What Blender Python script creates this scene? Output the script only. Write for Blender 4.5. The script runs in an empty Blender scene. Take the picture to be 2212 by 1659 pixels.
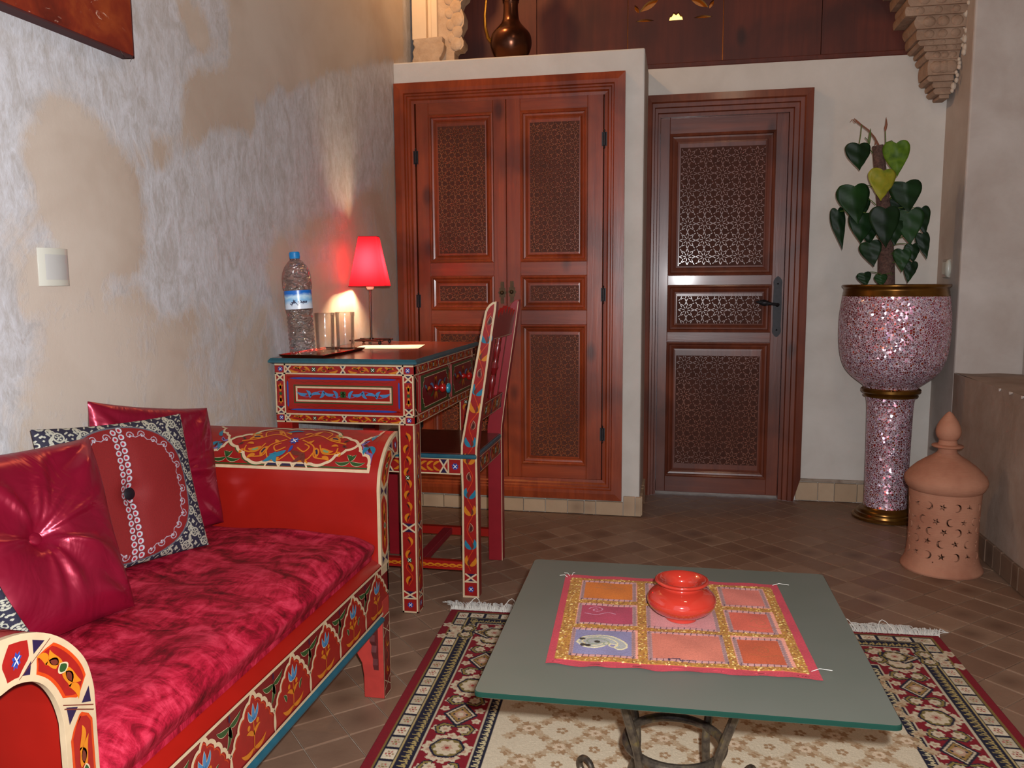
import bpy, bmesh, math, random
import numpy as np
from math import sin, cos, pi, radians, sqrt, atan2, floor, ceil, tan
from mathutils import Vector, Matrix
from mathutils.geometry import tessellate_polygon

random.seed(7)
rng = np.random.RandomState(5)
S = bpy.context.scene
COL = S.collection

# ------------------------------------------------------------------ camera
IMG_W, IMG_H, FOC = 2212.0, 1659.0, 1783.4
yaw, pitch, roll = 0.19935, -0.12032, 0.00622
CAMZ = 0.97
f_ = Vector((-sin(yaw) * cos(pitch), cos(yaw) * cos(pitch), sin(pitch)))
r_ = Vector((cos(yaw), sin(yaw), 0.0))
d_ = f_.cross(r_)
r2 = r_ * cos(roll) + d_ * sin(roll)
d2 = -r_ * sin(roll) + d_ * cos(roll)
cd = bpy.data.cameras.new('camera')
cam = bpy.data.objects.new('camera', cd)
COL.objects.link(cam)
m = Matrix((r2, -d2, -f_)).transposed().to_4x4()
m.translation = Vector((0, 0, CAMZ))
cam.matrix_world = m
cd.sensor_fit = 'HORIZONTAL'
cd.sensor_width = 36.0
cd.lens = FOC / IMG_W * 36.0
cd.clip_start = 0.02
S.camera = cam

# ------------------------------------------------------------------ world, lights, exposure
S.view_settings.view_transform = 'Standard'
S.view_settings.look = 'None'
S.view_settings.gamma = 1.0
S.view_settings.use_curve_mapping = False
S.view_settings.exposure = 0.0
S.cycles.max_bounces = 8
S.cycles.transparent_max_bounces = 12
S.cycles.caustics_refractive = True
S.cycles.sample_clamp_indirect = 4.0

w = bpy.data.worlds.new('world')
S.world = w
w.use_nodes = True
w.node_tree.nodes['Background'].inputs[0].default_value = (0.80, 0.86, 1.0, 1)
w.node_tree.nodes['Background'].inputs[1].default_value = 0.72


def light(name, kind, loc, energy, color, size=0.05, rot=(0, 0, 0)):
    l = bpy.data.lights.new(name, kind)
    l.energy = energy
    l.color = color
    if kind == 'AREA':
        l.shape = 'DISK'
        l.size = size
    else:
        l.shadow_soft_size = size
    o = bpy.data.objects.new(name, l)
    COL.objects.link(o)
    o.location = loc
    o.rotation_euler = rot
    return o


# the photographer's flash, a hand's breadth above the lens
flash = light('flash', 'SPOT', (0.035, 0.0, CAMZ + 0.055), 190.0, (0.99, 0.985, 1.0), 0.012)
flash.data.spot_size = radians(110)
flash.data.spot_blend = 0.6
flash.matrix_world = Matrix.Translation((0.035, 0.0, CAMZ + 0.055)) @ (Matrix((r2, -d2, -f_)).transposed().to_4x4() @ Matrix.Rotation(radians(2), 4, 'X'))
# warm wall lamp high over the wardrobe corner, above the frame
light('corner_lamp', 'POINT', (-0.98, 3.25, 2.62), 20.0, (1.0, 0.55, 0.22), 0.04)
# ceiling lamp further along the room
light('ceiling_lamp', 'POINT', (0.35, 1.2, 2.9), 13.0, (1.0, 0.74, 0.5), 0.12)


# ------------------------------------------------------------------ colour and material helpers
def s2l(c):
    c = c / 255.0
    return c / 12.92 if c <= 0.04045 else ((c + 0.055) / 1.055) ** 2.4


def C3(r, g, b):
    return (s2l(r), s2l(g), s2l(b), 1.0)


class NT:
    def __init__(self, name):
        self.m = bpy.data.materials.new(name)
        self.m.use_nodes = True
        self.t = self.m.node_tree
        self.b = self.t.nodes['Principled BSDF']
        self.out = self.t.nodes['Material Output']

    def n(self, typ, **kw):
        nd = self.t.nodes.new(typ)
        for k, v in kw.items():
            if isinstance(k, str) and hasattr(nd, k):
                setattr(nd, k, v)
        return nd

    def l(self, a, b):
        self.t.links.new(a, b)

    def coord(self, kind='Object'):
        if kind == 'Position':
            return self.n('ShaderNodeNewGeometry').outputs['Position']
        return self.n('ShaderNodeTexCoord').outputs[kind]

    def mapping(self, src, scale=(1, 1, 1), rot=(0, 0, 0), loc=(0, 0, 0)):
        mp = self.n('ShaderNodeMapping')
        mp.inputs['Scale'].default_value = scale
        mp.inputs['Rotation'].default_value = rot
        mp.inputs['Location'].default_value = loc
        self.l(src, mp.inputs[0])
        return mp.outputs[0]

    def noise(self, src, scale, detail=4, rough=0.55, dist=0.0):
        nd = self.n('ShaderNodeTexNoise')
        nd.inputs['Scale'].default_value = scale
        nd.inputs['Detail'].default_value = detail
        nd.inputs['Roughness'].default_value = rough
        nd.inputs['Distortion'].default_value = dist
        self.l(src, nd.inputs['Vector'])
        return nd.outputs[0]

    def ramp(self, src, stops, interp='LINEAR'):
        nd = self.n('ShaderNodeValToRGB')
        cr = nd.color_ramp
        cr.interpolation = interp
        while len(cr.elements) < len(stops):
            cr.elements.new(0.5)
        for e, (p, c) in zip(cr.elements, stops):
            e.position = p
            e.color = c if len(c) == 4 else (c[0], c[1], c[2], 1)
        self.l(src, nd.inputs[0])
        return nd.outputs[0]

    def mix(self, fac, a, b, mode='MIX'):
        nd = self.n('ShaderNodeMixRGB')
        nd.blend_type = mode
        for s, v in ((0, fac), (1, a), (2, b)):
            if hasattr(v, 'links'):
                self.l(v, nd.inputs[s])
            else:
                nd.inputs[s].default_value = v
        return nd.outputs[0]

    def math(self, op, a, b=0.0):
        nd = self.n('ShaderNodeMath')
        nd.operation = op
        for s, v in ((0, a), (1, b)):
            if hasattr(v, 'links'):
                self.l(v, nd.inputs[s])
            else:
                nd.inputs[s].default_value = v
        return nd.outputs[0]

    def bump(self, src, strength, dist=0.01):
        nd = self.n('ShaderNodeBump')
        nd.inputs['Strength'].default_value = strength
        nd.inputs['Distance'].default_value = dist
        self.l(src, nd.inputs['Height'])
        self.l(nd.outputs[0], self.b.inputs['Normal'])
        return nd

    def set(self, **kw):
        names = {'color': 'Base Color', 'rough': 'Roughness', 'metal': 'Metallic', 'spec': 'Specular IOR Level',
                 'trans': 'Transmission Weight', 'ior': 'IOR', 'coat': 'Coat Weight', 'coatr': 'Coat Roughness',
                 'sheen': 'Sheen Weight', 'sheenr': 'Sheen Roughness', 'sheent': 'Sheen Tint', 'em': 'Emission Color', 'ems': 'Emission Strength',
                 'aniso': 'Anisotropic', 'alpha': 'Alpha'}
        for k, v in kw.items():
            s = self.b.inputs[names[k]]
            if hasattr(v, 'links'):
                self.l(v, s)
            else:
                s.default_value = v
        return self


MATS = {}


def basic(name, col, rough=0.5, var=0.08, scale=25, **kw):
    """a painted, glazed or plain material with a little procedural variation"""
    if name in MATS:
        return MATS[name]
    t = NT(name)
    co = t.coord('Position')
    nz = t.noise(co, scale, 3)
    c = Vector(col[:3])
    lo = tuple(max(0, x * (1 - var)) for x in c) + (1,)
    hi = tuple(min(1, x * (1 + var)) for x in c) + (1,)
    t.set(color=t.ramp(nz, [(0.3, lo), (0.7, hi)]), rough=rough, **kw)
    MATS[name] = t.m
    return t.m


# ------------------------------------------------------------------ mesh builder
class MB:
    def __init__(self):
        self.v, self.f, self.mi, self.cur = [], [], [], 0

    def use(self, i):
        self.cur = i
        return self

    def add(self, vs, fs):
        o = len(self.v)
        self.v += [tuple(p) for p in vs]
        for f in fs:
            self.f.append(tuple(i + o for i in f))
            self.mi.append(self.cur)
        return self

    def box(self, x0, x1, y0, y1, z0, z1):
        vs = [(x, y, z) for z in (z0, z1) for y in (y0, y1) for x in (x0, x1)]
        return self.add(vs, [(0, 2, 3, 1), (4, 5, 7, 6), (0, 1, 5, 4), (2, 6, 7, 3), (0, 4, 6, 2), (1, 3, 7, 5)])

    def obox(self, c, ax, ay, az):
        """oriented box: centre and three half-extent vectors"""
        c, ax, ay, az = Vector(c), Vector(ax), Vector(ay), Vector(az)
        vs = [c + ax * i + ay * j + az * k for k in (-1, 1) for j in (-1, 1) for i in (-1, 1)]
        return self.add(vs, [(0, 2, 3, 1), (4, 5, 7, 6), (0, 1, 5, 4), (2, 6, 7, 3), (0, 4, 6, 2), (1, 3, 7, 5)])

    def prism(self, pts, fn, h0, h1, mi_side=None):
        """pts 2d polygon, fn(u,v,h)->xyz, extruded h0..h1"""
        n = len(pts)
        vs = [fn(u, v, h0) for u, v in pts] + [fn(u, v, h1) for u, v in pts]
        tri = tessellate_polygon([[Vector((u, v, 0)) for u, v in pts]])
        fs = [tuple(t) for t in tri] + [tuple(i + n for i in t) for t in tri]
        self.add(vs, fs)
        c = self.cur
        if mi_side is not None:
            self.cur = mi_side
        o = len(self.v) - 2 * n
        for i in range(n):
            j = (i + 1) % n
            self.f.append((o + i, o + j, o + n + j, o + n + i))
            self.mi.append(self.cur)
        self.cur = c
        return self

    def plate(self, outer, holes, fn, h0, h1):
        """flat plate with holes, extruded"""
        loops = [outer] + holes
        flat = [p for l in loops for p in l]
        n = len(flat)
        tri = tessellate_polygon([[Vector((u, v, 0)) for u, v in l] for l in loops])
        vs = [fn(u, v, h0) for u, v in flat] + [fn(u, v, h1) for u, v in flat]
        fs = [tuple(t) for t in tri] + [tuple(i + n for i in t) for t in tri]
        o = 0
        for l in loops:
            k = len(l)
            for i in range(k):
                j = (i + 1) % k
                fs.append((o + i, o + j, n + o + j, n + o + i))
            o += k
        return self.add(vs, fs)

    def lathe(self, prof, c=(0, 0, 0), n=48, closed=False, squash=1.0):
        vs = []
        for r, z in prof:
            for i in range(n):
                a = 2 * pi * i / n
                vs.append((c[0] + r * cos(a), c[1] + r * sin(a) * squash, c[2] + z))
        fs = []
        for k in range(len(prof) - 1):
            for i in range(n):
                j = (i + 1) % n
                fs.append((k * n + i, k * n + j, (k + 1) * n + j, (k + 1) * n + i))
        if prof[0][0] > 1e-6:
            fs.append(tuple(range(n))[::-1])
        if prof[-1][0] > 1e-6:
            fs.append(tuple((len(prof) - 1) * n + i for i in range(n)))
        return self.add(vs, fs)

    def shell(self, prof, c=(0, 0, 0), n=48):
        """closed profile loop revolved (a hollow body)"""
        vs = []
        m_ = len(prof)
        for r, z in prof:
            for i in range(n):
                a = 2 * pi * i / n
                vs.append((c[0] + r * cos(a), c[1] + r * sin(a), c[2] + z))
        fs = []
        for k in range(m_):
            k2 = (k + 1) % m_
            for i in range(n):
                j = (i + 1) % n
                fs.append((k * n + i, k * n + j, k2 * n + j, k2 * n + i))
        return self.add(vs, fs)

    def tube(self, path, rad, n=10, closed=False, flat=None):
        path = [Vector(p) for p in path]
        m_ = len(path)
        rads = rad if isinstance(rad, (list, tuple)) else [rad] * m_
        vs, prev = [], None
        for i, p in enumerate(path):
            a = path[(i - 1) % m_] if (closed or i > 0) else p
            b = path[(i + 1) % m_] if (closed or i < m_ - 1) else p
            t = (b - a).normalized()
            if prev is None:
                ref = Vector((0, 0, 1)) if abs(t.z) < 0.9 else Vector((1, 0, 0))
                nx = t.cross(ref).normalized()
            else:
                nx = (prev - t * prev.dot(t)).normalized()
            prev = nx
            ny = t.cross(nx)
            for k in range(n):
                a_ = 2 * pi * k / n
                sx, sy = (1, 1) if flat is None else flat
                vs.append(p + (nx * cos(a_) * sx + ny * sin(a_) * sy) * rads[i])
        fs = []
        rings = m_ if closed else m_ - 1
        for i in range(rings):
            i2 = (i + 1) % m_
            for k in range(n):
                k2 = (k + 1) % n
                fs.append((i * n + k, i * n + k2, i2 * n + k2, i2 * n + k))
        if not closed:
            fs.append(tuple(range(n))[::-1])
            fs.append(tuple((m_ - 1) * n + k for k in range(n)))
        return self.add(vs, fs)

    def grid(self, nu, nv, fn):
        vs = [fn(i / nu, j / nv) for j in range(nv + 1) for i in range(nu + 1)]
        fs = [(j * (nu + 1) + i, j * (nu + 1) + i + 1, (j + 1) * (nu + 1) + i + 1, (j + 1) * (nu + 1) + i)
              for j in range(nv) for i in range(nu)]
        return self.add(vs, fs)

    def moulding(self, rect, prof, fn):
        """mitred moulding around a rectangle; prof: (inset, height) points"""
        u0, u1, v0, v1 = rect
        vs = []
        for d, h in prof:
            vs += [fn(u0 + d, v0 + d, h), fn(u1 - d, v0 + d, h), fn(u1 - d, v1 - d, h), fn(u0 + d, v1 - d, h)]
        fs = []
        for k in range(len(prof) - 1):
            for i in range(4):
                j = (i + 1) % 4
                fs.append((k * 4 + i, k * 4 + j, (k + 1) * 4 + j, (k + 1) * 4 + i))
        return self.add(vs, fs)

    def sphere(self, c, r, n=16, k=10, sx=1, sy=1, sz=1):
        prof = [(max(r * sin(pi * i / k), 0), -r * cos(pi * i / k)) for i in range(k + 1)]
        vs, fs = [], []
        for q, z in prof:
            for i in range(n):
                a = 2 * pi * i / n
                vs.append((c[0] + q * cos(a) * sx, c[1] + q * sin(a) * sy, c[2] + z * sz))
        for a in range(k):
            for i in range(n):
                j = (i + 1) % n
                fs.append((a * n + i, a * n + j, (a + 1) * n + j, (a + 1) * n + i))
        return self.add(vs, fs)

    def build(self, name, mats, parent=None, smooth=False, bevel=0.0, seg=2, angle=35, weld=False):
        me = bpy.data.meshes.new(name)
        loc = parent['_origin'] if parent is not None and '_origin' in parent else (0, 0, 0)
        ox, oy, oz = loc
        if parent is None:
            vs = self.v
        else:
            vs = [(x - ox, y - oy, z - oz) for x, y, z in self.v]
        me.from_pydata(vs, [], self.f)
        if not isinstance(mats, (list, tuple)):
            mats = [mats]
        for mm in mats:
            me.materials.append(mm)
        me.polygons.foreach_set('material_index', self.mi)
        bm = bmesh.new()
        bm.from_mesh(me)
        if weld:
            bmesh.ops.remove_doubles(bm, verts=bm.verts, dist=1e-5)
        bmesh.ops.recalc_face_normals(bm, faces=bm.faces)
        bm.to_mesh(me)
        bm.free()
        me.polygons.foreach_set('use_smooth', [bool(smooth)] * len(me.polygons))
        if smooth and angle:
            try:
                me.set_sharp_from_angle(angle=radians(angle))
            except Exception:
                pass
        me.update()
        o = bpy.data.objects.new(name, me)
        COL.objects.link(o)
        if parent is not None:
            o.parent = parent
            o['_origin'] = loc
        else:
            o['_origin'] = (0.0, 0.0, 0.0)
        if bevel > 0:
            b = o.modifiers.new('bevel', 'BEVEL')
            b.width = bevel
            b.segments = seg
            b.limit_method = 'ANGLE'
            b.angle_limit = radians(40)
        return o


def thing(name, label, cat, loc=(0, 0, 0), group=None):
    o = bpy.data.objects.new(name, None)
    COL.objects.link(o)
    o.location = loc
    o['_origin'] = tuple(float(x) for x in loc)
    o['label'] = label
    o['category'] = cat
    if group:
        o['group'] = group
    o.empty_display_size = 0.1
    return o


def tag(o, label, cat, group=None):
    o['label'] = label
    o['category'] = cat
    if group:
        o['group'] = group
    return o


def struct(o, label=None):
    o['kind'] = 'structure'
    if label:
        o['label'] = label
    return o


def sempty(name, loc=(0, 0, 0)):
    o = bpy.data.objects.new(name, None)
    COL.objects.link(o)
    o.location = loc
    o['_origin'] = tuple(float(x) for x in loc)
    o['kind'] = 'structure'
    return o


def plane_map(O, U, V, N):
    O, U, V, N = Vector(O), Vector(U), Vector(V), Vector(N)
    return lambda u, v, h=0.0: tuple(O + U * u + V * v + N * h)


# ------------------------------------------------------------------ painted ornament kit
PAL = {
    'cream': C3(186, 162, 130), 'red': C3(132, 20, 17), 'deepred': C3(98, 14, 18), 'orange': C3(172, 54, 12),
    'ochre': C3(178, 104, 20), 'teal': C3(30, 100, 122), 'blue': C3(62, 110, 150), 'navy': C3(32, 20, 52),
    'royal': C3(36, 58, 128), 'green': C3(36, 66, 30), 'sage': C3(104, 134, 90), 'dark': C3(44, 22, 18), 'brown': C3(92, 36, 26),
    'white': C3(232, 228, 220), 'violet': C3(96, 84, 130), 'tealedge': C3(22, 88, 104),
}
PALN = list(PAL)


def paint_mats():
    return [basic('paint_' + k, PAL[k], rough=0.32, var=0.1, scale=60, spec=0.45) for k in PALN]


def bez(p0, p1, p2, n=10):
    out = []
    for i in range(n + 1):
        t = i / n
        out.append(((1 - t) ** 2 * p0[0] + 2 * t * (1 - t) * p1[0] + t * t * p2[0],
                    (1 - t) ** 2 * p0[1] + 2 * t * (1 - t) * p1[1] + t * t * p2[1]))
    return out


class Paint:
    def __init__(self, fn, base=0.0003, step=0.00022):
        self.fn, self.base, self.step = fn, base, step
        self.mb = MB()
        self.clip = None

    def h(self, layer):
        return self.base + self.step * layer

    def poly(self, pts, col, layer=0):
        tri = tessellate_polygon([[Vector((u, v, 0)) for u, v in pts]])
        self.mb.use(PALN.index(col))
        self.mb.add([self.fn(u, v, self.h(layer)) for u, v in pts], [tuple(t) for t in tri])

    def stroke(self, pts, w, col, layer=0, closed=False):
        n = len(pts)
        ws = w if isinstance(w, (list, tuple)) else [w] * n
        L, R = [], []
        for i in range(n):
            if closed:
                a, b = pts[i - 1], pts[(i + 1) % n]
            else:
                a, b = pts[max(0, i - 1)], pts[min(n - 1, i + 1)]
            p = pts[i]
            d1 = (p[0] - a[0], p[1] - a[1])
            d2_ = (b[0] - p[0], b[1] - p[1])
            l1, l2 = math.hypot(*d1), math.hypot(*d2_)
            if l1 < 1e-9:
                d1, l1 = d2_, l2
            if l2 < 1e-9:
                d2_, l2 = d1, l1
            if l1 < 1e-9:
                continue
            t = (d1[0] / l1 + d2_[0] / l2, d1[1] / l1 + d2_[1] / l2)
            tl = math.hypot(*t)
            if tl < 1e-6:
                t, tl = (d1[0] / l1, d1[1] / l1), 1
            t = (t[0] / tl, t[1] / tl)
            cs = max(0.5, (t[0] * d2_[0] + t[1] * d2_[1]) / l2)
            k = ws[i] / 2 / cs
            L.append((p[0] - t[1] * k, p[1] + t[0] * k))
            R.append((p[0] + t[1] * k, p[1] - t[0] * k))
        h = self.h(layer)
        m_ = len(L)
        vs = [self.fn(u, v, h) for u, v in L] + [self.fn(u, v, h) for u, v in R]
        fs = [(i, i + 1, m_ + i + 1, m_ + i) for i in range(m_ - 1)]
        if closed:
            fs.append((m_ - 1, 0, m_, 2 * m_ - 1))
        self.mb.use(PALN.index(col))
        self.mb.add(vs, fs)

    def rect(self, u0, u1, v0, v1, w, col, layer=0):
        self.stroke([(u0, v0), (u1, v0), (u1, v1), (u0, v1)], w, col, layer, closed=True)

    def fill(self, u0, u1, v0, v1, col, layer=0):
        self.poly([(u0, v0), (u1, v0), (u1, v1), (u0, v1)], col, layer)

    def disc(self, u, v, r, col, layer=0, sx=1.0, n=12):
        self.poly([(u + r * sx * cos(2 * pi * i / n), v + r * sin(2 * pi * i / n)) for i in range(n)], col, layer)

    def leaf(self, p0, p1, bend, w, col, layer=1, core=None):
        dx, dy = p1[0] - p0[0], p1[1] - p0[1]
        mid = ((p0[0] + p1[0]) / 2 - dy * bend, (p0[1] + p1[1]) / 2 + dx * bend)
        pts = bez(p0, mid, p1, 9)
        ws = [w * max(0.04, (sin(pi * (i / 9) ** 0.8)) ** 0.8) for i in range(10)]
        self.stroke(pts, ws, col, layer)
        if core:
            self.stroke(pts[2:7], [x * 0.4 for x in ws[2:7]], core, layer + 1)

    def flower(self, u, v, r, petal='royal', layer=1):
        for k in range(8):
            a = pi / 8 + k * pi / 4
            self.leaf((u + 0.15 * r * cos(a), v + 0.15 * r * sin(a)), (u + r * cos(a), v + r * sin(a)), 0, r * 0.45, petal, layer)
        for k in range(4):
            a = k * pi / 2 + pi / 4
            self.leaf((u, v), (u + 0.75 * r * cos(a), v + 0.75 * r * sin(a)), 0, r * 0.16, 'white', layer + 1)

    def xcross(self, u, v, hw, hh, w, col='cream', layer=2, dark='navy'):
        self.poly([(u - hw, v + hh), (u + hw, v + hh), (u, v)], dark, layer - 1)
        self.poly([(u - hw, v - hh), (u, v), (u + hw, v - hh)], dark, layer - 1)
        self.stroke([(u - hw, v - hh), (u + hw, v + hh)], w, col, layer)
        self.stroke([(u - hw, v + hh), (u + hw, v - hh)], w, col, layer + 1)

    def tulip(self, u, v, a, s, col, layer=2, core='dark'):
        """a split-petal bud pointing along angle a"""
        def R(x, y):
            return (u + (x * cos(a) - y * sin(a)) * s, v + (x * sin(a) + y * cos(a)) * s)
        self.leaf(R(0, 0), R(1.0, 0.42), 0.35, 0.42 * s, col, layer)
        self.leaf(R(0, 0), R(0.95, -0.45), -0.35, 0.42 * s, col, layer)
        if core:
            self.leaf(R(0.15, 0), R(0.7, 0), 0, 0.2 * s, core, layer + 1)

    def vine(self, a, b, amp, n, cols, s, layer=1, stem='orange'):
        """undulating stem from a to b with a bud in each half wave"""
        L = math.hypot(b[0] - a[0], b[1] - a[1])
        t = ((b[0] - a[0]) / L, (b[1] - a[1]) / L)
        q = (-t[1], t[0])
        P = lambda x, y: (a[0] + t[0] * x + q[0] * y, a[1] + t[1] * x + q[1] * y)
        N = n * 8
        pts = [P(L * i / N, amp * sin(pi * n * i / N)) for i in range(N + 1)]
        self.stroke(pts, s * 0.13, stem, layer)
        ang = atan2(t[1], t[0])
        for k in range(n):
            sg = 1 if k % 2 == 0 else -1
            x = L * (k + 0.25) / n
            c = cols[k % len(cols)]
            u, v = P(x, -sg * amp * 0.1)
            self.tulip(u, v, ang - sg * 0.55, s, c, layer + 1, 'dark')
            self.stroke([P(L * (k + 0.0) / n, 0), P(x, -sg * amp * 0.1)], s * 0.1, stem, layer)

    def ochre_run(self, a, b, s, flip=1, layer=1, col='ochre'):
        """run of slanting comma leaves"""
        L = math.hypot(b[0] - a[0], b[1] - a[1])
        t = ((b[0] - a[0]) / L, (b[1] - a[1]) / L)
        q = (-t[1], t[0])
        P = lambda x, y: (a[0] + t[0] * x + q[0] * y, a[1] + t[1] * x + q[1] * y)
        for k, (x0, y0, x1, y1, bd) in enumerate([(0.0, -0.1, 0.45, -0.45, -0.25), (0.18, 0.25, 0.5, -0.1, 0.3), (0.42, 0.0, 0.62, 0.5, 0.25),
                                                   (0.55, -0.3, 0.85, 0.05, -0.25), (0.7, 0.45, 1.0, -0.45, 0.2)]):
            self.leaf(P(L * x0, flip * s * y0), P(L * x1, flip * s * y1), bd * flip, s * 0.42, col, layer, 'dark' if k in (1, 3) else None)
        self.stroke([P(0, -0.1 * s * flip), P(L * 0.3, 0.15 * s * flip), P(L * 0.6, -0.15 * s * flip), P(L, -0.4 * s * flip)], s * 0.09, 'orange', layer)

    def build(self, name, parent):
        o = self.mb.build(name, paint_mats(), parent)
        return o
# ================================================================== SETTING
XL, XR, YB, YC = -1.184, 1.066, 3.80, 3.41      # left wall, right wall, back wall, wardrobe wall
CAPZ = 1.888


# ---- materials of the room
def mat_leftwall():
    t = NT('tadelakt_plaster')
    p = t.coord('Position')
    at = t.n('ShaderNodeAttribute')
    at.attribute_name = 'patch'
    n1 = t.noise(p, 5, 8, 0.68, 0.7)
    n2 = t.noise(t.mapping(p, scale=(1, 2.0, 1.0)), 11, 8, 0.66, 0.9)
    fine = t.noise(t.mapping(p, scale=(1, 2.6, 1.1)), 34, 6, 0.7, 1.2)
    n3 = t.noise(p, 2.4, 4, 0.6, 0.4)
    mix = t.math('ADD', at.outputs['Fac'], t.math('MULTIPLY', t.math('SUBTRACT', n1, 0.5), 1.5))
    mix = t.math('ADD', mix, t.math('MULTIPLY', t.math('SUBTRACT', n2, 0.5), 0.9))
    mix = t.math('ADD', mix, t.math('MULTIPLY', t.math('SUBTRACT', fine, 0.5), 0.35))
    fac = t.ramp(mix, [(0.28, (0, 0, 0)), (0.62, (1, 1, 1))])
    pale = t.mix(t.ramp(t.math('ADD', t.math('MULTIPLY', n2, 0.6), t.math('MULTIPLY', fine, 0.4)), [(0.40, (0, 0, 0)), (0.60, (1, 1, 1))]), C3(164, 159, 156), C3(190, 190, 194))
    warm = t.mix(t.ramp(n3, [(0.35, (0, 0, 0)), (0.65, (1, 1, 1))]), C3(166, 149, 134), C3(182, 169, 156))
    t.set(color=t.mix(fac, pale, warm), rough=0.5, spec=0.35)
    hgt = t.math('MULTIPLY', t.math('ADD', n2, t.math('MULTIPLY', fine, 0.5)), t.math('SUBTRACT', 1.15, fac))
    t.bump(t.math('ADD', hgt, t.math('MULTIPLY', t.noise(p, 60, 4), 0.12)), 0.20, 0.010)
    return t.m


def mat_plaster(name, a, b, scale=5, bump=0.25):
    t = NT(name)
    p = t.coord('Position')
    n1 = t.noise(p, scale, 6, 0.6, 0.3)
    n2 = t.noise(p, 40, 4, 0.6)
    t.set(color=t.ramp(n1, [(0.3, a), (0.7, b)]), rough=0.7, spec=0.25)
    t.bump(t.math('ADD', n1, t.math('MULTIPLY', n2, 0.25)), bump, 0.01)
    return t.m


def mat_wood(name, a, b, c, rough=0.34, axis='Z', scale=1.0, coat=0.14, knots=True):
    """varnished cedar: long grain along one axis, blotches and knots"""
    if name in MATS:
        return MATS[name]
    t = NT(name)
    p = t.coord('Position')
    sc = {'Z': (22, 22, 1.6), 'X': (1.6, 22, 22), 'Y': (22, 1.6, 22)}[axis]
    g = t.noise(t.mapping(p, scale=tuple(x * scale for x in sc)), 1.6, 5, 0.6, 0.8)
    blot = t.noise(p, 3.2, 3, 0.5, 0.6)
    col = t.mix(t.ramp(g, [(0.3, (0, 0, 0)), (0.7, (1, 1, 1))]), a, b)
    col = t.mix(t.ramp(blot, [(0.45, (0, 0, 0)), (0.68, (0.7, 0.7, 0.7))]), col, c)
    if knots:
        vo = t.n('ShaderNodeTexVoronoi')
        vo.inputs['Scale'].default_value = 3.1
        t.l(t.mapping(p, scale=(1.5, 1.5, 0.8)), vo.inputs['Vector'])
        kn = t.ramp(vo.outputs['Distance'], [(0.05, (1, 1, 1)), (0.13, (0, 0, 0))])
        col = t.mix(t.math('MULTIPLY', kn, 0.7), col, (c[0] * 0.35, c[1] * 0.3, c[2] * 0.3, 1))
    t.set(color=col, rough=rough, spec=0.4, coat=coat, coatr=0.12)
    t.bump(g, 0.12, 0.004)
    MATS[name] = t.m
    return t.m


def mat_tile(name, a, b, c, rough=0.35):
    t = NT(name)
    oi = t.n('ShaderNodeObjectInfo')
    p = t.coord('Position')
    n1 = t.noise(p, 16, 5, 0.6, 0.2)
    n2 = t.noise(p, 90, 3, 0.6)
    co = t.n('ShaderNodeVectorMath')
    co.operation = 'ADD'
    t.l(t.coord('Object'), co.inputs[0])
    rv = t.n('ShaderNodeCombineXYZ')
    t.l(t.math('MULTIPLY', t.math('SUBTRACT', oi.outputs['Random'], 0.5), 0.05), rv.inputs[0])
    t.l(co.outputs[0], rv.inputs[2]) if False else None
    t.l(rv.outputs[0], co.inputs[1])
    co = co.outputs[0]
    ln = t.n('ShaderNodeVectorMath')
    ln.operation = 'LENGTH'
    t.l(co, ln.inputs[0])
    centre = t.ramp(t.math('ADD', ln.outputs['Value'], t.math('MULTIPLY', n1, 0.03)), [(0.020, (1, 1, 1)), (0.070, (0, 0, 0))])
    base = t.mix(oi.outputs['Random'], a, b)
    base = t.mix(t.math('MULTIPLY', n1, 0.6), base, c)
    rnd = t.n('ShaderNodeMath')
    rnd.operation = 'FRACT'
    t.l(t.math('MULTIPLY', oi.outputs['Random'], 7.31), rnd.inputs[0])
    stain = t.math('MULTIPLY', centre, t.ramp(rnd.outputs[0], [(0.45, (0.05, 0.05, 0.05)), (1.0, (0.62, 0.62, 0.62))]))
    base = t.mix(stain, base, (c[0] * 0.5, c[1] * 0.42, c[2] * 0.36, 1))
    t.set(color=base, rough=t.math('ADD', rough, t.math('MULTIPLY', n1, 0.15)), spec=0.4)
    t.bump(t.math('ADD', n1, t.math('MULTIPLY', n2, 0.3)), 0.25, 0.004)
    return t.m


M_left = mat_leftwall()
M_white = mat_plaster('lime_plaster', C3(186, 178, 168), C3(200, 193, 184))
M_right = mat_plaster('grey_plaster', C3(162, 148, 138), C3(184, 174, 166), 4)
M_bench = mat_plaster('rough_plaster', C3(136, 114, 98), C3(160, 142, 128), 6, 0.4)
M_wood = mat_wood('red_cedar', C3(120, 46, 20), C3(148, 64, 28), C3(82, 31, 15))
M_woodX = mat_wood('red_cedar_rail', C3(120, 46, 20), C3(148, 64, 28), C3(82, 31, 15), axis='X')
M_dwood = mat_wood('brown_cedar', C3(92, 42, 26), C3(116, 56, 34), C3(64, 28, 18))
M_dwoodX = mat_wood('brown_cedar_rail', C3(92, 42, 26), C3(116, 56, 34), C3(64, 28, 18), axis='X')
M_screen = mat_wood('dark_cedar', C3(76, 27, 14), C3(92, 36, 18), C3(46, 16, 10), rough=0.6, coat=0.0)
M_carve = mat_wood('carved_wood', C3(122, 66, 40), C3(146, 84, 54), C3(102, 52, 32), rough=0.26, coat=0.3, knots=False)  # both carve tones lightened: caught light painted into the bars
M_dcarve = mat_wood('carved_dark_wood', C3(104, 62, 48), C3(130, 80, 62), C3(88, 50, 40), rough=0.26, coat=0.35, knots=False)
M_recess_shade = basic('carving_recess_shade', C3(70, 38, 28), 0.7, 0.2, 40, spec=0.15)  # both grounds darkened: shade between the bars put into the colour
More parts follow.
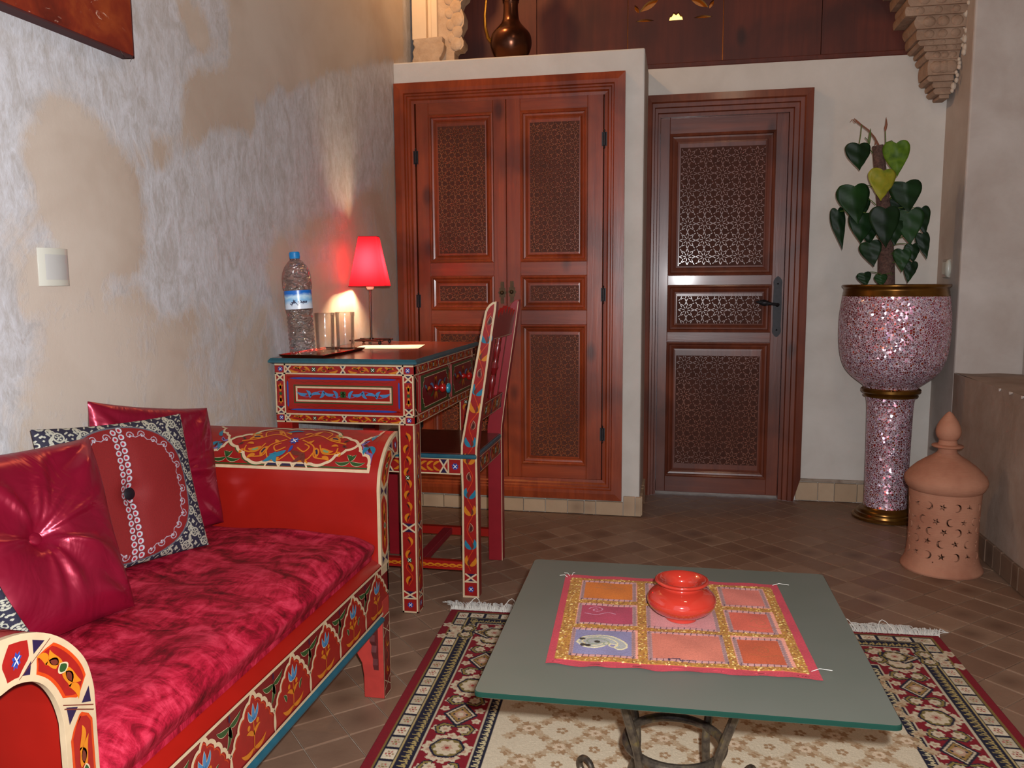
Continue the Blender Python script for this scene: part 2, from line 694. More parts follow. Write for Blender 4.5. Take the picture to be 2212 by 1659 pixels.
M_recess_shade2 = basic('carving_recess_shade_red', C3(80, 38, 22), 0.6, 0.2, 40, spec=0.2)
M_floor = mat_tile('terracotta_tile', C3(124, 95, 76), C3(150, 122, 100), C3(96, 66, 50), 0.42)
M_base = mat_tile('skirting_tile', C3(170, 142, 112), C3(186, 160, 130), C3(140, 112, 86), 0.5)
M_grout = mat_plaster('grout', C3(124, 106, 90), C3(166, 150, 134), 20, 0.3)
M_iron = basic('dark_iron', C3(38, 36, 38), 0.5, 0.2, 60, metal=0.6)
M_brass = basic('old_brass', C3(70, 54, 34), 0.45, 0.3, 50, metal=0.7)

# ---- floor: grout bed and diagonal square tiles
fl = sempty('floor')
b = MB()
b.box(XL - 0.3, XR + 0.3, -1.2, YB + 0.3, -0.06, -0.0035)
b.build('grout_bed', M_grout, fl)
TS = 0.1005
ca, sa = cos(radians(43.5)), sin(radians(43.5))
cells = []
for i in range(-60, 60):
    for j in range(-60, 60):
        a_, b_ = (i + 0.5) * TS, (j + 0.5) * TS
        x, y = 0.754 + a_ * ca - b_ * sa, 2.258 + a_ * sa + b_ * ca
        if XL - 0.05 < x < XR + 0.05 and -0.6 < y < YB + 0.05:
            hid = (-0.62 < x < 0.70 and y < 2.25) or x < -1.0 and y < 2.0
            dist = math.hypot(x, y)
            pri = (10 if hid else 0) + (5 if (y < 1.05 or (x < -0.72 and y < 1.6)) else 0) + dist
            cells.append((pri, x, y))
cells.sort()


def tile_clip(x, y, g=0.0013):
    h = TS / 2 - g
    pts = [(x + u * ca - v * sa, y + u * sa + v * ca) for u, v in ((-h, -h), (h, -h), (h, h), (-h, h))]

    def clip(pts, k, lim, sgn):
        out = []
        for n in range(len(pts)):
            p, q = pts[n - 1], pts[n]
            ip, iq = (p[k] - lim) * sgn <= 0, (q[k] - lim) * sgn <= 0
            if ip != iq:
                t = (lim - p[k]) / (q[k] - p[k])
                out.append((p[0] + (q[0] - p[0]) * t, p[1] + (q[1] - p[1]) * t))
            if iq:
                out.append(q)
        return out
    for k, lim, sgn in ((0, XL, -1), (0, XR, 1), (1, YB, 1)):
        if pts:
            pts = clip(pts, k, lim, sgn)
    return pts


def bevel_tile(mb, pts, z1, cx=0, cy=0, c=0.0018, tilt=(0, 0)):
    """bevelled tile: 4..6-gon, ~20 triangles"""
    n = len(pts)
    mx, my = sum(p[0] for p in pts) / n, sum(p[1] for p in pts) / n
    inn = []
    for p in pts:
        d = math.hypot(p[0] - mx, p[1] - my) or 1
        inn.append((p[0] + (mx - p[0]) * c * 1.4 / d, p[1] + (my - p[1]) * c * 1.4 / d))
    zt = lambda p: z1 + tilt[0] * (p[0] - mx) + tilt[1] * (p[1] - my)
    vs = [(p[0] - cx, p[1] - cy, -0.006) for p in pts] + [(p[0] - cx, p[1] - cy, zt(p) - 0.001) for p in pts] + [(p[0] - cx, p[1] - cy, zt(p)) for p in inn]
    fs = [tuple(range(2 * n, 3 * n))]
    for i in range(n):
        j = (i + 1) % n
        fs += [(i, j, n + j, n + i), (n + i, n + j, 2 * n + j, 2 * n + i)]
    mb.add(vs, fs)


shared = []
for k in range(8):
    mb = MB()
    pts = tile_clip(0.0, 2.0)
    bevel_tile(mb, pts, 0.0, 0.0, 2.0, tilt=(random.uniform(-1, 1) * 0.012, random.uniform(-1, 1) * 0.012))
    me = bpy.data.meshes.new('tile')
    me.from_pydata(mb.v, [], mb.f)
    me.materials.append(M_floor)
    shared.append(me)
rest = MB()
cnt = 0
for pri, x, y in cells:
    pts = tile_clip(x, y)
    if len(pts) < 3:
        continue
    full = len(pts) == 4 and XL + 0.075 < x < XR - 0.075 and y < YB - 0.075
    if cnt < 298:
        cnt += 1
        if full:
            me = shared[random.randrange(8)]
        else:
            mb = MB()
            bevel_tile(mb, pts, 0.0, x, y)
            me = bpy.data.meshes.new('tile')
            me.from_pydata(mb.v, [], mb.f)
            me.materials.append(M_floor)
        o = bpy.data.objects.new('tile', me)
        COL.objects.link(o)
        o.parent = fl
        o.location = (x, y, random.uniform(-0.0008, 0.0))
    else:
        bevel_tile(rest, pts, random.uniform(-0.0008, 0.0))
ro = rest.build('tile_field', M_floor, fl)
ro['kind'] = 'stuff'

# ---- left wall, with a painted patch map of the waxed plaster
PATCH = [
    ([(1.36, 1.28), (1.41, 1.32), (1.48, 1.33), (1.56, 1.29), (1.61, 1.25), (1.67, 1.19), (1.68, 1.11), (1.66, 1.03), (1.46, 0.95), (1.39, 0.97), (1.43, 1.06), (1.36, 1.14), (1.35, 1.22)], 1),
    ([(1.88, 1.47), (2.06, 1.52), (2.16, 1.62), (2.3, 1.74), (2.73, 1.92), (3.55, 2.28), (3.54, 1.95), (2.72, 1.69), (2.5, 1.6), (2.26, 1.51), (2.2, 1.42), (2.05, 1.39), (1.94, 1.33), (1.87, 1.29), (1.86, 1.38)], 1),
    ([(1.45, 0.94), (1.66, 0.97), (1.74, 0.88), (1.83, 0.81), (1.88, 0.7), (1.85, 0.62), (1.32, 0.76), (1.34, 0.85)], 0.75),
    ([(1.67, 1.24), (1.75, 1.31), (1.88, 1.34), (1.86, 1.3), (1.74, 1.25), (1.69, 1.23)], 1),
    ([(2.22, 1.05), (2.46, 1.17), (2.93, 1.27), (3.46, 1.59), (3.44, 0.72), (2.43, 0.79), (2.32, 0.88)], 0.62),
    ([(1.87, 1.65), (2.01, 1.69), (2.02, 1.61), (1.96, 1.56), (1.89, 1.55)], 0.9),
    ([(1.29, 1.12), (1.36, 1.12), (1.4, 0.99), (1.4, 0.9), (1.31, 0.9), (1.28, 0.99)], 0.7),
    ([(1.36, 0.9), (2.3, 0.95), (2.3, 0.45), (1.2, 0.5)], 0.55),
    ([(2.1, 1.5), (3.5, 2.1), (3.5, 3.3), (2.0, 3.3)], 0.8),
]


def inside(poly, x, y):
    c = False
    n = len(poly)
    for i in range(n):
        (x0, y0), (x1, y1) = poly[i - 1], poly[i]
        if (y0 > y) != (y1 > y) and x < (x1 - x0) * (y - y0) / (y1 - y0) + x0:
            c = not c
    return c


ny, nz = 150, 100
Y0w, Y1w, Z1w = -1.2, YB + 0.25, 3.3
val = np.zeros((nz + 1, ny + 1))
for j in range(nz + 1):
    for i in range(ny + 1):
        y, z = Y0w + (Y1w - Y0w) * i / ny, Z1w * j / nz
        v = 0.08
        for poly, s in PATCH:
            if inside(poly, y, z):
                v = max(v, s)
        val[j, i] = v
for _ in range(2):
    vp = np.pad(val, 1, mode='edge')
    val = (vp[:-2, 1:-1] + vp[2:, 1:-1] + vp[1:-1, :-2] + vp[1:-1, 2:] + 2 * val) / 6


def wl(u, v):
    y, z = Y0w + (Y1w - Y0w) * u, Z1w * v
    k = min(1.0, max(0.0, (3.35 - y) / 0.5))
    x = XL - k * (0.004 + 0.006 * sin(2.1 * y + 0.7) * sin(1.7 * z) + 0.004 * sin(5.3 * y + 2 * z))
    return (x, y, z)


mb = MB()
mb.grid(ny, nz, wl)
mb.box(XL - 0.14, XL - 0.02, Y0w, Y1w, -0.05, Z1w)
wlo = struct(mb.build('wall_left', M_left, smooth=True), 'mottled grey and beige waxed plaster wall')
at = wlo.data.attributes.new('patch', 'FLOAT', 'POINT')
arr = np.zeros(len(wlo.data.vertices))
arr[:(ny + 1) * (nz + 1)] = val.ravel()
at.data.foreach_set('value', arr)

# ---- wall with the door (back), wardrobe partition, right wall with niche
DX0, DX1, DZ1 = -0.150, 0.542, 1.783          # door casing
mb = MB()
mb.plate([(-0.155, -0.05), (XR + 0.15, -0.05), (XR + 0.15, 1.90), (-0.155, 1.90)],
         [[(DX0 + 0.02, -0.02), (DX0 + 0.02, DZ1 - 0.02), (DX1 - 0.02, DZ1 - 0.02), (DX1 - 0.02, -0.02)]],
         lambda u, v, h: (u, YB + h, v), 0.0, 0.16)
struct(mb.build('wall_back', M_white), 'cream plaster wall around the bathroom door')
WX0, WX1, WZ0, WZ1 = -1.180, -0.222, 0.067, 1.80
mb = MB()
mb.plate([(XL - 0.02, -0.02), (-0.148, -0.02), (-0.148, CAPZ), (XL - 0.02, CAPZ)],
         [[(WX0 + 0.03, WZ0 + 0.03), (WX1 - 0.03, WZ0 + 0.03), (WX1 - 0.03, WZ1 - 0.03), (WX0 + 0.03, WZ1 - 0.03)]],
         lambda u, v, h: (u, YC + h, v), 0.0, 0.06)
mb.box(-0.21, -0.148, YC + 0.06, YB + 0.1, -0.02, CAPZ)
mb.box(XL - 0.02, -0.21, YC + 0.06, YB + 0.1, CAPZ - 0.05, CAPZ)
mb.box(XL - 0.02, -0.21, YB - 0.02, YB + 0.1, -0.02, CAPZ - 0.05)
struct(mb.build('wall_wardrobe', M_white, bevel=0.006), 'cream plaster block enclosing the wardrobe')

mb = MB()
mb.box(XR, XR + 0.5, YB - 0.29, YB + 0.1, -0.02, 3.3)
mb.box(XR + 0.24, XR + 0.5, -1.2, YB - 0.29, 0.55, 1.84)
mb.box(XR + 0.20, XR + 0.5, -1.2, YB - 0.29, 1.84, 3.3)
struct(mb.build('wall_right', M_right, bevel=0.008), 'grey beige plaster wall with a recess')
mb = MB()
mb.grid(80, 6, lambda u, v: (XR + 0.003 * sin(19 * u) * sin(3 * v), -1.2 + (YB - 0.29 + 1.2) * u, 0.612 * v))
mb.grid(80, 8, lambda u, v: (XR + 0.26 * v, -1.2 + (YB - 0.29 + 1.2) * u, 0.612 + 0.002 * sin(40 * u + 9 * v)))
mb.box(XR + 0.01, XR + 0.25, -1.2, YB - 0.29, -0.02, 0.60)
struct(mb.build('wall_bench', M_bench, smooth=True, weld=True), 'rough plaster low wall with a ledge')
bench_o = bpy.data.objects['wall_bench']
M_chip = basic('white_paint_chip', C3(214, 208, 200), 0.8)
for cy_, sz in ((3.02, 0.006), (2.925, 0.013), (2.83, 0.009)):
    cb = MB()
    cb.prism([(cy_ - sz, 0.611), (cy_ - sz * 0.3, 0.6125), (cy_ + sz, 0.6115), (cy_ + sz * 0.7, 0.602), (cy_ - sz * 0.2, 0.606)], lambda u, v, h: (XR - 0.004 - h, u, v), -0.002, 0.002)
    cb.build('paint_chip', M_chip, bench_o)

# ---- skirting tiles


M_base2 = mat_tile('dark_skirting_tile', C3(108, 84, 66), C3(130, 104, 84), C3(80, 58, 46), 0.5)


def skirting(name, segs):
    root = sempty(name)
    for (p0, p1, nrm, zt, z0) in segs:
        L = math.hypot(p1[0] - p0[0], p1[1] - p0[1])
        x = 0.0
        while x < L - 0.005:
            wd = min(random.choice([0.07, 0.095, 0.095, 0.05]), L - x)
            if L - x - wd < 0.02:
                wd = L - x
            a = x + 0.0012
            c = x + wd - 0.0012
            t = ((p1[0] - p0[0]) / L, (p1[1] - p0[1]) / L)
            th = 0.010 + random.uniform(0, 0.0025)
            mid = (a + c) / 2
            mb = MB()
            cx, cy = p0[0] + t[0] * mid, p0[1] + t[1] * mid
            hw = (c - a) / 2
            zz = (z0 + zt) / 2
            mb.obox((0, 0, 0), (t[0] * hw, t[1] * hw, 0), (nrm[0] * th / 2, nrm[1] * th / 2, 0), (0, 0, (zt - z0) / 2 - random.uniform(0, 0.002)))
            o = mb.build('tile', M_base2 if name == 'baseboard_right' else M_base, None, bevel=0.0015, seg=1)
            o.parent = root
            o.location = (cx + nrm[0] * th / 2, cy + nrm[1] * th / 2, zz)
            x += wd
    return root


skirting('baseboard_wardrobe', [((XL, YC - 0.004), (-0.215, YC - 0.004), (0, -1), 0.060, 0.002), ((-0.215, YC - 0.006), (-0.139, YC - 0.006), (0, -1), 0.086, 0.002),
                                ((-0.148, YC - 0.004), (-0.148, YB - 0.06), (1, 0), 0.086, 0.002)])
skirting('baseboard_back', [((0.525, YB), (XR, YB), (0, -1), 0.085, 0.002)])
skirting('baseboard_right', [((XR, -0.2), (XR, YB - 0.012), (-1, 0), 0.082, 0.002)])
mb = MB()
mb.box(0.53, XR - 0.012, YB - 0.011, YB, 0.087, 0.101)
mb.box(XL, WX1, YC - 0.010, YC, 0.0605, 0.067)
struct(mb.build('trim_1', M_grout, bevel=0.003), 'rough mortar bead along the skirting')

# ---- upper wooden screen, bottom rail, planks with cut holes
sc_root = sempty('wall_upper')
YS = YB + 0.03
mb = MB()
mb.box(-1.25, XR + 0.1, YS - 0.028, YS + 0.02, 1.884, 1.905)
mb.box(-1.25, XR + 0.1, YS - 0.018, YS + 0.02, 1.905, 1.925)
mb.build('bottom_rail', M_screen, sc_root, bevel=0.003)


def petal(cx, cz, w, h, bend=0.0, n=10, rot=0.0):
    pts = []
    for i in range(n + 1):
        t = i / n
        pts.append((-w / 2 + w * t, h * 0.5 * sin(pi * t) + bend * sin(pi * t)))
    for i in range(n - 1, 0, -1):
        t = i / n
        pts.append((-w / 2 + w * t, -h * 0.5 * sin(pi * t) + bend * sin(pi * t)))
    cr, sr = cos(rot), sin(rot)
    return [(cx + x * cr - z * sr, cz + x * sr + z * cr) for x, z in pts]


edges = [-1.06, -0.65, -0.243, 0.166, 0.57, 0.97, 1.2]
edges = [-1.25] + edges
for k in range(len(edges) - 1):
    a, c = edges[k] + 0.0015, edges[k + 1] - 0.0015
    cz = 2.20
    cx = (edges[k] + edges[k + 1]) / 2
    if edges[k] < -0.3:
        mb = MB()
        mb.box(a, c, YS, YS + 0.022, 1.925, 3.3)
    else:
        holes = []
        if c - a > 0.3 and k == 3:
            cx = -0.045
            for s in (-1, 1):
                holes.append(petal(cx + s * 0.125, 2.112, 0.082, 0.012, 0.003))
                holes.append(petal(cx + s * 0.105, 2.178, 0.10, 0.030, 0.0, rot=-s * 0.55))
                holes.append(petal(cx + s * 0.16, 2.165, 0.040, 0.016, 0.0, rot=s * 1.1))
            fan = [(cx + 0.010 - 0.030, 2.108)]
            for i in range(9):
                t = i / 8
                r = 0.036 if i % 2 else 0.026
                ang = pi * (1 - t) * 0.86 + 0.22
                fan.append((cx + 0.010 + 0.030 * cos(ang) * 1.0, 2.108 + r * sin(ang)))
            fan.append((cx + 0.010 + 0.030, 2.108))
            holes.append(fan)
        mb = MB()
        mb.plate([(a, 1.925), (c, 1.925), (c, 3.3), (a, 3.3)], holes, lambda u, v, h: (u, YS + h, v), 0, 0.022)
    mb.build('plank', M_screen, sc_root, bevel=0.0)
# room behind the screen, lit by its own lamp
M_gal = basic('gallery_plaster', C3(210, 150, 90), 0.8, 0.1)
mb = MB()
mb.box(-1.3, 1.6, YS + 0.9, YS + 1.0, 1.85, 3.3)
mb.box(-1.3, 1.6, YS + 0.02, YS + 1.0, 1.80, 1.86)
mb.box(-1.3, -1.2, YS + 0.02, YS + 1.0, 1.85, 3.3)
mb.box(1.5, 1.6, YS + 0.02, YS + 1.0, 1.85, 3.3)
struct(mb.build('wall_gallery', M_gal), 'plastered room behind the wooden screen')
light('gallery_lamp', 'POINT', (-0.03, YS + 0.45, 2.02), 4.0, (1.0, 0.5, 0.12), 0.03)
Mlamp = NT('gallery_bulb_glow')
Mlamp.set(color=(1, 0.8, 0.4, 1), em=(1.0, 0.62, 0.16, 1), ems=2.2)
gl = thing('wall_light', 'glowing lamp seen through the fan-shaped hole of the wooden screen', 'lamp', (-0.03, YS + 0.30, 2.05))
mb = MB()
mb.sphere((-0.03, YS + 0.32, 2.20), 0.075, 20, 12)
mb.build('globe', Mlamp.m, gl, smooth=True)
mb = MB()
mb.lathe([(0.05, 0), (0.05, 0.02), (0.02, 0.03), (0.018, 0.09), (0.0, 0.10)], (-0.03, YS + 0.32, 2.05), 16)
mb.tube([(-0.03, YS + 0.32, 2.06), (-0.03, YS + 0.6, 2.06), (-0.03, YS + 0.9, 2.06)], 0.012)
mb.build('bracket', M_brass, gl, smooth=True)

# ---- ceiling
mb = MB()
mb.box(XL - 0.15, XR + 0.5, -1.2, YB + 1.1, 3.3, 3.38)
for k in range(9):
    y = -0.9 + k * 0.55
    mb.box(XL - 0.1, XR + 0.4, y, y + 0.09, 3.18, 3.3)
struct(mb.build('ceiling', M_screen), 'dark wooden beamed ceiling')


# ================================================================== carved doors
def hankin(rect, per, fn, h, wid, ang=67.5, gap=0.18):
    """interlaced eight-fold star straps: short raised bars, clipped to the rectangle"""
    u0, u1, v0, v1 = rect
    s = per * tan(pi / 8)               # octagon side
    ap = per / 2
    bars = []
    th = radians(ang)

    def rays(mids, dirs):
        n = len(mids)
        for i in range(n):
            j = (i + 1) % n
            (mx, my), (dx, dy) = mids[i], dirs[i]
            a = atan2(dy, dx)
            # inward normal is -dir; turn towards the next edge
            p1 = (cos(a + pi - (pi / 2 - th)), sin(a + pi - (pi / 2 - th)))
            (nx_, ny_), (ex, ey) = mids[j], dirs[j]
            b_ = atan2(ey, ex)
            p2 = (cos(b_ + pi + (pi / 2 - th)), sin(b_ + pi + (pi / 2 - th)))
            den = p1[0] * p2[1] - p1[1] * p2[0]
            if abs(den) < 1e-6:
                continue
            t = ((nx_ - mx) * p2[1] - (ny_ - my) * p2[0]) / den
            X = (mx + p1[0] * t, my + p1[1] * t)
            yield (mx, my), X, (nx_, ny_)
    cu, cv = (u0 + u1) / 2, (v0 + v1) / 2
    nu, nv = int(ceil((u1 - u0) / per)) + 1, int(ceil((v1 - v0) / per)) + 1
    offu = 0.5 if int(round((u1 - u0) / per)) % 2 == 0 else 0.0
    for i in range(-nu, nu + 1):
        for j in range(-nv, nv + 1):
            ox, oy = cu + (i + offu) * per, cv + j * per
            mids = [(ox + ap * cos(k * pi / 4), oy + ap * sin(k * pi / 4)) for k in range(8)]
            dirs = [(cos(k * pi / 4), sin(k * pi / 4)) for k in range(8)]
            for A, X, B in rays(mids, dirs):
                bars += [(A, X, 1), (X, B, 0)]
            for k in range(8):
                a = k * pi / 4 + pi / 8
                r0, r1_ = per * 0.07, per * 0.27
                bars.append(((ox + r0 * cos(a), oy + r0 * sin(a)), (ox + r1_ * cos(a + 0.25), oy + r1_ * sin(a + 0.25)), 0))
            qx, qy = ox + per / 2, oy + per / 2
            mids = [(qx + s / 2 * cos(k * pi / 2 + pi / 4), qy + s / 2 * sin(k * pi / 2 + pi / 4)) for k in range(4)]
            dirs = [(cos(k * pi / 2 + pi / 4), sin(k * pi / 2 + pi / 4)) for k in range(4)]
            for k in range(4):
                A = mids[k]
                Bm = (qx + 0.16 * s * cos(k * pi / 2 + pi / 4 + 0.7), qy + 0.16 * s * sin(k * pi / 2 + pi / 4 + 0.7))
                bars.append((A, Bm, 0))
    mb = MB()

    def clipseg(A, B):
        t0, t1 = 0.0, 1.0
        dx, dy = B[0] - A[0], B[1] - A[1]
        for p, q in ((-dx, A[0] - u0), (dx, u1 - A[0]), (-dy, A[1] - v0), (dy, v1 - A[1])):
            if abs(p) < 1e-12:
                if q < 0:
                    return None
            else:
                r = q / p
                if p < 0:
                    t0 = max(t0, r)
                else:
                    t1 = min(t1, r)
        if t0 >= t1:
            return None
        return (A[0] + dx * t0, A[1] + dy * t0), (A[0] + dx * t1, A[1] + dy * t1)
    for A, B, g in bars:
        dx, dy = B[0] - A[0], B[1] - A[1]
        L = math.hypot(dx, dy)
        if L < 1e-6:
            continue
        if g:
            B = (B[0] - dx * gap, B[1] - dy * gap)
        else:
            A = (A[0] + dx * gap * 0.4, A[1] + dy * gap * 0.4)
        c = clipseg(A, B)
        if not c:
            continue
        A, B = c
        if math.hypot(B[0] - A[0], B[1] - A[1]) < wid * 0.8:
            continue
        tx, ty = dx / L, dy / L
        px, py = -ty * wid / 2, tx * wid / 2
        vs = [fn(A[0] + px, A[1] + py, 0), fn(A[0] - px, A[1] - py, 0), fn(B[0] - px, B[1] - py, 0), fn(B[0] + px, B[1] + py, 0),
              fn(A[0] + px * .45 + tx * wid * .2, A[1] + py * .45 + ty * wid * .2, h), fn(A[0] - px * .45 + tx * wid * .2, A[1] - py * .45 + ty * wid * .2, h),
              fn(B[0] - px * .45 - tx * wid * .2, B[1] - py * .45 - ty * wid * .2, h), fn(B[0] + px * .45 - tx * wid * .2, B[1] + py * .45 - ty * wid * .2, h)]
        mb.add(vs, [(4, 5, 6, 7), (0, 1, 5, 4), (1, 2, 6, 5), (2, 3, 7, 6), (3, 0, 4, 7)])
    return mb


def leaf_door(parent, x0, x1, z0, z1, yf, panels, wood, woodX, carve, per, th=0.03):
    """framed leaf: stiles, rails, mouldings, sunk carved panels. returns the leaf (a part)"""
    fn = lambda u, v, h: (u, yf - h, v)
    po = [p[0] for p in panels]
    px0, px1 = min(p[0] for p in po), max(p[1] for p in po)
    zs = sorted([(p[2], p[3]) for p in po])
    mb = MB()
    mb.use(0)
    mb.box(x0, px0, yf, yf + th, z0, z1)
    mb.box(px1, x1, yf, yf + th, z0, z1)
    mb.use(1)
    zc = z0
    for a, c in zs:
        mb.box(px0, px1, yf, yf + th, zc, a)
        zc = c
    mb.box(px0, px1, yf, yf + th, zc, z1)
    leaf = mb.build('door_leaf', [wood, woodX], parent, bevel=0.0015, seg=1)
    for outer, inner in panels:
        mb = MB()
        d = inner[0] - outer[0]
        prof = [(0, 0.0), (0.0, 0.006), (0.006, 0.008), (0.011, 0.005), (0.013, -0.002), (0.020, -0.004), (d * 0.72, -0.010), (d * 0.74, -0.004), (d * 0.9, -0.003)]
        mb.use(0).moulding((px0, px1, outer[2], outer[3]), prof, fn)
        q = 0.9 * d
        mb.use(1)
        mb.add([fn(px0 + q, outer[2] + q, -0.003), fn(px1 - q, outer[2] + q, -0.003), fn(px1 - q, outer[3] - q, -0.003), fn(px0 + q, outer[3] - q, -0.003)], [(0, 1, 2, 3)])
        # sunk field for the carving
        i0, i1, j0, j1 = inner
        mb.box(px0 + 0.01, px1 - 0.01, yf + 0.012, yf + 0.02, outer[2] + 0.01, outer[3] - 0.01)
        mb.use(2)
        mb.add([fn(i0, j0, -0.0022), fn(i1, j0, -0.0022), fn(i1, j1, -0.0022), fn(i0, j1, -0.0022)], [(0, 1, 2, 3)])
        mb.build('panel', [wood, wood, M_recess_shade if carve is M_dcarve else M_recess_shade2], leaf, bevel=0)
        lat = hankin(inner, per, lambda u, v, h: (u, yf + 0.0022 - h, v), 0.0042, per * 0.085)
        lo = lat.build('carved_lattice', carve, leaf)
        lo['kind'] = 'stuff'
    return leaf


# ---- wardrobe
wd = thing('wardrobe', 'built-in red-brown cedar wardrobe with two carved doors, behind the painted chair', 'wardrobe', (-0.7, YC, 0.067))
mb = MB()
fnW = lambda u, v, h: (u, YC - h, v)
mb.moulding((WX0, WX1, WZ0, WZ1), [(0, -0.02), (0, 0.022), (0.028, 0.026), (0.042, 0.026), (0.046, 0.018), (0.052, 0.018), (0.056, 0.012), (0.064, 0.012), (0.070, 0.004), (0.082, 0.003), (0.082, -0.05)], fnW)
mb.build('frame', M_wood, wd)
mb = MB()
mb.box(WX0 + 0.04, WX1 - 0.04, YC + 0.045, YC + 0.055, WZ0 + 0.04, WZ1 - 0.04)
mb.build('back_board', M_screen, wd)


def hinge(parent, x, y, z, L=0.055):
    mb = MB()
    mb.lathe([(0.0, -L / 2 - 0.012), (0.004, -L / 2 - 0.006), (0.002, -L / 2), (0.0055, -L / 2 + 0.003), (0.0055, L / 2 - 0.003), (0.002, L / 2), (0.004, L / 2 + 0.006), (0, L / 2 + 0.012)], (x, y, z), 10)
    mb.box(x - 0.010, x + 0.010, y + 0.001, y + 0.004, z - L / 2, z + L / 2)
    mb.build('hinge', M_iron, parent, smooth=True)


def escutcheon(parent, x, z, y):
    mb = MB()
    pts = []
    for i in range(40):
        a = 2 * pi * i / 40
        r = 0.017 + 0.008 * abs(cos(a)) ** 4 + 0.022 * abs(sin(a)) ** 6 + 0.0042 * cos(10 * a)
        pts.append((x + r * cos(a) * 0.62, z + r * sin(a) * 1.25))
    mb.prism(pts, lambda u, v, h: (u, y - h, v), 0.0, 0.003)
    mb.sphere((x, y - 0.010, z), 0.0085, 12, 8)
    mb.lathe([(0.004, 0), (0.004, 0.01)], (x, y - 0.004, z - 0.005), 8)
    mb.build('handle', M_brass, parent, smooth=True)


YD = YC - 0.002
pan_up = lambda o0, o1, i0, i1: [((o0, o1, 1.062, 1.670), (i0, i1, 1.100, 1.622)), ((o0, o1, 0.862, 1.005), (i0, i1, 0.900, 0.964)), ((o0, o1, 0.208, 0.802), (i0, i1, 0.244, 0.760))]
lf = leaf_door(wd, -1.092, -0.7085, 0.149, 1.720, YD, pan_up(-1.038, -0.762, -0.998, -0.796), M_wood, M_woodX, M_carve, 0.0570)
hinge(lf, -1.094, YD - 0.004, 1.50)
hinge(lf, -1.094, YD - 0.004, 0.90)
hinge(lf, -1.094, YD - 0.004, 0.38)
escutcheon(lf, -0.727, 0.935, YD)
lf = leaf_door(wd, -0.7065, -0.309, 0.149, 1.720, YD, pan_up(-0.648, -0.372, -0.608, -0.405), M_wood, M_woodX, M_carve, 0.0570)
hinge(lf, -0.3045, YD - 0.004, 1.545)
hinge(lf, -0.3045, YD - 0.004, 0.925)
hinge(lf, -0.3045, YD - 0.004, 0.345)
escutcheon(lf, -0.686, 0.938, YD)

# ---- door_1
dr = sempty('door_1', (0.2, YB, 0))
dr['label'] = 'dark carved wooden door with iron lever handle'
mb = MB()
DY = YB
prof = [(0, 0.0), (0, 0.030), (0.030, 0.033), (0.036, 0.026), (0.052, 0.026), (0.056, 0.018), (0.074, 0.018), (0.078, 0.008), (0.092, 0.008), (0.092, -0.05)]
a0, a1, zt = DX0 + 0.001, DX1, DZ1
vs, fs = [], []
for d, h in prof:
    vs += [(a0 + d * 0.6, DY - h, 0.0), (a0 + d * 0.6, DY - h, zt - d), (a1 - d, DY - h, zt - d), (a1 - d, DY - h, 0.0 if d > 0.02 else 0.103)]
for k in range(len(prof) - 1):
    for i in range(3):
        fs.append((k * 4 + i, k * 4 + i + 1, (k + 1) * 4 + i + 1, (k + 1) * 4 + i))
mb.add(vs, fs)
mb.build('door_frame', M_dwood, dr)
YL = YB + 0.012
k_ = (YL) / YB
pans = [((-0.0515, 0.3985, 1.004, 1.622), (-0.004, 0.358, 1.046, 1.562)), ((-0.0515, 0.3985, 0.751, 0.961), (-0.009, 0.362, 0.789, 0.912)),
        ((-0.0515, 0.3985, 0.085, 0.706), (-0.009, 0.357, 0.146, 0.644))]
lf = leaf_door(dr, -0.093, 0.449, 0.012, 1.692, YL, pans, M_dwood, M_dwoodX, M_dcarve, 0.0725)
# lock plate and lever
mb = MB()
pts = []
pz0, pz1, pxc = 0.738, 0.990, 0.424
for t in [i / 12 for i in range(13)]:
    pts.append((pxc + 0.019 * cos(pi * t), pz1 - 0.020 + 0.022 * sin(pi * t) * (1 + 0.25 * sin(pi * t) ** 8)))
pts += [(pxc - 0.017, 0.95), (pxc - 0.0185, 0.87), (pxc - 0.017, 0.78)]
for t in [i / 12 for i in range(13)]:
    pts.append((pxc - 0.019 * cos(pi * t), pz0 + 0.020 - 0.022 * sin(pi * t) * (1 + 0.25 * sin(pi * t) ** 8)))
pts += [(pxc + 0.017, 0.78), (pxc + 0.0185, 0.87), (pxc + 0.017, 0.95)]
mb.prism(pts, lambda u, v, h: (u, YL - h, v), 0, 0.004)
for z in (0.965, 0.762):
    mb.sphere((pxc, YL - 0.005, z), 0.004, 8, 6)
pl_ = mb.build('lock_plate', M_iron, lf)
mb = MB()
path = [(pxc, YL - 0.004, 0.872), (pxc, YL - 0.035, 0.874), (pxc - 0.012, YL - 0.045, 0.876), (pxc - 0.030, YL - 0.046, 0.878), (pxc - 0.048, YL - 0.046, 0.881), (pxc - 0.068, YL - 0.046, 0.884), (pxc - 0.084, YL - 0.046, 0.886), (pxc - 0.096, YL - 0.046, 0.887)]
mb.tube(path, [0.009, 0.007, 0.006, 0.006, 0.011, 0.012, 0.006, 0.002], 10)
for s in range(6):
    pth = [(pxc - 0.03 - 0.06 * t, YL - 0.046 + 0.0125 * sin(pi * t) * cos(3.2 * t + s * pi / 3), 0.878 + 0.009 * t + 0.0125 * sin(pi * t) * sin(3.2 * t + s * pi / 3)) for t in [i / 12 for i in range(13)]]
    mb.tube(pth, 0.0018, 5)
mb.build('door_handle', M_iron, lf, smooth=True)
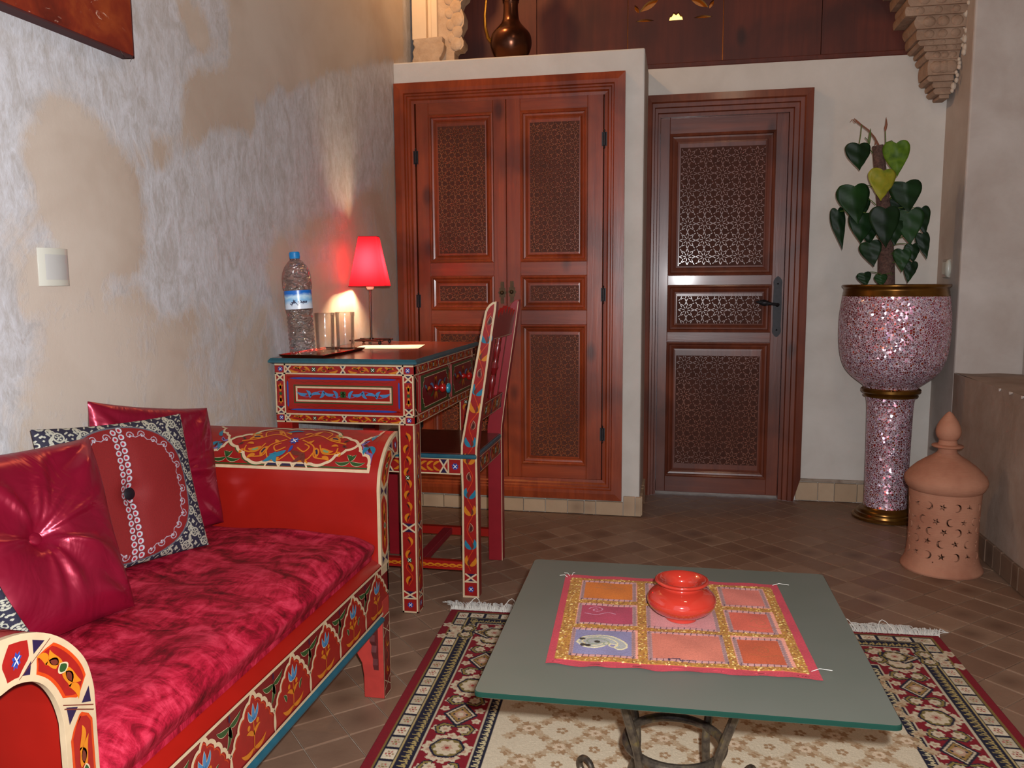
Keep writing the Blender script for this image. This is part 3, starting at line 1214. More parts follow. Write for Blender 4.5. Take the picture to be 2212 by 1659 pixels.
# ================================================================== PAINTED SOFA
M_redpaint = basic('red_lacquer', C3(136, 20, 12), 0.3, 0.08, 12, spec=0.5)
M_salmon = basic('worn_red_paint', C3(158, 46, 38), 0.5, 0.12, 30)
M_dkred = basic('dark_red_lacquer', C3(120, 14, 16), 0.35, 0.1, 20, spec=0.5)
M_teal = basic('teal_paint', C3(28, 74, 88), 0.35, 0.12, 40)
M_creamp = basic('cream_paint', C3(172, 150, 120), 0.4, 0.08, 40)
M_bract = basic('bracket_paint', C3(84, 36, 36), 0.45, 0.2, 50)

SX0, SX1 = -1.172, -0.665
YF, YN = 1.752, 0.804            # inner faces of far and near arm
OUT = [(0, 0.0), (0, 0.30), (0, 0.50), (.002, .514), (.009, .539), (.023, .561), (.043, .582), (.069, .600), (.100, .612), (.132, .617)]
INN = [(.048, 0.0), (.048, 0.30), (.050, .485), (.054, .503), (.061, .522), (.072, .540), (.085, .552), (.100, .559), (.115, .562), (.132, .560)]


def smooth_poly(pts, k=4):
    out = []
    n = len(pts)
    for i in range(n - 1):
        p0, p1, p2, p3 = pts[max(0, i - 1)], pts[i], pts[i + 1], pts[min(n - 1, i + 2)]
        for j in range(k):
            t = j / k
            out.append(tuple(0.5 * ((2 * p1[a]) + (-p0[a] + p2[a]) * t + (2 * p0[a] - 5 * p1[a] + 4 * p2[a] - p3[a]) * t * t + (-p0[a] + 3 * p1[a] - 3 * p2[a] + p3[a]) * t ** 3) for a in range(2)))
    out.append(pts[-1])
    return out


OUTs = OUT[:2] + smooth_poly(OUT[2:], 3)
INNs = INN[:2] + smooth_poly(INN[2:], 3)
OUTl = [0.0]
for i in range(1, len(OUTs)):
    OUTl.append(OUTl[-1] + math.dist(OUTs[i], OUTs[i - 1]))


def arm_pt(u, w):
    """u: arc length on the outer curve, w 0 (outer) .. 1 (inner) -> (s,z)"""
    u = max(0.0, min(OUTl[-1], u))
    i = 1
    while i < len(OUTl) - 1 and OUTl[i] < u:
        i += 1
    t = (u - OUTl[i - 1]) / (OUTl[i] - OUTl[i - 1])
    a = (OUTs[i - 1][0] + (OUTs[i][0] - OUTs[i - 1][0]) * t, OUTs[i - 1][1] + (OUTs[i][1] - OUTs[i - 1][1]) * t)
    b = (INNs[i - 1][0] + (INNs[i][0] - INNs[i - 1][0]) * t, INNs[i - 1][1] + (INNs[i][1] - INNs[i - 1][1]) * t)
    return a[0] + (b[0] - a[0]) * w, a[1] + (b[1] - a[1]) * w


sofa = thing('sofa', 'low painted red wooden sofa bench with scrolled arms, against the left wall', 'sofa', (-0.92, 1.28, 0))


def end_bracket(x0, x1, sgn, y0):
    """scrolled end board between x0 and x1"""
    poly = [(s, z) for s, z in OUTs[1:]] + [(s, z) for s, z in INNs[1:][::-1]]
    poly = [(s, max(z, 0.19)) for s, z in poly]
    mb = MB()
    mb.prism(poly, lambda u, v, h: (h, y0 + sgn * u, v), x0, x1)
    return mb


def arm(sgn, y0, nm):
    # curved arm panel
    mb = MB()
    poly = [(s, max(z, 0.20)) for s, z in OUTs[1:]]
    back = []
    for i in range(1, len(OUTs)):
        w = 0.55
        back.append((OUTs[i][0] + (INNs[i][0] - OUTs[i][0]) * w, max(0.20, OUTs[i][1] + (INNs[i][1] - OUTs[i][1]) * w)))
    mb.prism(poly + back[::-1], lambda u, v, h: (h, y0 + sgn * (u + 0.001), v), SX0 + 0.004, SX1 - 0.0065)
    a = mb.build('arm_panel', M_redpaint, sofa, smooth=True, angle=50)
    for x0, x1 in ((SX1 - 0.0075, SX1), (SX0, SX0 + 0.0075)):
        mb = end_bracket(x0, x1, sgn, y0)
        mb.build('arm_bracket', M_creamp, sofa, smooth=True, angle=50, bevel=0.002)
    # painted band on the end board
    def fn(u, v, h=0):
        s, z = arm_pt(u, v)
        return (SX1 + h, y0 + sgn * s, z)
    P = Paint(fn, 0.0004)
    W = 0.048
    top = OUTl[-1]
    # fields, in arc-length u and w (0..1)
    fields = [(0.205, 0.325, 'rail'), (0.345, 0.492, 'f'), (0.512, 0.622, 'f'), (0.640, top - 0.006, 's')]
    def q(us, ws):
        return [(u, w_) for u, w_ in zip(us, ws)]
    for a_, b_, k in fields:
        if k == 'rail':
            continue
        n = 14
        uu = [a_ + (b_ - a_) * i / n for i in range(n + 1)]
        pin = lambda u, base: base
        # pointed hexagonal field
        e = 0.016 if k == 'f' else 0.010
        def edge(u, side):
            d = min(u - a_, b_ - u)
            k2 = max(0.0, 1 - d / e)
            return (0.14 + 0.32 * k2) if side == 0 else (0.86 - 0.32 * k2)
        poly = [(u, edge(u, 0)) for u in uu] + [(u, edge(u, 1)) for u in uu[::-1]]
        for i in range(n):
            P.mb.use(PALN.index('orange' if k == 'f' else 'red'))
            hh = P.h(0)
            P.mb.add([P.fn(uu[i], edge(uu[i], 0), hh), P.fn(uu[i + 1], edge(uu[i + 1], 0), hh), P.fn(uu[i + 1], edge(uu[i + 1], 1), hh), P.fn(uu[i], edge(uu[i], 1), hh)], [(0, 1, 2, 3)])
            if k == 'f':
                P.mb.use(PALN.index('red'))
                hh = P.h(1)
                ua, ub = uu[i] + (0.003 if i == 0 else 0), uu[i + 1] - (0.003 if i == n - 1 else 0)
                P.mb.add([P.fn(ua, edge(uu[i], 0) + .07, hh), P.fn(ub, edge(uu[i + 1], 0) + .07, hh), P.fn(ub, edge(uu[i + 1], 1) - .07, hh), P.fn(ua, edge(uu[i], 1) - .07, hh)], [(0, 1, 2, 3)])
        m_ = (a_ + b_) / 2
        # scale trick: leaves are drawn in a metric frame then squeezed into w
        PP = Paint(lambda u, v, h=0: fn(u, 0.5 + v / W, h), 0.0004)
        PP.mb = P.mb
        if k == 'f':
            for s in (-1, 1):
                PP.leaf((m_ + s * 0.006, -0.004), (m_ + s * 0.040, -0.009), 0.3 * s, 0.010, 'ochre', 3)
                PP.leaf((m_ + s * 0.008, 0.005), (m_ + s * 0.034, 0.006), -0.35 * s, 0.011, 'ochre', 3)
                PP.leaf((m_ + s * 0.030, 0.006), (m_ + s * 0.058, 0.000), -0.3 * s, 0.008, 'ochre', 3)
                PP.leaf((m_ + s * 0.012, 0.000), (m_ + s * 0.028, 0.001), 0, 0.006, 'brown', 4)
            PP.leaf((m_ - 0.009, 0.001), (m_ + 0.009, -0.001), 0, 0.014, 'cream', 5)
            PP.leaf((m_ - 0.007, 0.001), (m_ + 0.007, -0.001), 0, 0.010, 'green', 6)
        else:
            PP.flower(m_, 0, 0.009, 'royal', 4)
    # dark triangles and crossings between the fields
    PP = Paint(lambda u, v, h=0: fn(u, 0.5 + v / W, h), 0.0004)
    PP.mb = P.mb
    for uc in (0.502, 0.632, 0.336):
        PP.poly([(uc - 0.010, -0.017), (uc + 0.010, -0.017), (uc, -0.003)], 'navy', 0)
        PP.poly([(uc - 0.010, 0.017), (uc + 0.010, 0.017), (uc, 0.003)], 'navy', 0)
    for uc in (0.502, 0.632, 0.336, 0.496 + 0.0):
        PP.stroke([(uc - 0.0165, -0.020), (uc + 0.0165, 0.020)], 0.0012, 'brown', 2)
    P.build('painted_ornament', sofa)
    return a


def arc_between(p, q, bulge, n=8):
    mx, my = (p[0] + q[0]) / 2, (p[1] + q[1]) / 2
    dx, dy = q[0] - p[0], q[1] - p[1]
    return bez(p, (mx - dy * bulge, my + dx * bulge), q, n)


def arm_top_paint(sgn, y0, u0):
    """medallion ornament on the rolled top of an arm"""
    XC = -0.915

    def fn(u, v, h=0):
        # v metric above the cream line
        uu = 0.541 - 0.0 + v
        uu = min(uu, OUTl[-1] - 0.001)
        s, z = arm_pt(uu, 0)
        s2, z2 = arm_pt(min(uu + 0.004, OUTl[-1]), 0)
        s1, z1 = arm_pt(uu - 0.004, 0)
        t = Vector((s2 - s1, z2 - z1)).normalized()
        return (XC + u, y0 + sgn * (s - t.y * h + 0.001), z + t.x * h)
    P = Paint(fn, 0.0005, 0.00022)
    H = OUTl[-1] - 0.541 - 0.002
    US = 0.222
    # ground
    n = 24
    for i in range(n):
        a, b = H * i / n, H * (i + 1) / n
        P.fill(-0.252, US + 0.001, a, b, 'deepred' if False else 'red', 0)
    P.stroke([(-0.25, 0.003), (US, 0.003)], 0.007, 'cream', 3)
    P.stroke([(-0.25, 0.010), (US, 0.010)], 0.0035, 'green', 1)
    C = 0.012
    key = [(-0.062, 0.016), (-0.098, 0.020), (-0.118, 0.040), (-0.140, 0.056), (-0.166, 0.074), (-0.142, 0.092), (-0.112, 0.100), (-0.085, 0.128), (-0.030, 0.135), (0.0, 0.137)]
    left = []
    for a, b in zip(key[:-1], key[1:]):
        left += arc_between(a, b, 0.28, 6)[:-1]
    left.append(key[-1])
    right = [(-u, v) for u, v in left][::-1]
    loop = left + right[1:]
    loop = [(u + C, min(v, H - 0.001)) for u, v in loop]
    # medallion ground in strips
    P.stroke([(u, v) for u, v in loop], 0.007, 'cream', 4, closed=True)
    P.stroke([(C + (u - C) * 1.035, 0.072 + (v - 0.072) * 1.08) for u, v in loop[:len(loop) // 2 + 20]], 0.0025, 'green', 2)
    # chain along the bottom
    for k in range(3):
        u = C - 0.036 + k * 0.036
        P.poly([(u - 0.013, 0.0095), (u + 0.013, 0.0095), (u + 0.010, 0.0155), (u - 0.010, 0.0155)], 'navy', 5)
        P.stroke([(u - 0.017, 0.005), (u - 0.014, 0.017), (u + 0.012, 0.017), (u + 0.019, 0.005)], 0.004, 'cream', 6)
    # side half medallions
    for s in (-1, 1):
        key2 = [(0.166, 0.074), (0.176, 0.056), (0.188, 0.044), (0.200, 0.040), (0.205, 0.018), (0.224, 0.004)]
        pts = []
        for a, b in zip(key2[:-1], key2[1:]):
            pts += arc_between(a, b, 0.22, 5)[:-1]
        pts.append(key2[-1])
        up = [(u, 0.148 - v) for u, v in pts]
        if s > 0:
            cl = lambda L: [(min(u * s + C, US - 0.003), min(v, H - 0.002)) for u, v in L]
        else:
            cl = lambda L: [(max(u * s + C, -0.25), min(v, H - 0.002)) for u, v in L]
        P.stroke(cl(pts), 0.007, 'cream', 4)
        P.stroke(cl(up), 0.006, 'cream', 4)
        P.stroke(cl([(u + 0.008, v + 0.004) for u, v in pts]), 0.006, 'violet', 3)
        cx = C + s * 0.196
        P.tulip(cx, 0.070, radians(-84 if s > 0 else -96), 0.026, 'teal', 4)
        P.leaf((cx - s * 0.018, 0.074), (cx - s * 0.004, 0.088), 0.3, 0.008, 'violet', 4, 'dark')
        P.leaf((cx - s * 0.018, 0.072), (cx - s * 0.002, 0.066), 0.3, 0.008, 'brown', 4, 'dark')
        P.leaf((cx, 0.09), (cx + s * 0.010, 0.118), 0.3, 0.010, 'teal', 4)
        # green spandrel sprig
        gx, gy = C + s * 0.158, 0.026
        for a, L, bd in ((20, 0.040, -0.35), (160, 0.040, 0.35), (62, 0.026, 0.1), (118, 0.024, -0.4), (90, 0.022, 0)):
            x1, y1 = gx + L * cos(radians(a)), gy + L * sin(radians(a)) * 0.75 - (0.012 if a in (20, 160) else 0)
            P.leaf((gx, gy), (x1, y1), bd, 0.0105, 'cream', 4)
            P.leaf((gx, gy), (x1, y1), bd, 0.0085, 'green', 5)
    # medallion vines
    for s in (-1, 1):
        for pth in ([(0, 0.080), (0.05, 0.105), (0.095, 0.085), (0.135, 0.075)], [(0.02, 0.085), (0.055, 0.065), (0.065, 0.035), (0.095, 0.030)],
                    [(0.03, 0.10), (0.055, 0.125), (0.085, 0.115), (0.08, 0.095)], [(0.0, 0.045), (0.025, 0.022), (0.05, 0.028), (0.06, 0.045)],
                    [(0.07, 0.07), (0.085, 0.045), (0.115, 0.045), (0.118, 0.062)], [(0.015, 0.06), (0.035, 0.048), (0.045, 0.062), (0.030, 0.072)]):
            q = smooth_poly([(C + s * u, v) for u, v in pth], 6)
            P.stroke(q, 0.0034, 'ochre', 3)
        for (x0, y0_, x1, y1, bd, wd_, col, core) in (
                (0.085, 0.09, 0.118, 0.080, 0.45, 0.014, 'ochre', 'navy'), (0.078, 0.060, 0.110, 0.052, -0.4, 0.014, 'ochre', 'sage'),
                (0.095, 0.105, 0.120, 0.095, 0.4, 0.012, 'ochre', 'sage'), (0.060, 0.060, 0.070, 0.030, 0.3, 0.013, 'ochre', 'navy'),
                (0.085, 0.035, 0.105, 0.024, 0.3, 0.010, 'ochre', None), (0.04, 0.030, 0.055, 0.018, -0.3, 0.009, 'ochre', None),
                (0.045, 0.105, 0.058, 0.122, 0.3, 0.010, 'ochre', None), (0.120, 0.050, 0.128, 0.036, 0.3, 0.009, 'ochre', None),
                (0.035, 0.075, 0.050, 0.085, -0.3, 0.008, 'ochre', None), (0.10, 0.066, 0.118, 0.066, 0.4, 0.007, 'ochre', None),
                (0.018, 0.105, 0.036, 0.113, 0.3, 0.008, 'ochre', None), (0.022, 0.030, 0.030, 0.016, 0.3, 0.008, 'ochre', None),
                (0.128, 0.078, 0.142, 0.088, 0.3, 0.008, 'brown', 'dark'), (0.128, 0.072, 0.142, 0.064, -0.3, 0.008, 'brown', 'dark')):
            P.leaf((C + s * x0, y0_), (C + s * x1, y1), bd * s, wd_, col, 4, core)
    P.flower(C, 0.082, 0.013, 'royal', 5)
    P.leaf((C - 0.010, 0.050), (C - 0.050, 0.038), 0.3, 0.013, 'teal', 6)
    P.leaf((C - 0.035, 0.045), (C - 0.062, 0.018), 0.3, 0.013, 'teal', 6)
    P.leaf((C - 0.035, 0.043), (C - 0.026, 0.016), -0.3, 0.013, 'teal', 6)
    P.leaf((C, 0.066), (C - 0.004, 0.044), 0.2, 0.008, 'royal', 6)
    P.leaf((C + 0.004, 0.050), (C + 0.040, 0.044), -0.3, 0.012, 'brown', 6)
    P.leaf((C + 0.036, 0.044), (C + 0.012, 0.018), 0.3, 0.011, 'brown', 6)
    P.leaf((C + 0.038, 0.044), (C + 0.046, 0.016), -0.2, 0.011, 'brown', 6)
    P.leaf((C - 0.03, 0.113), (C + 0.01, 0.120), 0.3, 0.010, 'teal', 6)
    P.build('painted_ornament', sofa)


arm(1, YF, 'far')
arm(-1, YN, 'near')
arm_top_paint(1, YF, 0)
arm_top_paint(-1, YN, 0)

# rails and seat board
mb = MB()
mb.box(SX1 - 0.030, SX1 - 0.001, YN - 0.045, YF + 0.045, 0.205, 0.325)
mb.add([(SX1 - 0.001, YN, 0.325), (SX1 - 0.001, YF, 0.325), (SX1 - 0.024, YF, 0.338), (SX1 - 0.024, YN, 0.338), (SX1 - 0.05, YF, 0.338), (SX1 - 0.05, YN, 0.338)],
       [(0, 1, 2, 3), (3, 2, 4, 5)])
mb.build('front_rail', M_redpaint, sofa)
mb = MB()
mb.box(SX0 + 0.002, SX0 + 0.03, YN, YF, 0.205, 0.335)
mb.build('back_rail', M_redpaint, sofa)
mb = MB()
for k in range(9):
    y = YN + 0.02 + k * (YF - YN - 0.06) / 8
    mb.box(SX0 + 0.03, SX1 - 0.03, y - 0.025, y + 0.045, 0.300, 0.318)
mb.build('seat_slats', M_dkred, sofa)
mb = MB()
n = 10
prof = [(SX1 - 0.006 + 0.011 * sin(pi * i / n), 0.205 - 0.0 - 0.022 * i / n) for i in range(n + 1)]
vs = [(x, y, z) for y in (YN - 0.01, YF - 0.001) for x, z in prof]
mb.add(vs, [(i, i + 1, n + 2 + i, n + 1 + i) for i in range(n)] + [tuple(range(n + 1))])
mb.box(SX1 - 0.03, SX1 - 0.005, YN - 0.01, YF - 0.001, 0.183, 0.206)
mb.build('teal_moulding', M_teal, sofa, smooth=True)

# legs with flared brackets
for sx in (0, 1):
    for sy in (0, 1):
        xo = SX1 if sx else SX0
        ix = -1 if sx else 1
        yo = YF if sy else YN
        iy = 1 if sy else -1
        mb = MB()
        poly = [(0, 0), (0.050, 0), (0.050, 0.055), (0.054, 0.085), (0.062, 0.10), (0.072, 0.125), (0.066, 0.145), (0.085, 0.17), (0.10, 0.20), (0.10, 0.24), (0, 0.24)]
        if not sx:
            poly = [(0, 0), (0.05, 0), (0.05, 0.24), (0, 0.24)]
        mb.prism(poly, lambda u, v, h: (xo + ix * u, yo + iy * h, v), -0.004, 0.042)
        lg = mb.build('leg', M_salmon, sofa, bevel=0.002)
        if sx:
            mb = MB()
            poly = [(0, 0.20), (0, 0.07), (0.006, 0.085), (0.004, 0.10), (0.014, 0.12), (0.010, 0.135), (0.022, 0.15), (0.020, 0.165), (0.034, 0.18), (0.036, 0.20)]
            mb.prism(poly, lambda u, v, h: (xo - 0.012 + h, yo - iy * u - iy * 0.004, v), -0.012, 0.0)
            mb.build('leg_bracket', M_bract, lg)
            P = Paint(lambda u, v, h=0: (xo + h, yo + iy * u, v), 0.0004)
            P.fill(-0.004, 0.042, 0.0, 0.20, 'deepred', 0)
            P.rect(-0.002, 0.040, 0.003, 0.198, 0.003, 'cream', 2)
            P.stroke([(0.0, 0.045), (0.038, 0.02)], 0.002, 'cream', 2)
            P.stroke([(0.0, 0.02), (0.038, 0.045)], 0.002, 'cream', 2)
            P.stroke([(0.0, 0.175), (0.038, 0.150)], 0.002, 'cream', 2)
            P.stroke([(0.0, 0.150), (0.038, 0.175)], 0.002, 'cream', 2)
            P.vine((0.019, 0.05), (0.019, 0.145), 0.008, 3, ['ochre', 'brown'], 0.014, 2)
            P.build('painted_ornament', lg)

# painted front rail
P = Paint(lambda u, v, h=0: (SX1 - 0.001 + h, u, v), 0.0004)
PIT = 0.1405
zb, zt = 0.214, 0.318
P.fill(YN - 0.045, YF + 0.045, 0.206, 0.324, 'deepred', 0)
P.stroke([(YN, 0.3215), (YF + 0.045, 0.3215)], 0.0055, 'cream', 8)
P.stroke([(YN, 0.2095), (YF - 0.0, 0.2095)], 0.0060, 'cream', 8)
for k in range(-1, 7):
    ap = 1.0145 + PIT * k
    if ap + PIT / 2 < YN or ap - PIT / 2 > YF + 0.04:
        continue
    half = [(0.0, zt), (0.010, zt - 0.012), (0.024, zt - 0.017), (0.030, zt - 0.027), (0.042, zt - 0.033), (0.046, zt - 0.045), (0.056, zt - 0.050), (0.060, zt - 0.062), (PIT / 2, zt - 0.072)]
    pts = []
    for a, b in zip(half[:-1], half[1:]):
        pts += arc_between(a, b, 0.25, 5)[:-1]
    pts.append(half[-1])
    cl = lambda u: min(max(u, YN + 0.002), YF + 0.040)
    full = [(cl(ap - u), v) for u, v in pts[::-1]] + [(cl(ap + u), v) for u, v in pts[1:]]
    P.poly(full + [(cl(ap + PIT / 2), zb), (cl(ap - PIT / 2), zb)], 'red', 1)
    P.stroke([(cl(ap + (u - ap) * 0.90), zb + (v - zb) * 0.93) for u, v in full], 0.0016, 'orange', 2)
    P.stroke(full, 0.0062, 'cream', 4)
    if YN < ap + PIT / 2 < YF:
        P.leaf((ap + PIT / 2, zb - 0.003), (ap + PIT / 2, zt - 0.068), 0, 0.009, 'cream', 5)
    if not (YN + 0.02 < ap < YF + 0.02):
        continue
    # sprig: ochre stem, leaves and a blue tulip
    e = ap
    P.stroke(bez((e, zb + 0.004), (e + 0.004, zb + 0.03), (e, zb + 0.060), 8), 0.0022, 'ochre', 3)
    for s in (-1, 1):
        P.leaf((e, zb + 0.010), (e + s * 0.040, zb + 0.016), -0.35 * s, 0.009, 'ochre', 3)
        P.leaf((e, zb + 0.030), (e + s * 0.022, zb + 0.042), 0.3 * s, 0.008, 'ochre', 3)
        P.disc(e + s * 0.014, zb + 0.050, 0.0045, 'ochre', 3)
        if k % 2 == 0:
            P.leaf((e + s * 0.026, zb + 0.028), (e + s * 0.036, zb + 0.044), 0.3 * s, 0.009, 'cream', 4)
            P.leaf((e + s * 0.026, zb + 0.028), (e + s * 0.036, zb + 0.044), 0.3 * s, 0.007, 'green', 5)
    for s in (-0.55, 0, 0.55):
        P.leaf((e, zb + 0.056), (e + s * 0.028, zb + 0.086 - abs(s) * 0.012), -s * 0.5, 0.0105, 'cream', 5)
        P.leaf((e, zb + 0.057), (e + s * 0.028, zb + 0.085 - abs(s) * 0.012), -s * 0.5, 0.0085, 'blue', 6)
    # spandrel leaf
    gx, gy = ap + PIT / 2, zt - 0.020
    if gx < YF + 0.02:
        for (x1, y1, bd) in ((-0.036, 0.008, 0.3), (0.034, 0.010, -0.3), (-0.010, -0.034, 0.3), (0.008, -0.022, -0.2)):
            P.leaf((gx, gy), (gx + x1, gy + y1), bd, 0.0115, 'cream', 3)
            P.leaf((gx, gy), (gx + x1, gy + y1), bd, 0.0095, 'green', 4)
        P.leaf((gx, gy + 0.006), (gx, gy + 0.020), 0, 0.005, 'navy', 5)
P.build('painted_ornament', sofa)

# ---- velvet mattress
tv = NT('crushed_velvet')
p = tv.coord('Position')
wv = tv.noise(tv.mapping(p, scale=(1, 1.9, 1), rot=(0, 0, 0.6)), 4.5, 2, 0.5, 1.2)
s1 = tv.noise(tv.mapping(p, scale=(1.3, 2.6, 1.3), rot=(0, 0, 0.35)), 8, 9, 0.70, 1.5)
s2_ = tv.noise(tv.mapping(p, scale=(3.6, 1.4, 1), rot=(0, 0, 0.9)), 9, 9, 0.72, 1.8)
mixn = tv.math('ADD', tv.math('MULTIPLY', s1, 0.55), tv.math('ADD', tv.math('MULTIPLY', s2_, 0.35), tv.math('MULTIPLY', wv, 0.25)))
colv = tv.ramp(mixn, [(0.45, C3(70, 0, 12)), (0.52, C3(112, 4, 24)), (0.58, C3(150, 16, 42)), (0.68, C3(188, 48, 72))])  # sheen of the crushed pile painted as dark and pink streaks
tv.set(color=colv, rough=0.6, spec=0.2, sheen=0.0, sheenr=0.3, sheent=(1.0, 0.3, 0.45, 1))
tv.bump(mixn, 0.45, 0.012)
matt = thing('seat_mattress', 'crushed crimson velvet mattress covering the painted sofa bench', 'mattress', (-0.93, 1.28, 0.338))
mx0, mx1, my0, my1, mz0, mz1 = -1.176, -0.684, YN + 0.006, YF - 0.006, 0.339, 0.410


def mat_pt(u, v, top):
    # superellipse edge rounding
    R = 0.034
    x = mx0 + (mx1 - mx0) * u
    y = my0 + (my1 - my0) * v
    return x, y


mb = MB()
NU, NV = 70, 130


def msurf(u, v):
    a = u * 2 - 1
    c = v * 2 - 1
    # distances from the edges
    hx, hy = (mx1 - mx0) / 2, (my1 - my0) / 2
    x, y = a * hx, c * hy
    dx, dy = hx - abs(x), hy - abs(y)
    R = 0.045
    k = 1.0
    if dx < R:
        k *= sqrt(max(0, 1 - ((R - dx) / R) ** 2)) ** 0.75
    if dy < R:
        k *= sqrt(max(0, 1 - ((R - dy) / R) ** 2)) ** 0.75
    wob = 0.004 * sin(9 * x + 5 * y) + 0.003 * sin(23 * x - 13 * y) + 0.002 * sin(41 * y + 17 * x)
    z = mz0 + 0.012 + (mz1 - mz0 - 0.012 + wob) * k
    bul = 0.018 * (1 - abs(k * 2 - 1)) if dx < R and x > 0 else 0
    return ((mx0 + mx1) / 2 + x + bul, (my0 + my1) / 2 + y, z)


def warp(t, n=1.0):
    # more points near the edges
    return 0.5 - 0.5 * cos(pi * t) if True else t


mb.grid(NU, NV, lambda u, v: msurf(warp(u), warp(v)))
mb.box(mx0, mx1 - 0.002, my0, my1, mz0, mz0 + 0.0125)
mb.build('velvet_cover', tv.m, matt, smooth=True, angle=80)

# ================================================================== DESK
desk = thing('writing_desk', 'painted red wooden writing desk with teal-edged top and two drawers, against the wall', 'desk', (-0.96, 2.6, 0))
kx0, kx1, ky0, ky1 = -1.172, -0.742, 2.250, 2.975
M_top = NT('desk_top_varnish')
p = M_top.coord('Position')
g1 = M_top.noise(M_top.mapping(p, scale=(3, 30, 3)), 3, 5)
M_top.set(color=M_top.ramp(g1, [(0.3, C3(92, 34, 22)), (0.7, C3(122, 46, 26))]), rough=0.25, spec=0.5, coat=0.4, coatr=0.15)
mb = MB()
tp = [(kx0 - 0.014, ky0 - 0.015), (kx1 + 0.014, ky0 - 0.015), (kx1 + 0.014, ky1 + 0.015), (kx0 - 0.014, ky1 + 0.015)]
cx_, cy_ = (kx0 + kx1) / 2, (ky0 + ky1) / 2
rings = [(0.010, 0.741), (0.0, 0.745), (0.0, 0.7505), (0.006, 0.758), (0.010, 0.758)]
vs = []
for d, z in rings:
    vs += [(x + (d if x < cx_ else -d), y + (d if y < cy_ else -d), z) for x, y in tp]
fs = []
for k in range(len(rings) - 1):
    for i in range(4):
        j = (i + 1) % 4
        fs.append((k * 4 + i, k * 4 + j, k * 4 + 4 + j, k * 4 + 4 + i))
fs.append((0, 3, 2, 1))
mb.use(0).add(vs, fs)
e = 4 * (len(rings) - 1)
mb.use(1).add([vs[e], vs[e + 1], vs[e + 2], vs[e + 3]], [(0, 1, 2, 3)])
mb.build('desk_top', [PAL and basic('teal_edge', C3(32, 76, 86), 0.35, 0.15, 50), M_top.m], desk)
mb = MB()
mb.box(kx0, kx1, ky0 + 0.001, ky0 + 0.02, 0.568, 0.741)
mb.build('end_panel', M_redpaint, desk)
mb = MB()
mb.box(kx0, kx1, ky1 - 0.02, ky1 - 0.001, 0.568, 0.741)
mb.build('end_panel', M_redpaint, desk)
mb = MB()
mb.box(kx0 + 0.002, kx0 + 0.02, ky0 + 0.02, ky1 - 0.02, 0.568, 0.741)
mb.box(kx0 + 0.02, kx1 - 0.02, ky0 + 0.02, ky1 - 0.02, 0.572, 0.582)
mb.build('back_panel', M_dkred, desk)
mb = MB()
mb.box(kx1 - 0.02, kx1 - 0.001, ky0 + 0.02, ky1 - 0.02, 0.568, 0.741)
mb.build('drawer_front_frame', M_dkred, desk)


def leg_paint(P, u0, u1, z0, z1, s=0.020, crosses=(0.22, ), flowers=()):
    uc = (u0 + u1) / 2
    w_ = 0.0048
    P.fill(u0, u1, z0, z1, 'red', 0)
    P.stroke([(u0 + w_ / 2, z0), (u0 + w_ / 2, z1)], w_, 'cream', 6)
    P.stroke([(u1 - w_ / 2, z0), (u1 - w_ / 2, z1)], w_, 'cream', 6)
    P.stroke([(u0, z0 + w_ / 2), (u1, z0 + w_ / 2)], w_, 'cream', 6)
    iw = (u1 - u0) / 2 - w_
    P.flower(uc, z0 + 0.024, 0.010, 'royal', 2)
    P.stroke([(u0, z0 + 0.044), (u1, z0 + 0.044)], 0.004, 'cream', 5)
    P.xcross(uc, z0 + 0.055, iw, 0.011, 0.0048, 'cream', 3)
    zs = [z0 + 0.068] + [z0 + c * (z1 - z0) for c in crosses] + [z1]
    for c in crosses:
        P.xcross(uc, z0 + c * (z1 - z0), iw, 0.013, 0.005, 'cream', 3)
    for a, b in zip(zs[:-1], zs[1:]):
        a2, b2 = a + 0.014, b - 0.018
        mid = (a2 + b2) / 2
        P.stroke(smooth_poly([(uc - 0.004, a2), (uc + 0.009, a2 + (mid - a2) * 0.35), (uc - 0.010, a2 + (mid - a2) * 0.7), (uc, mid)], 6), 0.0018, 'orange', 1)
        P.stroke(smooth_poly([(uc, mid), (uc - 0.010, mid + (b2 - mid) * 0.3), (uc + 0.009, mid + (b2 - mid) * 0.65), (uc - 0.002, b2)], 6), 0.0018, 'orange', 1)
        nl = max(2, int((b2 - a2) / 0.034))
        for i in range(nl):
            z = a2 + (b2 - a2) * (i + 0.1) / nl
            sg = 1 if i % 2 else -1
            if abs(z + 0.015 - mid) < 0.014:
                continue
            P.leaf((uc - sg * 0.003, z + 0.026), (uc + sg * 0.006, z), sg * 0.5, 0.0085, 'ochre', 2)
            P.leaf((uc - sg * 0.006, z + 0.020), (uc + sg * 0.001, z + 0.006), sg * 0.4, 0.004, 'dark', 3)
        P.flower(uc, mid, 0.009, 'green', 2)


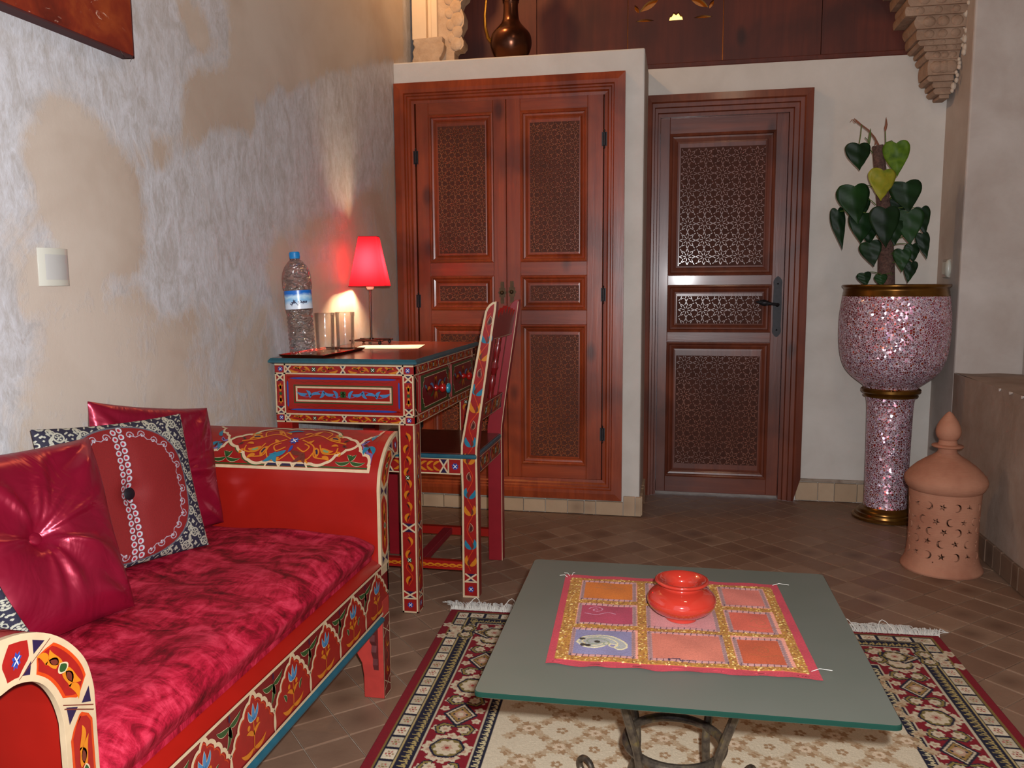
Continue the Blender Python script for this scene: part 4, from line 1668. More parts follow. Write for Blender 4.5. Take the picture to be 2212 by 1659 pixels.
def rail_paint(P, u0, u1, z0, z1, n=2, w_=0.0045, corner=True, col='ochre', thin=1.0):
    """horizontal band with crossings, ochre leaves, corner flowers"""
    zc = (z0 + z1) / 2
    H = z1 - z0
    P.fill(u0, u1, z0, z1, 'red', 0)
    P.stroke([(u0, z0 + w_ / 2), (u1, z0 + w_ / 2)], w_, 'cream', 6)
    P.stroke([(u0, z1 - w_ / 2), (u1, z1 - w_ / 2)], w_, 'cream', 6)
    a, b = u0, u1
    if corner:
        c = H * 1.05
        for s, q in ((1, u0), (-1, u1)):
            P.flower(q + s * c * 0.55, zc, H * 0.30, 'royal', 2)
            P.stroke([(q + s * c, z0), (q + s * c, z1)], w_, 'cream', 6)
        a, b = u0 + c, u1 - c
    ih = H / 2 - w_
    P.xcross(a + ih * 0.9, zc, ih * 0.9, ih, w_, 'cream', 3)
    P.xcross(b - ih * 0.9, zc, ih * 0.9, ih, w_, 'cream', 3)
    L = (b - a) / n
    for k in range(n):
        s0, s1 = a + L * k + ih * 1.4, a + L * (k + 1) - ih * 1.4
        if k:
            P.xcross(a + L * k, zc, ih * 0.7, ih, w_, 'cream', 3)
        m_ = (s0 + s1) / 2
        P.flower(m_, zc, ih * 0.85, 'green', 2)
        P.ochre_run((s0, zc), (m_ - ih, zc), ih * 1.5, 1, 1, col)
        P.ochre_run((s1, zc), (m_ + ih, zc), ih * 1.5, -1, 1, col)


# legs
for (x0, x1) in ((kx1 - 0.048, kx1), (kx0, kx0 + 0.048)):
    for (y0, y1) in ((ky0, ky0 + 0.046), (ky1 - 0.046, ky1)):
        mb = MB()
        mb.box(x0, x1, y0, y1, 0.0, 0.7405)
        lg = mb.build('leg', M_redpaint, desk, bevel=0.0015, seg=1)
        if x1 == kx1:
            P = Paint(plane_map((0, y0 - 0.0003, 0), (1, 0, 0), (0, 0, 1), (0, -1, 0)))
            leg_paint(P, x0, x1, 0.002, 0.566 if y0 == ky0 else 0.741, crosses=(0.46,))
            P2 = Paint(plane_map((x1 + 0.0003, 0, 0), (0, 1, 0), (0, 0, 1), (1, 0, 0)))
            P2.mb = P.mb
            leg_paint(P2, y0, y1, 0.002, 0.566, crosses=(0.46,))
            P.build('painted_ornament', lg)

# end panel painting (faces the sofa)
P = Paint(plane_map((0, ky0 - 0.0004, 0), (1, 0, 0), (0, 0, 1), (0, -1, 0)))
rail_paint(P, kx0, kx1, 0.710, 0.7405, 2)
rail_paint(P, kx0, kx1, 0.5665, 0.594, 2)
for u0, u1 in ((kx0, kx0 + 0.032), (kx1 - 0.033, kx1)):
    uc = (u0 + u1) / 2
    P.fill(u0, u1, 0.594, 0.710, 'red', 0)
    for q in (u0 + 0.0022, u1 - 0.0022):
        P.stroke([(q, 0.590), (q, 0.714)], 0.0045, 'cream', 6)
    P.xcross(uc, 0.604, 0.0115, 0.010, 0.0045, 'cream', 3)
    P.xcross(uc, 0.700, 0.0115, 0.010, 0.0045, 'cream', 3)
    for s in (-1, 1):
        for a in (-0.5, 0, 0.5):
            P.leaf((uc, 0.652 + s * 0.012), (uc + a * 0.016, 0.652 + s * (0.032 - abs(a) * 0.012)), a * s * 0.6, 0.0065, 'ochre', 2)
        P.leaf((uc, 0.652 + s * 0.006), (uc, 0.652 + s * 0.016), 0, 0.008, 'ochre', 2)
    P.disc(uc, 0.652, 0.005, 'green', 3)
P.build('painted_ornament', desk)
# raised field
mb = MB()
pu0, pu1, pz0, pz1 = -1.134, -0.781, 0.602, 0.703
fnE = plane_map((0, ky0, 0), (1, 0, 0), (0, 0, 1), (0, -1, 0))
mb.moulding((pu0, pu1, pz0, pz1), [(0, 0), (0.002, 0.003), (0.006, 0.006), (0.024, 0.006), (0.026, 0.003)], fnE)
mb.add([fnE(pu0 + .026, pz0 + .026, .003), fnE(pu1 - .026, pz0 + .026, .003), fnE(pu1 - .026, pz1 - .026, .003), fnE(pu0 + .026, pz1 - .026, .003)], [(0, 1, 2, 3)])
fp = mb.build('raised_field', M_redpaint, desk)
P = Paint(lambda u, v, h=0: fnE(u, v, h + 0.0062))
for (a, b, w_) in (((pu0 + .012, pz1 - .004), (pu1 - .012, pz1 - .004), .006), ((pu0 + .012, pz0 + .004), (pu1 - .012, pz0 + .004), .006), ((pu0 + .004, pz0 + .012), (pu0 + .004, pz1 - .012), .005), ((pu1 - .004, pz0 + .012), (pu1 - .004, pz1 - .012), .005)):
    P.stroke([(a[0] + (b[0] - a[0]) * t, a[1] + (b[1] - a[1]) * t) for t in (0, .03, .08, .92, .97, 1)], [w_ * 0.2, w_ * .7, w_, w_, w_ * .7, w_ * 0.2], 'royal', 1)
P.rect(pu0 + .0245, pu1 - .0245, pz0 + .0245, pz1 - .0245, 0.003, 'green', 2)
for zz in (pz0 + 0.014, pz1 - 0.014):
    nn = 40
    P.stroke([(pu0 + 0.03 + (pu1 - pu0 - 0.06) * i / nn, zz + 0.0022 * sin(i * 1.3)) for i in range(nn + 1)], 0.0015, 'brown', 1)
P2 = Paint(lambda u, v, h=0: fnE(u, v, h + 0.0032))
P2.mb = P.mb
P2.rect(pu0 + .0305, pu1 - .0305, pz0 + .0305, pz1 - .0305, 0.0055, 'cream', 1)
uc, zc = (pu0 + pu1) / 2, (pz0 + pz1) / 2
for s in (-1, 1):
    N = 40
    L = 0.138
    P2.stroke([(uc + s * L * i / N, zc - 0.009 * sin(2 * pi * 1.5 * i / N) * 1) for i in range(N + 1)], 0.0018, 'violet', 1)
    for k in range(3):
        x = uc + s * (0.020 + k * 0.042)
        g = 1 if k % 2 == 0 else -1
        P2.leaf((x, zc - g * 0.012), (x + s * 0.012, zc + g * 0.011), s * g * 0.4, 0.010, 'blue', 2)
        P2.leaf((x + s * 0.008, zc + g * 0.001), (x + s * 0.042, zc + g * 0.007), -s * g * 0.35, 0.009, 'blue', 2)
for a in range(4):
    P2.disc(uc + 0.005 * cos(a * pi / 2 + pi / 4), zc + 0.006 * sin(a * pi / 2 + pi / 4), 0.0055, 'green', 3)
P.build('painted_ornament', fp)

# drawers on the long side
fnD = plane_map((kx1 - 0.001, 0, 0), (0, 1, 0), (0, 0, 1), (1, 0, 0))
P = Paint(fnD)
rail_paint(P, ky0, ky1, 0.710, 0.7405, 6, 0.0035)
rail_paint(P, ky0, ky1, 0.5665, 0.594, 6, 0.0035)
for yc in (ky0 + 0.023, 2.6205, ky1 - 0.023):
    P.fill(yc - 0.018, yc + 0.018, 0.594, 0.710, 'red', 0)
    P.stroke([(yc - 0.016, 0.594), (yc - 0.016, 0.710)], 0.003, 'cream', 5)
    P.stroke([(yc + 0.016, 0.594), (yc + 0.016, 0.710)], 0.003, 'cream', 5)
    P.xcross(yc, 0.604, 0.013, 0.010, 0.003, 'cream', 3)
    P.xcross(yc, 0.700, 0.013, 0.010, 0.003, 'cream', 3)
    P.leaf((yc, 0.62), (yc, 0.65), 0.2, 0.012, 'ochre', 2)
    P.leaf((yc, 0.684), (yc, 0.655), 0.2, 0.012, 'ochre', 2)
P.build('painted_ornament', desk)
M_knobr = basic('knob_red', C3(140, 18, 16), 0.2, 0.05, 20, spec=0.6)
M_knobt = basic('knob_teal', C3(30, 110, 130), 0.25, 0.05, 20, spec=0.6)
for y0, y1 in ((2.300, 2.602), (2.640, 2.928)):
    mb = MB()
    mb.box(kx1 - 0.012, kx1 + 0.004, y0, y1, 0.597, 0.707)
    dwr = mb.build('drawer', M_dkred, desk, bevel=0.0015)
    P = Paint(lambda u, v, h=0: fnD(u, v, h + 0.0052))
    P.fill(y0 + .002, y1 - .002, 0.599, 0.705, 'green', 0)
    cu, cv, hu, hv = (y0 + y1) / 2, 0.652, (y1 - y0) / 2 - 0.012, 0.044
    loop = [(-hu + .02, hv), (hu - .02, hv), (hu - .02, hv - .010), (hu - .010, hv - .014), (hu - .010, hv - .026), (hu, hv - .030), (hu, -hv + .030), (hu - .010, -hv + .026), (hu - .010, -hv + .014), (hu - .02, -hv + .010),
            (hu - .02, -hv), (-hu + .02, -hv), (-hu + .02, -hv + .010), (-hu + .010, -hv + .014), (-hu + .010, -hv + .026), (-hu, -hv + .030), (-hu, hv - .030), (-hu + .010, hv - .026), (-hu + .010, hv - .014), (-hu + .02, hv - .010)]
    loop = [(cu + a, cv + b) for a, b in loop]
    P.poly(loop, 'deepred', 1)
    P.stroke(loop, 0.0022, 'cream', 3, closed=True)
    for s in (-1, 1):
        for (x0_, z0_, x1_, z1_, bd, c_) in ((0.02, 0, 0.06, 0.018, 0.3, 'blue'), (0.02, 0, 0.06, -0.018, -0.3, 'green'), (0.055, 0.005, 0.095, -0.006, 0.4, 'ochre'), (0.06, -0.012, 0.10, 0.014, -0.3, 'brown'), (0.09, 0, 0.115, 0.02, 0.3, 'teal')):
            P.leaf((cu + s * x0_, cv + z0_), (cu + s * x1_, cv + z1_), bd * s, 0.010, c_, 3)
        P.leaf((cu, cv + s * 0.012), (cu + 0.012, cv + s * 0.036), 0.3, 0.012, 'ochre', 3)
        P.leaf((cu, cv + s * 0.012), (cu - 0.012, cv + s * 0.036), -0.3, 0.012, 'ochre', 3)
    P.build('painted_ornament', dwr)
    kb = MB()
    prof = [(0.0, 0), (0.010, 0.0), (0.009, 0.006), (0.005, 0.010), (0.007, 0.014), (0.013, 0.018), (0.0145, 0.024), (0.012, 0.030), (0.006, 0.034), (0.007, 0.038)]
    def spin(prof, mi, x00):
        n = 20
        vs = []
        for r, h in prof:
            for i in range(n):
                a = 2 * pi * i / n
                vs.append((x00 + h, cu + r * cos(a), 0.652 + r * sin(a)))
        fs = []
        for k in range(len(prof) - 1):
            for i in range(n):
                j = (i + 1) % n
                fs.append((k * n + i, k * n + j, (k + 1) * n + j, (k + 1) * n + i))
        kb.use(mi).add(vs, fs)
    spin(prof, 0, kx1 + 0.004)
    spin([(0.007, 0.038), (0.0155, 0.039), (0.016, 0.044), (0.013, 0.048), (0.0, 0.049)], 1, kx1 + 0.004)
    kb.build('knob', [M_knobr, M_knobt], dwr, smooth=True, angle=50)

# ================================================================== CHAIR
chair = thing('chair', 'painted red wooden chair with arched side posts, tucked against the desk', 'chair', (-0.8, 2.6, 0))
POST = [(-0.6455, 0.0), (-0.645, 0.34), (-0.647, 0.435), (-0.646, 0.481), (-0.612, 0.661), (-0.587, 0.788), (-0.577, 0.837), (-0.566, 0.889), (-0.561, 0.900), (-0.553, 0.910), (-0.543, 0.917), (-0.532, 0.918),
        (-0.533, 0.894), (-0.543, 0.834), (-0.572, 0.643), (-0.587, 0.546), (-0.595, 0.473), (-0.596, 0.437), (-0.595, 0.342), (-0.595, 0.0)]
M_postside = basic('post_crimson', C3(128, 18, 28), 0.35, 0.08, 20, spec=0.45)
for yy, far in ((2.405, 0), (2.760, 1)):
    mb = MB()
    mb.prism(POST, lambda u, v, h: (u, yy + h, v), 0.0, 0.036)
    ps = mb.build('leg', M_postside if far else M_dkred, chair, bevel=0.0012, seg=1)
    if far:
        P = Paint(plane_map((0, yy - 0.0003, 0), (1, 0, 0), (0, 0, 1), (0, -1, 0)))
        P.stroke([(-0.5965, 0.0), (-0.5965, 0.435), (-0.5965, 0.473), (-0.5735, 0.643), (-0.5445, 0.834), (-0.534, 0.912)], 0.0022, 'cream', 1)
        P.build('painted_ornament', ps)
        continue
    P = Paint(plane_map((0, yy - 0.0003, 0), (1, 0, 0), (0, 0, 1), (0, -1, 0)))
    ctr = [((a[0] + b[0]) / 2, (a[1] + b[1]) / 2) for a, b in ((POST[0], POST[19]), (POST[1], POST[18]), (POST[2], POST[17]), (POST[3], POST[16]), (POST[4], POST[14]), (POST[6], POST[13]), (POST[8], POST[12]))]
    # red field
    n = len(POST)
    P.poly(POST, 'red', 0)
    cx_c = sum(p_[0] for p_ in POST) / n
    ins = []
    k = 0.003
    for i in range(n):
        a, b, c = POST[i - 1], POST[i], POST[(i + 1) % n]
        d1 = Vector((b[0] - a[0], b[1] - a[1])).normalized()
        d2_ = Vector((c[0] - b[0], c[1] - b[1])).normalized()
        nn_ = Vector((d1.y + d2_.y, -(d1.x + d2_.x))).normalized()
        ins.append((b[0] + nn_.x * k, b[1] + nn_.y * k))
    P.stroke(ins, 0.0062, 'cream', 6, closed=True)
    # bottom box
    P.flower(-0.620, 0.026, 0.011, 'royal', 2)
    P.stroke([(-0.645, 0.050), (-0.595, 0.050)], 0.0045, 'cream', 5)
    P.xcross(-0.620, 0.063, 0.018, 0.013, 0.005, 'cream', 3)
    # long vine following the bend
    def cpt(t):
        L = [(-0.620, 0.085), (-0.620, 0.34), (-0.621, 0.44), (-0.616, 0.50), (-0.592, 0.652), (-0.560, 0.836), (-0.548, 0.885)]
        D = [0]
        for i in range(1, len(L)):
            D.append(D[-1] + math.dist(L[i], L[i - 1]))
        s = t * D[-1]
        for i in range(1, len(L)):
            if s <= D[i] or i == len(L) - 1:
                q = (s - D[i - 1]) / (D[i] - D[i - 1])
                x = L[i - 1][0] + (L[i][0] - L[i - 1][0]) * q
                z = L[i - 1][1] + (L[i][1] - L[i - 1][1]) * q
                return x, z, atan2(L[i][1] - L[i - 1][1], L[i][0] - L[i - 1][0])
    NW = 15
    pts = []
    for i in range(NW * 8 + 1):
        t = i / (NW * 8)
        x, z, a = cpt(t)
        off = 0.0105 * sin(pi * NW * t)
        pts.append((x - sin(a) * off, z + cos(a) * off))
    P.stroke(pts, 0.0022, 'orange', 1)
    cols = ['ochre', 'teal', 'brown']
    for i in range(NW):
        t = (i + 0.30) / NW
        x, z, a = cpt(t)
        s = -1 if i % 2 == 0 else 1
        c = cols[i % 3]
        P_ = (x - sin(a) * (s * -0.003), z + cos(a) * (s * -0.003))
        if c == 'brown':
            P.leaf(P_, (P_[0] + cos(a) * 0.029 - sin(a) * s * 0.003, P_[1] + sin(a) * 0.029 + cos(a) * s * 0.003), s * 0.3, 0.014, 'cream', 2)
            P.leaf(P_, (P_[0] + cos(a) * 0.028 - sin(a) * s * 0.003, P_[1] + sin(a) * 0.028 + cos(a) * s * 0.003), s * 0.3, 0.0125, 'brown', 3, 'dark')
        else:
            P.tulip(P_[0], P_[1], a + s * 0.16, 0.032, c, 2, None)
            P.leaf((P_[0], P_[1]), (P_[0] + cos(a) * 0.022, P_[1] + sin(a) * 0.022), -s * 0.4, 0.007, 'brown', 4)
    P.build('painted_ornament', ps)
# front legs
for yy in (2.405, 2.760):
    mb = MB()
    mb.box(-1.015, -0.978, yy, yy + 0.036, 0, 0.44)
    mb.build('leg', M_postside, chair, bevel=0.0015, seg=1)
# seat
mb = MB()
mb.box(-1.020, -0.597, 2.396, 2.805, 0.440, 0.4535)
mb.build('seat_edge', M_teal, chair, bevel=0.004)
mb = MB()
mb.box(-1.012, -0.602, 2.404, 2.797, 0.4535, 0.4565)
mb.build('seat', basic('seat_varnish', C3(74, 28, 18), 0.3, 0.2, 20, coat=0.3), chair, bevel=0.001)
for yy, q in ((2.408, 1), (2.765, 0)):
    mb = MB()
    mb.box(-0.980, -0.640, yy, yy + 0.022, 0.388, 0.440)
    rl = mb.build('seat_rail', M_redpaint, chair)
    if q:
        P = Paint(plane_map((0, yy - 0.0003, 0), (1, 0, 0), (0, 0, 1), (0, -1, 0)))
        P.fill(-0.978, -0.645, 0.389, 0.440, 'red', 0)
        P.stroke([(-0.978, 0.391), (-0.645, 0.391)], 0.0042, 'cream', 6)
        P.stroke([(-0.978, 0.438), (-0.645, 0.438)], 0.0042, 'cream', 6)
        P.stroke([(-0.647, 0.389), (-0.647, 0.440)], 0.0042, 'cream', 6)
        P.flower(-0.6665, 0.414, 0.012, 'royal', 2)
        P.stroke([(-0.688, 0.389), (-0.688, 0.440)], 0.0045, 'cream', 5)
        P.xcross(-0.703, 0.414, 0.013, 0.021, 0.0048, 'cream', 3)
        for c in (-0.790,):
            P.disc(c, 0.414, 0.007, 'green', 3)
            for s in (-1, 1):
                for k in range(3):
                    x = c + s * (0.012 + k * 0.021)
                    P.leaf((x, 0.414), (x + s * 0.022, 0.428), 0.3 * s, 0.008, 'ochre', 2)
                    P.leaf((x, 0.414), (x + s * 0.022, 0.400), -0.3 * s, 0.008, 'ochre', 2)
        P.xcross(-0.880, 0.414, 0.013, 0.021, 0.0048, 'cream', 3)
        P.build('painted_ornament', rl)
for xx in (-1.006, -0.618):
    mb = MB()
    mb.box(xx, xx + 0.018, 2.44, 2.765, 0.388, 0.440)
    rl = mb.build('seat_rail', M_dkred, chair)
    if xx > -0.7:
        P = Paint(plane_map((xx + 0.018, 0, 0), (0, 1, 0), (0, 0, 1), (1, 0, 0)))
        rail_paint(P, 2.441, 2.760, 0.389, 0.439, 2, 0.002, corner=False)
        P.build('painted_ornament', rl)


def px(z):
    """x of the post centre at height z"""
    L = [(-0.620, 0.0), (-0.621, 0.44), (-0.592, 0.652), (-0.560, 0.836), (-0.545, 0.9)]
    for i in range(1, len(L)):
        if z <= L[i][1]:
            t = (z - L[i - 1][1]) / (L[i][1] - L[i - 1][1])
            return L[i - 1][0] + (L[i][0] - L[i - 1][0]) * t
    return L[-1][0]


def back_slab(pts, name, mat, th=0.016, paint=None):
    mb = MB()
    mb.prism(pts, lambda u, v, h: (px(v) + h, u, v), -th / 2, th / 2)
    return mb.build(name, mat, chair)


ya, yb = 2.441, 2.760
lr = back_slab([(ya, 0.548), (yb, 0.548), (yb, 0.602), (ya, 0.602)], 'back_rail', M_dkred)
P = Paint(lambda u, v, h=0: (px(v) + 0.0085 + h, u, v))
rail_paint(P, ya, yb, 0.549, 0.601, 2, 0.002, corner=False)
P.build('painted_ornament', lr)
crest = [(ya, 0.800), (yb, 0.800), (yb, 0.868)]
for k in range(7):
    y1 = yb - (yb - ya) * (k + 0.5) / 7
    y2 = yb - (yb - ya) * (k + 1) / 7
    hh = 0.868 + 0.020 * (1 - abs(k - 3) / 3.5)
    crest += [(y1 + 0.010, hh + 0.006), (y1, hh + 0.014), (y1 - 0.008, hh + 0.004), (y2 + 0.003, hh - 0.010)]
crest += [(ya, 0.868)]
lr = back_slab(crest, 'crest_rail', M_dkred)
P = Paint(lambda u, v, h=0: (px(v) + 0.0085 + h, u, v))
P.stroke([(ya, 0.803), (yb, 0.803)], 0.002, 'cream', 1)
P.build('painted_ornament', lr)
for yc in (2.515, 2.6865):
    back_slab([(yc - 0.011, 0.600), (yc + 0.011, 0.600), (yc + 0.011, 0.802), (yc - 0.011, 0.802)], 'back_slat', M_postside, 0.012)
mb = MB()
prof = [(0.006, 0.600), (0.008, 0.612), (0.006, 0.620), (0.009, 0.632), (0.013, 0.650), (0.010, 0.668), (0.006, 0.678), (0.010, 0.690), (0.014, 0.702), (0.010, 0.714), (0.006, 0.724), (0.009, 0.742), (0.012, 0.758), (0.009, 0.775), (0.006, 0.785), (0.008, 0.794), (0.006, 0.802)]
n = 14
vs, fs = [], []
for r, z in prof:
    for i in range(n):
        a = 2 * pi * i / n
        vs.append((px(z) + r * cos(a), 2.6005 + r * sin(a), z))
for k in range(len(prof) - 1):
    for i in range(n):
        j = (i + 1) % n
        fs.append((k * n + i, k * n + j, (k + 1) * n + j, (k + 1) * n + i))
mb.add(vs, fs)
mb.build('turned_spindle', basic('spindle_red', C3(104, 14, 18), 0.25, 0.05, 10, spec=0.6), chair, smooth=True)
# stretchers
for yy in (2.412, 2.767):
    mb = MB()
    mb.box(-0.980, -0.643, yy, yy + 0.022, 0.082, 0.110)
    st = mb.build('stretcher', M_redpaint, chair, bevel=0.001, seg=1)
    if yy < 2.5:
        P = Paint(plane_map((0, yy - 0.0003, 0), (1, 0, 0), (0, 0, 1), (0, -1, 0)))
        N = 60
        for ph in (0, pi):
            P.stroke([(-0.978 + 0.333 * i / N, 0.096 + 0.004 * sin(2 * pi * 7 * i / N + ph)) for i in range(N + 1)], [0.0022 + 0.0018 * (1 + sin(2 * pi * 7 * i / N + ph)) for i in range(N + 1)], 'ochre', 1 + (ph > 0))
        P.build('painted_ornament', st)
mb = MB()
mb.box(-0.812, -0.780, 2.434, 2.767, 0.086, 0.108)
mb.build('stretcher', basic('stretcher_crimson', C3(120, 20, 34), 0.4, 0.08), chair, bevel=0.001, seg=1)
# ================================================================== woven and embroidered surfaces
class Raster:
    """a small numpy canvas of linear colours that ends up as a colour attribute on a real mesh"""

    def __init__(self, x0, x1, y0, y1, step, bg):
        self.x0, self.y0, self.st = x0, y0, step
        self.nx, self.ny = int(round((x1 - x0) / step)) + 1, int(round((y1 - y0) / step)) + 1
        self.a = np.empty((self.ny, self.nx, 3))
        self.a[:] = bg[:3]

    def win(self, xa, xb, ya, yb):
        i0, i1 = max(0, int((xa - self.x0) / self.st)), min(self.nx, int((xb - self.x0) / self.st) + 2)
        j0, j1 = max(0, int((ya - self.y0) / self.st)), min(self.ny, int((yb - self.y0) / self.st) + 2)
        if i0 >= i1 or j0 >= j1:
            return None
        X, Y = np.meshgrid(self.x0 + np.arange(i0, i1) * self.st, self.y0 + np.arange(j0, j1) * self.st)
        return X, Y, self.a[j0:j1, i0:i1]

    def rect(self, xa, xb, ya, yb, c):
        w_ = self.win(xa, xb, ya, yb)
        if w_:
            X, Y, A = w_
            A[(X >= xa) & (X <= xb) & (Y >= ya) & (Y <= yb)] = c[:3]

    def disc(self, x, y, r, c, r0=0.0, wob=0, k=8, sx=1.0, ph=0.0):
        w_ = self.win(x - r * 1.4 * sx, x + r * 1.4 * sx, y - r * 1.4, y + r * 1.4)
        if w_:
            X, Y, A = w_
            dx, dy = (X - x) / sx, Y - y
            d = np.hypot(dx, dy)
            R = r * (1 + wob * np.cos(k * np.arctan2(dy, dx) + ph))
            A[(d <= R) & (d >= r0)] = c[:3]

    def line(self, pts, wd, c):
        for (xa, ya), (xb, yb) in zip(pts[:-1], pts[1:]):
            h = wd / 2
            w_ = self.win(min(xa, xb) - h, max(xa, xb) + h, min(ya, yb) - h, max(ya, yb) + h)
            if not w_:
                continue
            X, Y, A = w_
            dx, dy = xb - xa, yb - ya
            L = dx * dx + dy * dy + 1e-12
            t = np.clip(((X - xa) * dx + (Y - ya) * dy) / L, 0, 1)
            A[np.hypot(X - xa - t * dx, Y - ya - t * dy) <= h] = c[:3]

    def poly(self, pts, c):
        xs, ys = [p[0] for p in pts], [p[1] for p in pts]
        w_ = self.win(min(xs), max(xs), min(ys), max(ys))
        if not w_:
            return
        X, Y, A = w_
        m_ = np.zeros(X.shape, bool)
        n = len(pts)
        for i in range(n):
            (xa, ya), (xb, yb) = pts[i - 1], pts[i]
            if ya == yb:
                continue
            m_ ^= ((ya > Y) != (yb > Y)) & (X < (xb - xa) * (Y - ya) / (yb - ya) + xa)
        A[m_] = c[:3]

    def speckle(self, amt):
        self.a *= 1 + amt * (rng.rand(self.ny, self.nx, 1) - 0.5)


def spiral(cx, cy, r0, r1, a0, turns, n=18, sg=1):
    return [(cx + (r0 + (r1 - r0) * i / n) * cos(a0 + sg * turns * 2 * pi * i / n), cy + (r0 + (r1 - r0) * i / n) * sin(a0 + sg * turns * 2 * pi * i / n)) for i in range(n + 1)]


def set_colors(o, arr):
    """arr: (nverts,3) linear"""
    at = o.data.color_attributes.new('weave', 'FLOAT_COLOR', 'POINT')
    a = np.ones((len(o.data.vertices), 4))
    a[:len(arr), :3] = arr
    at.data.foreach_set('color', a.ravel())


def weave_mat(name, rough=0.9, sheen=0.02, spec=0.2, bump=0.4, scale=900, metal_attr=False):
    t = NT(name)
    at = t.n('ShaderNodeAttribute')
    at.attribute_name = 'weave'
    p = t.coord('Position')
    nz = t.noise(p, scale, 3, 0.7)
    c = t.mix(0.35, at.outputs['Color'], t.ramp(nz, [(0.25, (0.45, 0.45, 0.45)), (0.75, (1.35, 1.35, 1.35))]), 'MULTIPLY')
    t.set(color=c, rough=rough, spec=spec, sheen=sheen)
    t.bump(nz, bump, 0.002)
    return t


# ------------------------------------------------------------------ rug
RED_, NAVY, CREAM_, TAN, GOLD = C3(122, 14, 28), C3(24, 22, 42), C3(184, 172, 146), C3(156, 126, 90), C3(124, 100, 48)
FIELD, TAN2, LTAN = C3(200, 186, 160), C3(156, 124, 90), C3(180, 157, 126)
WR, HR = 1.366, 1.92
R = Raster(0, WR, 0, HR / 2, 0.0021, FIELD)


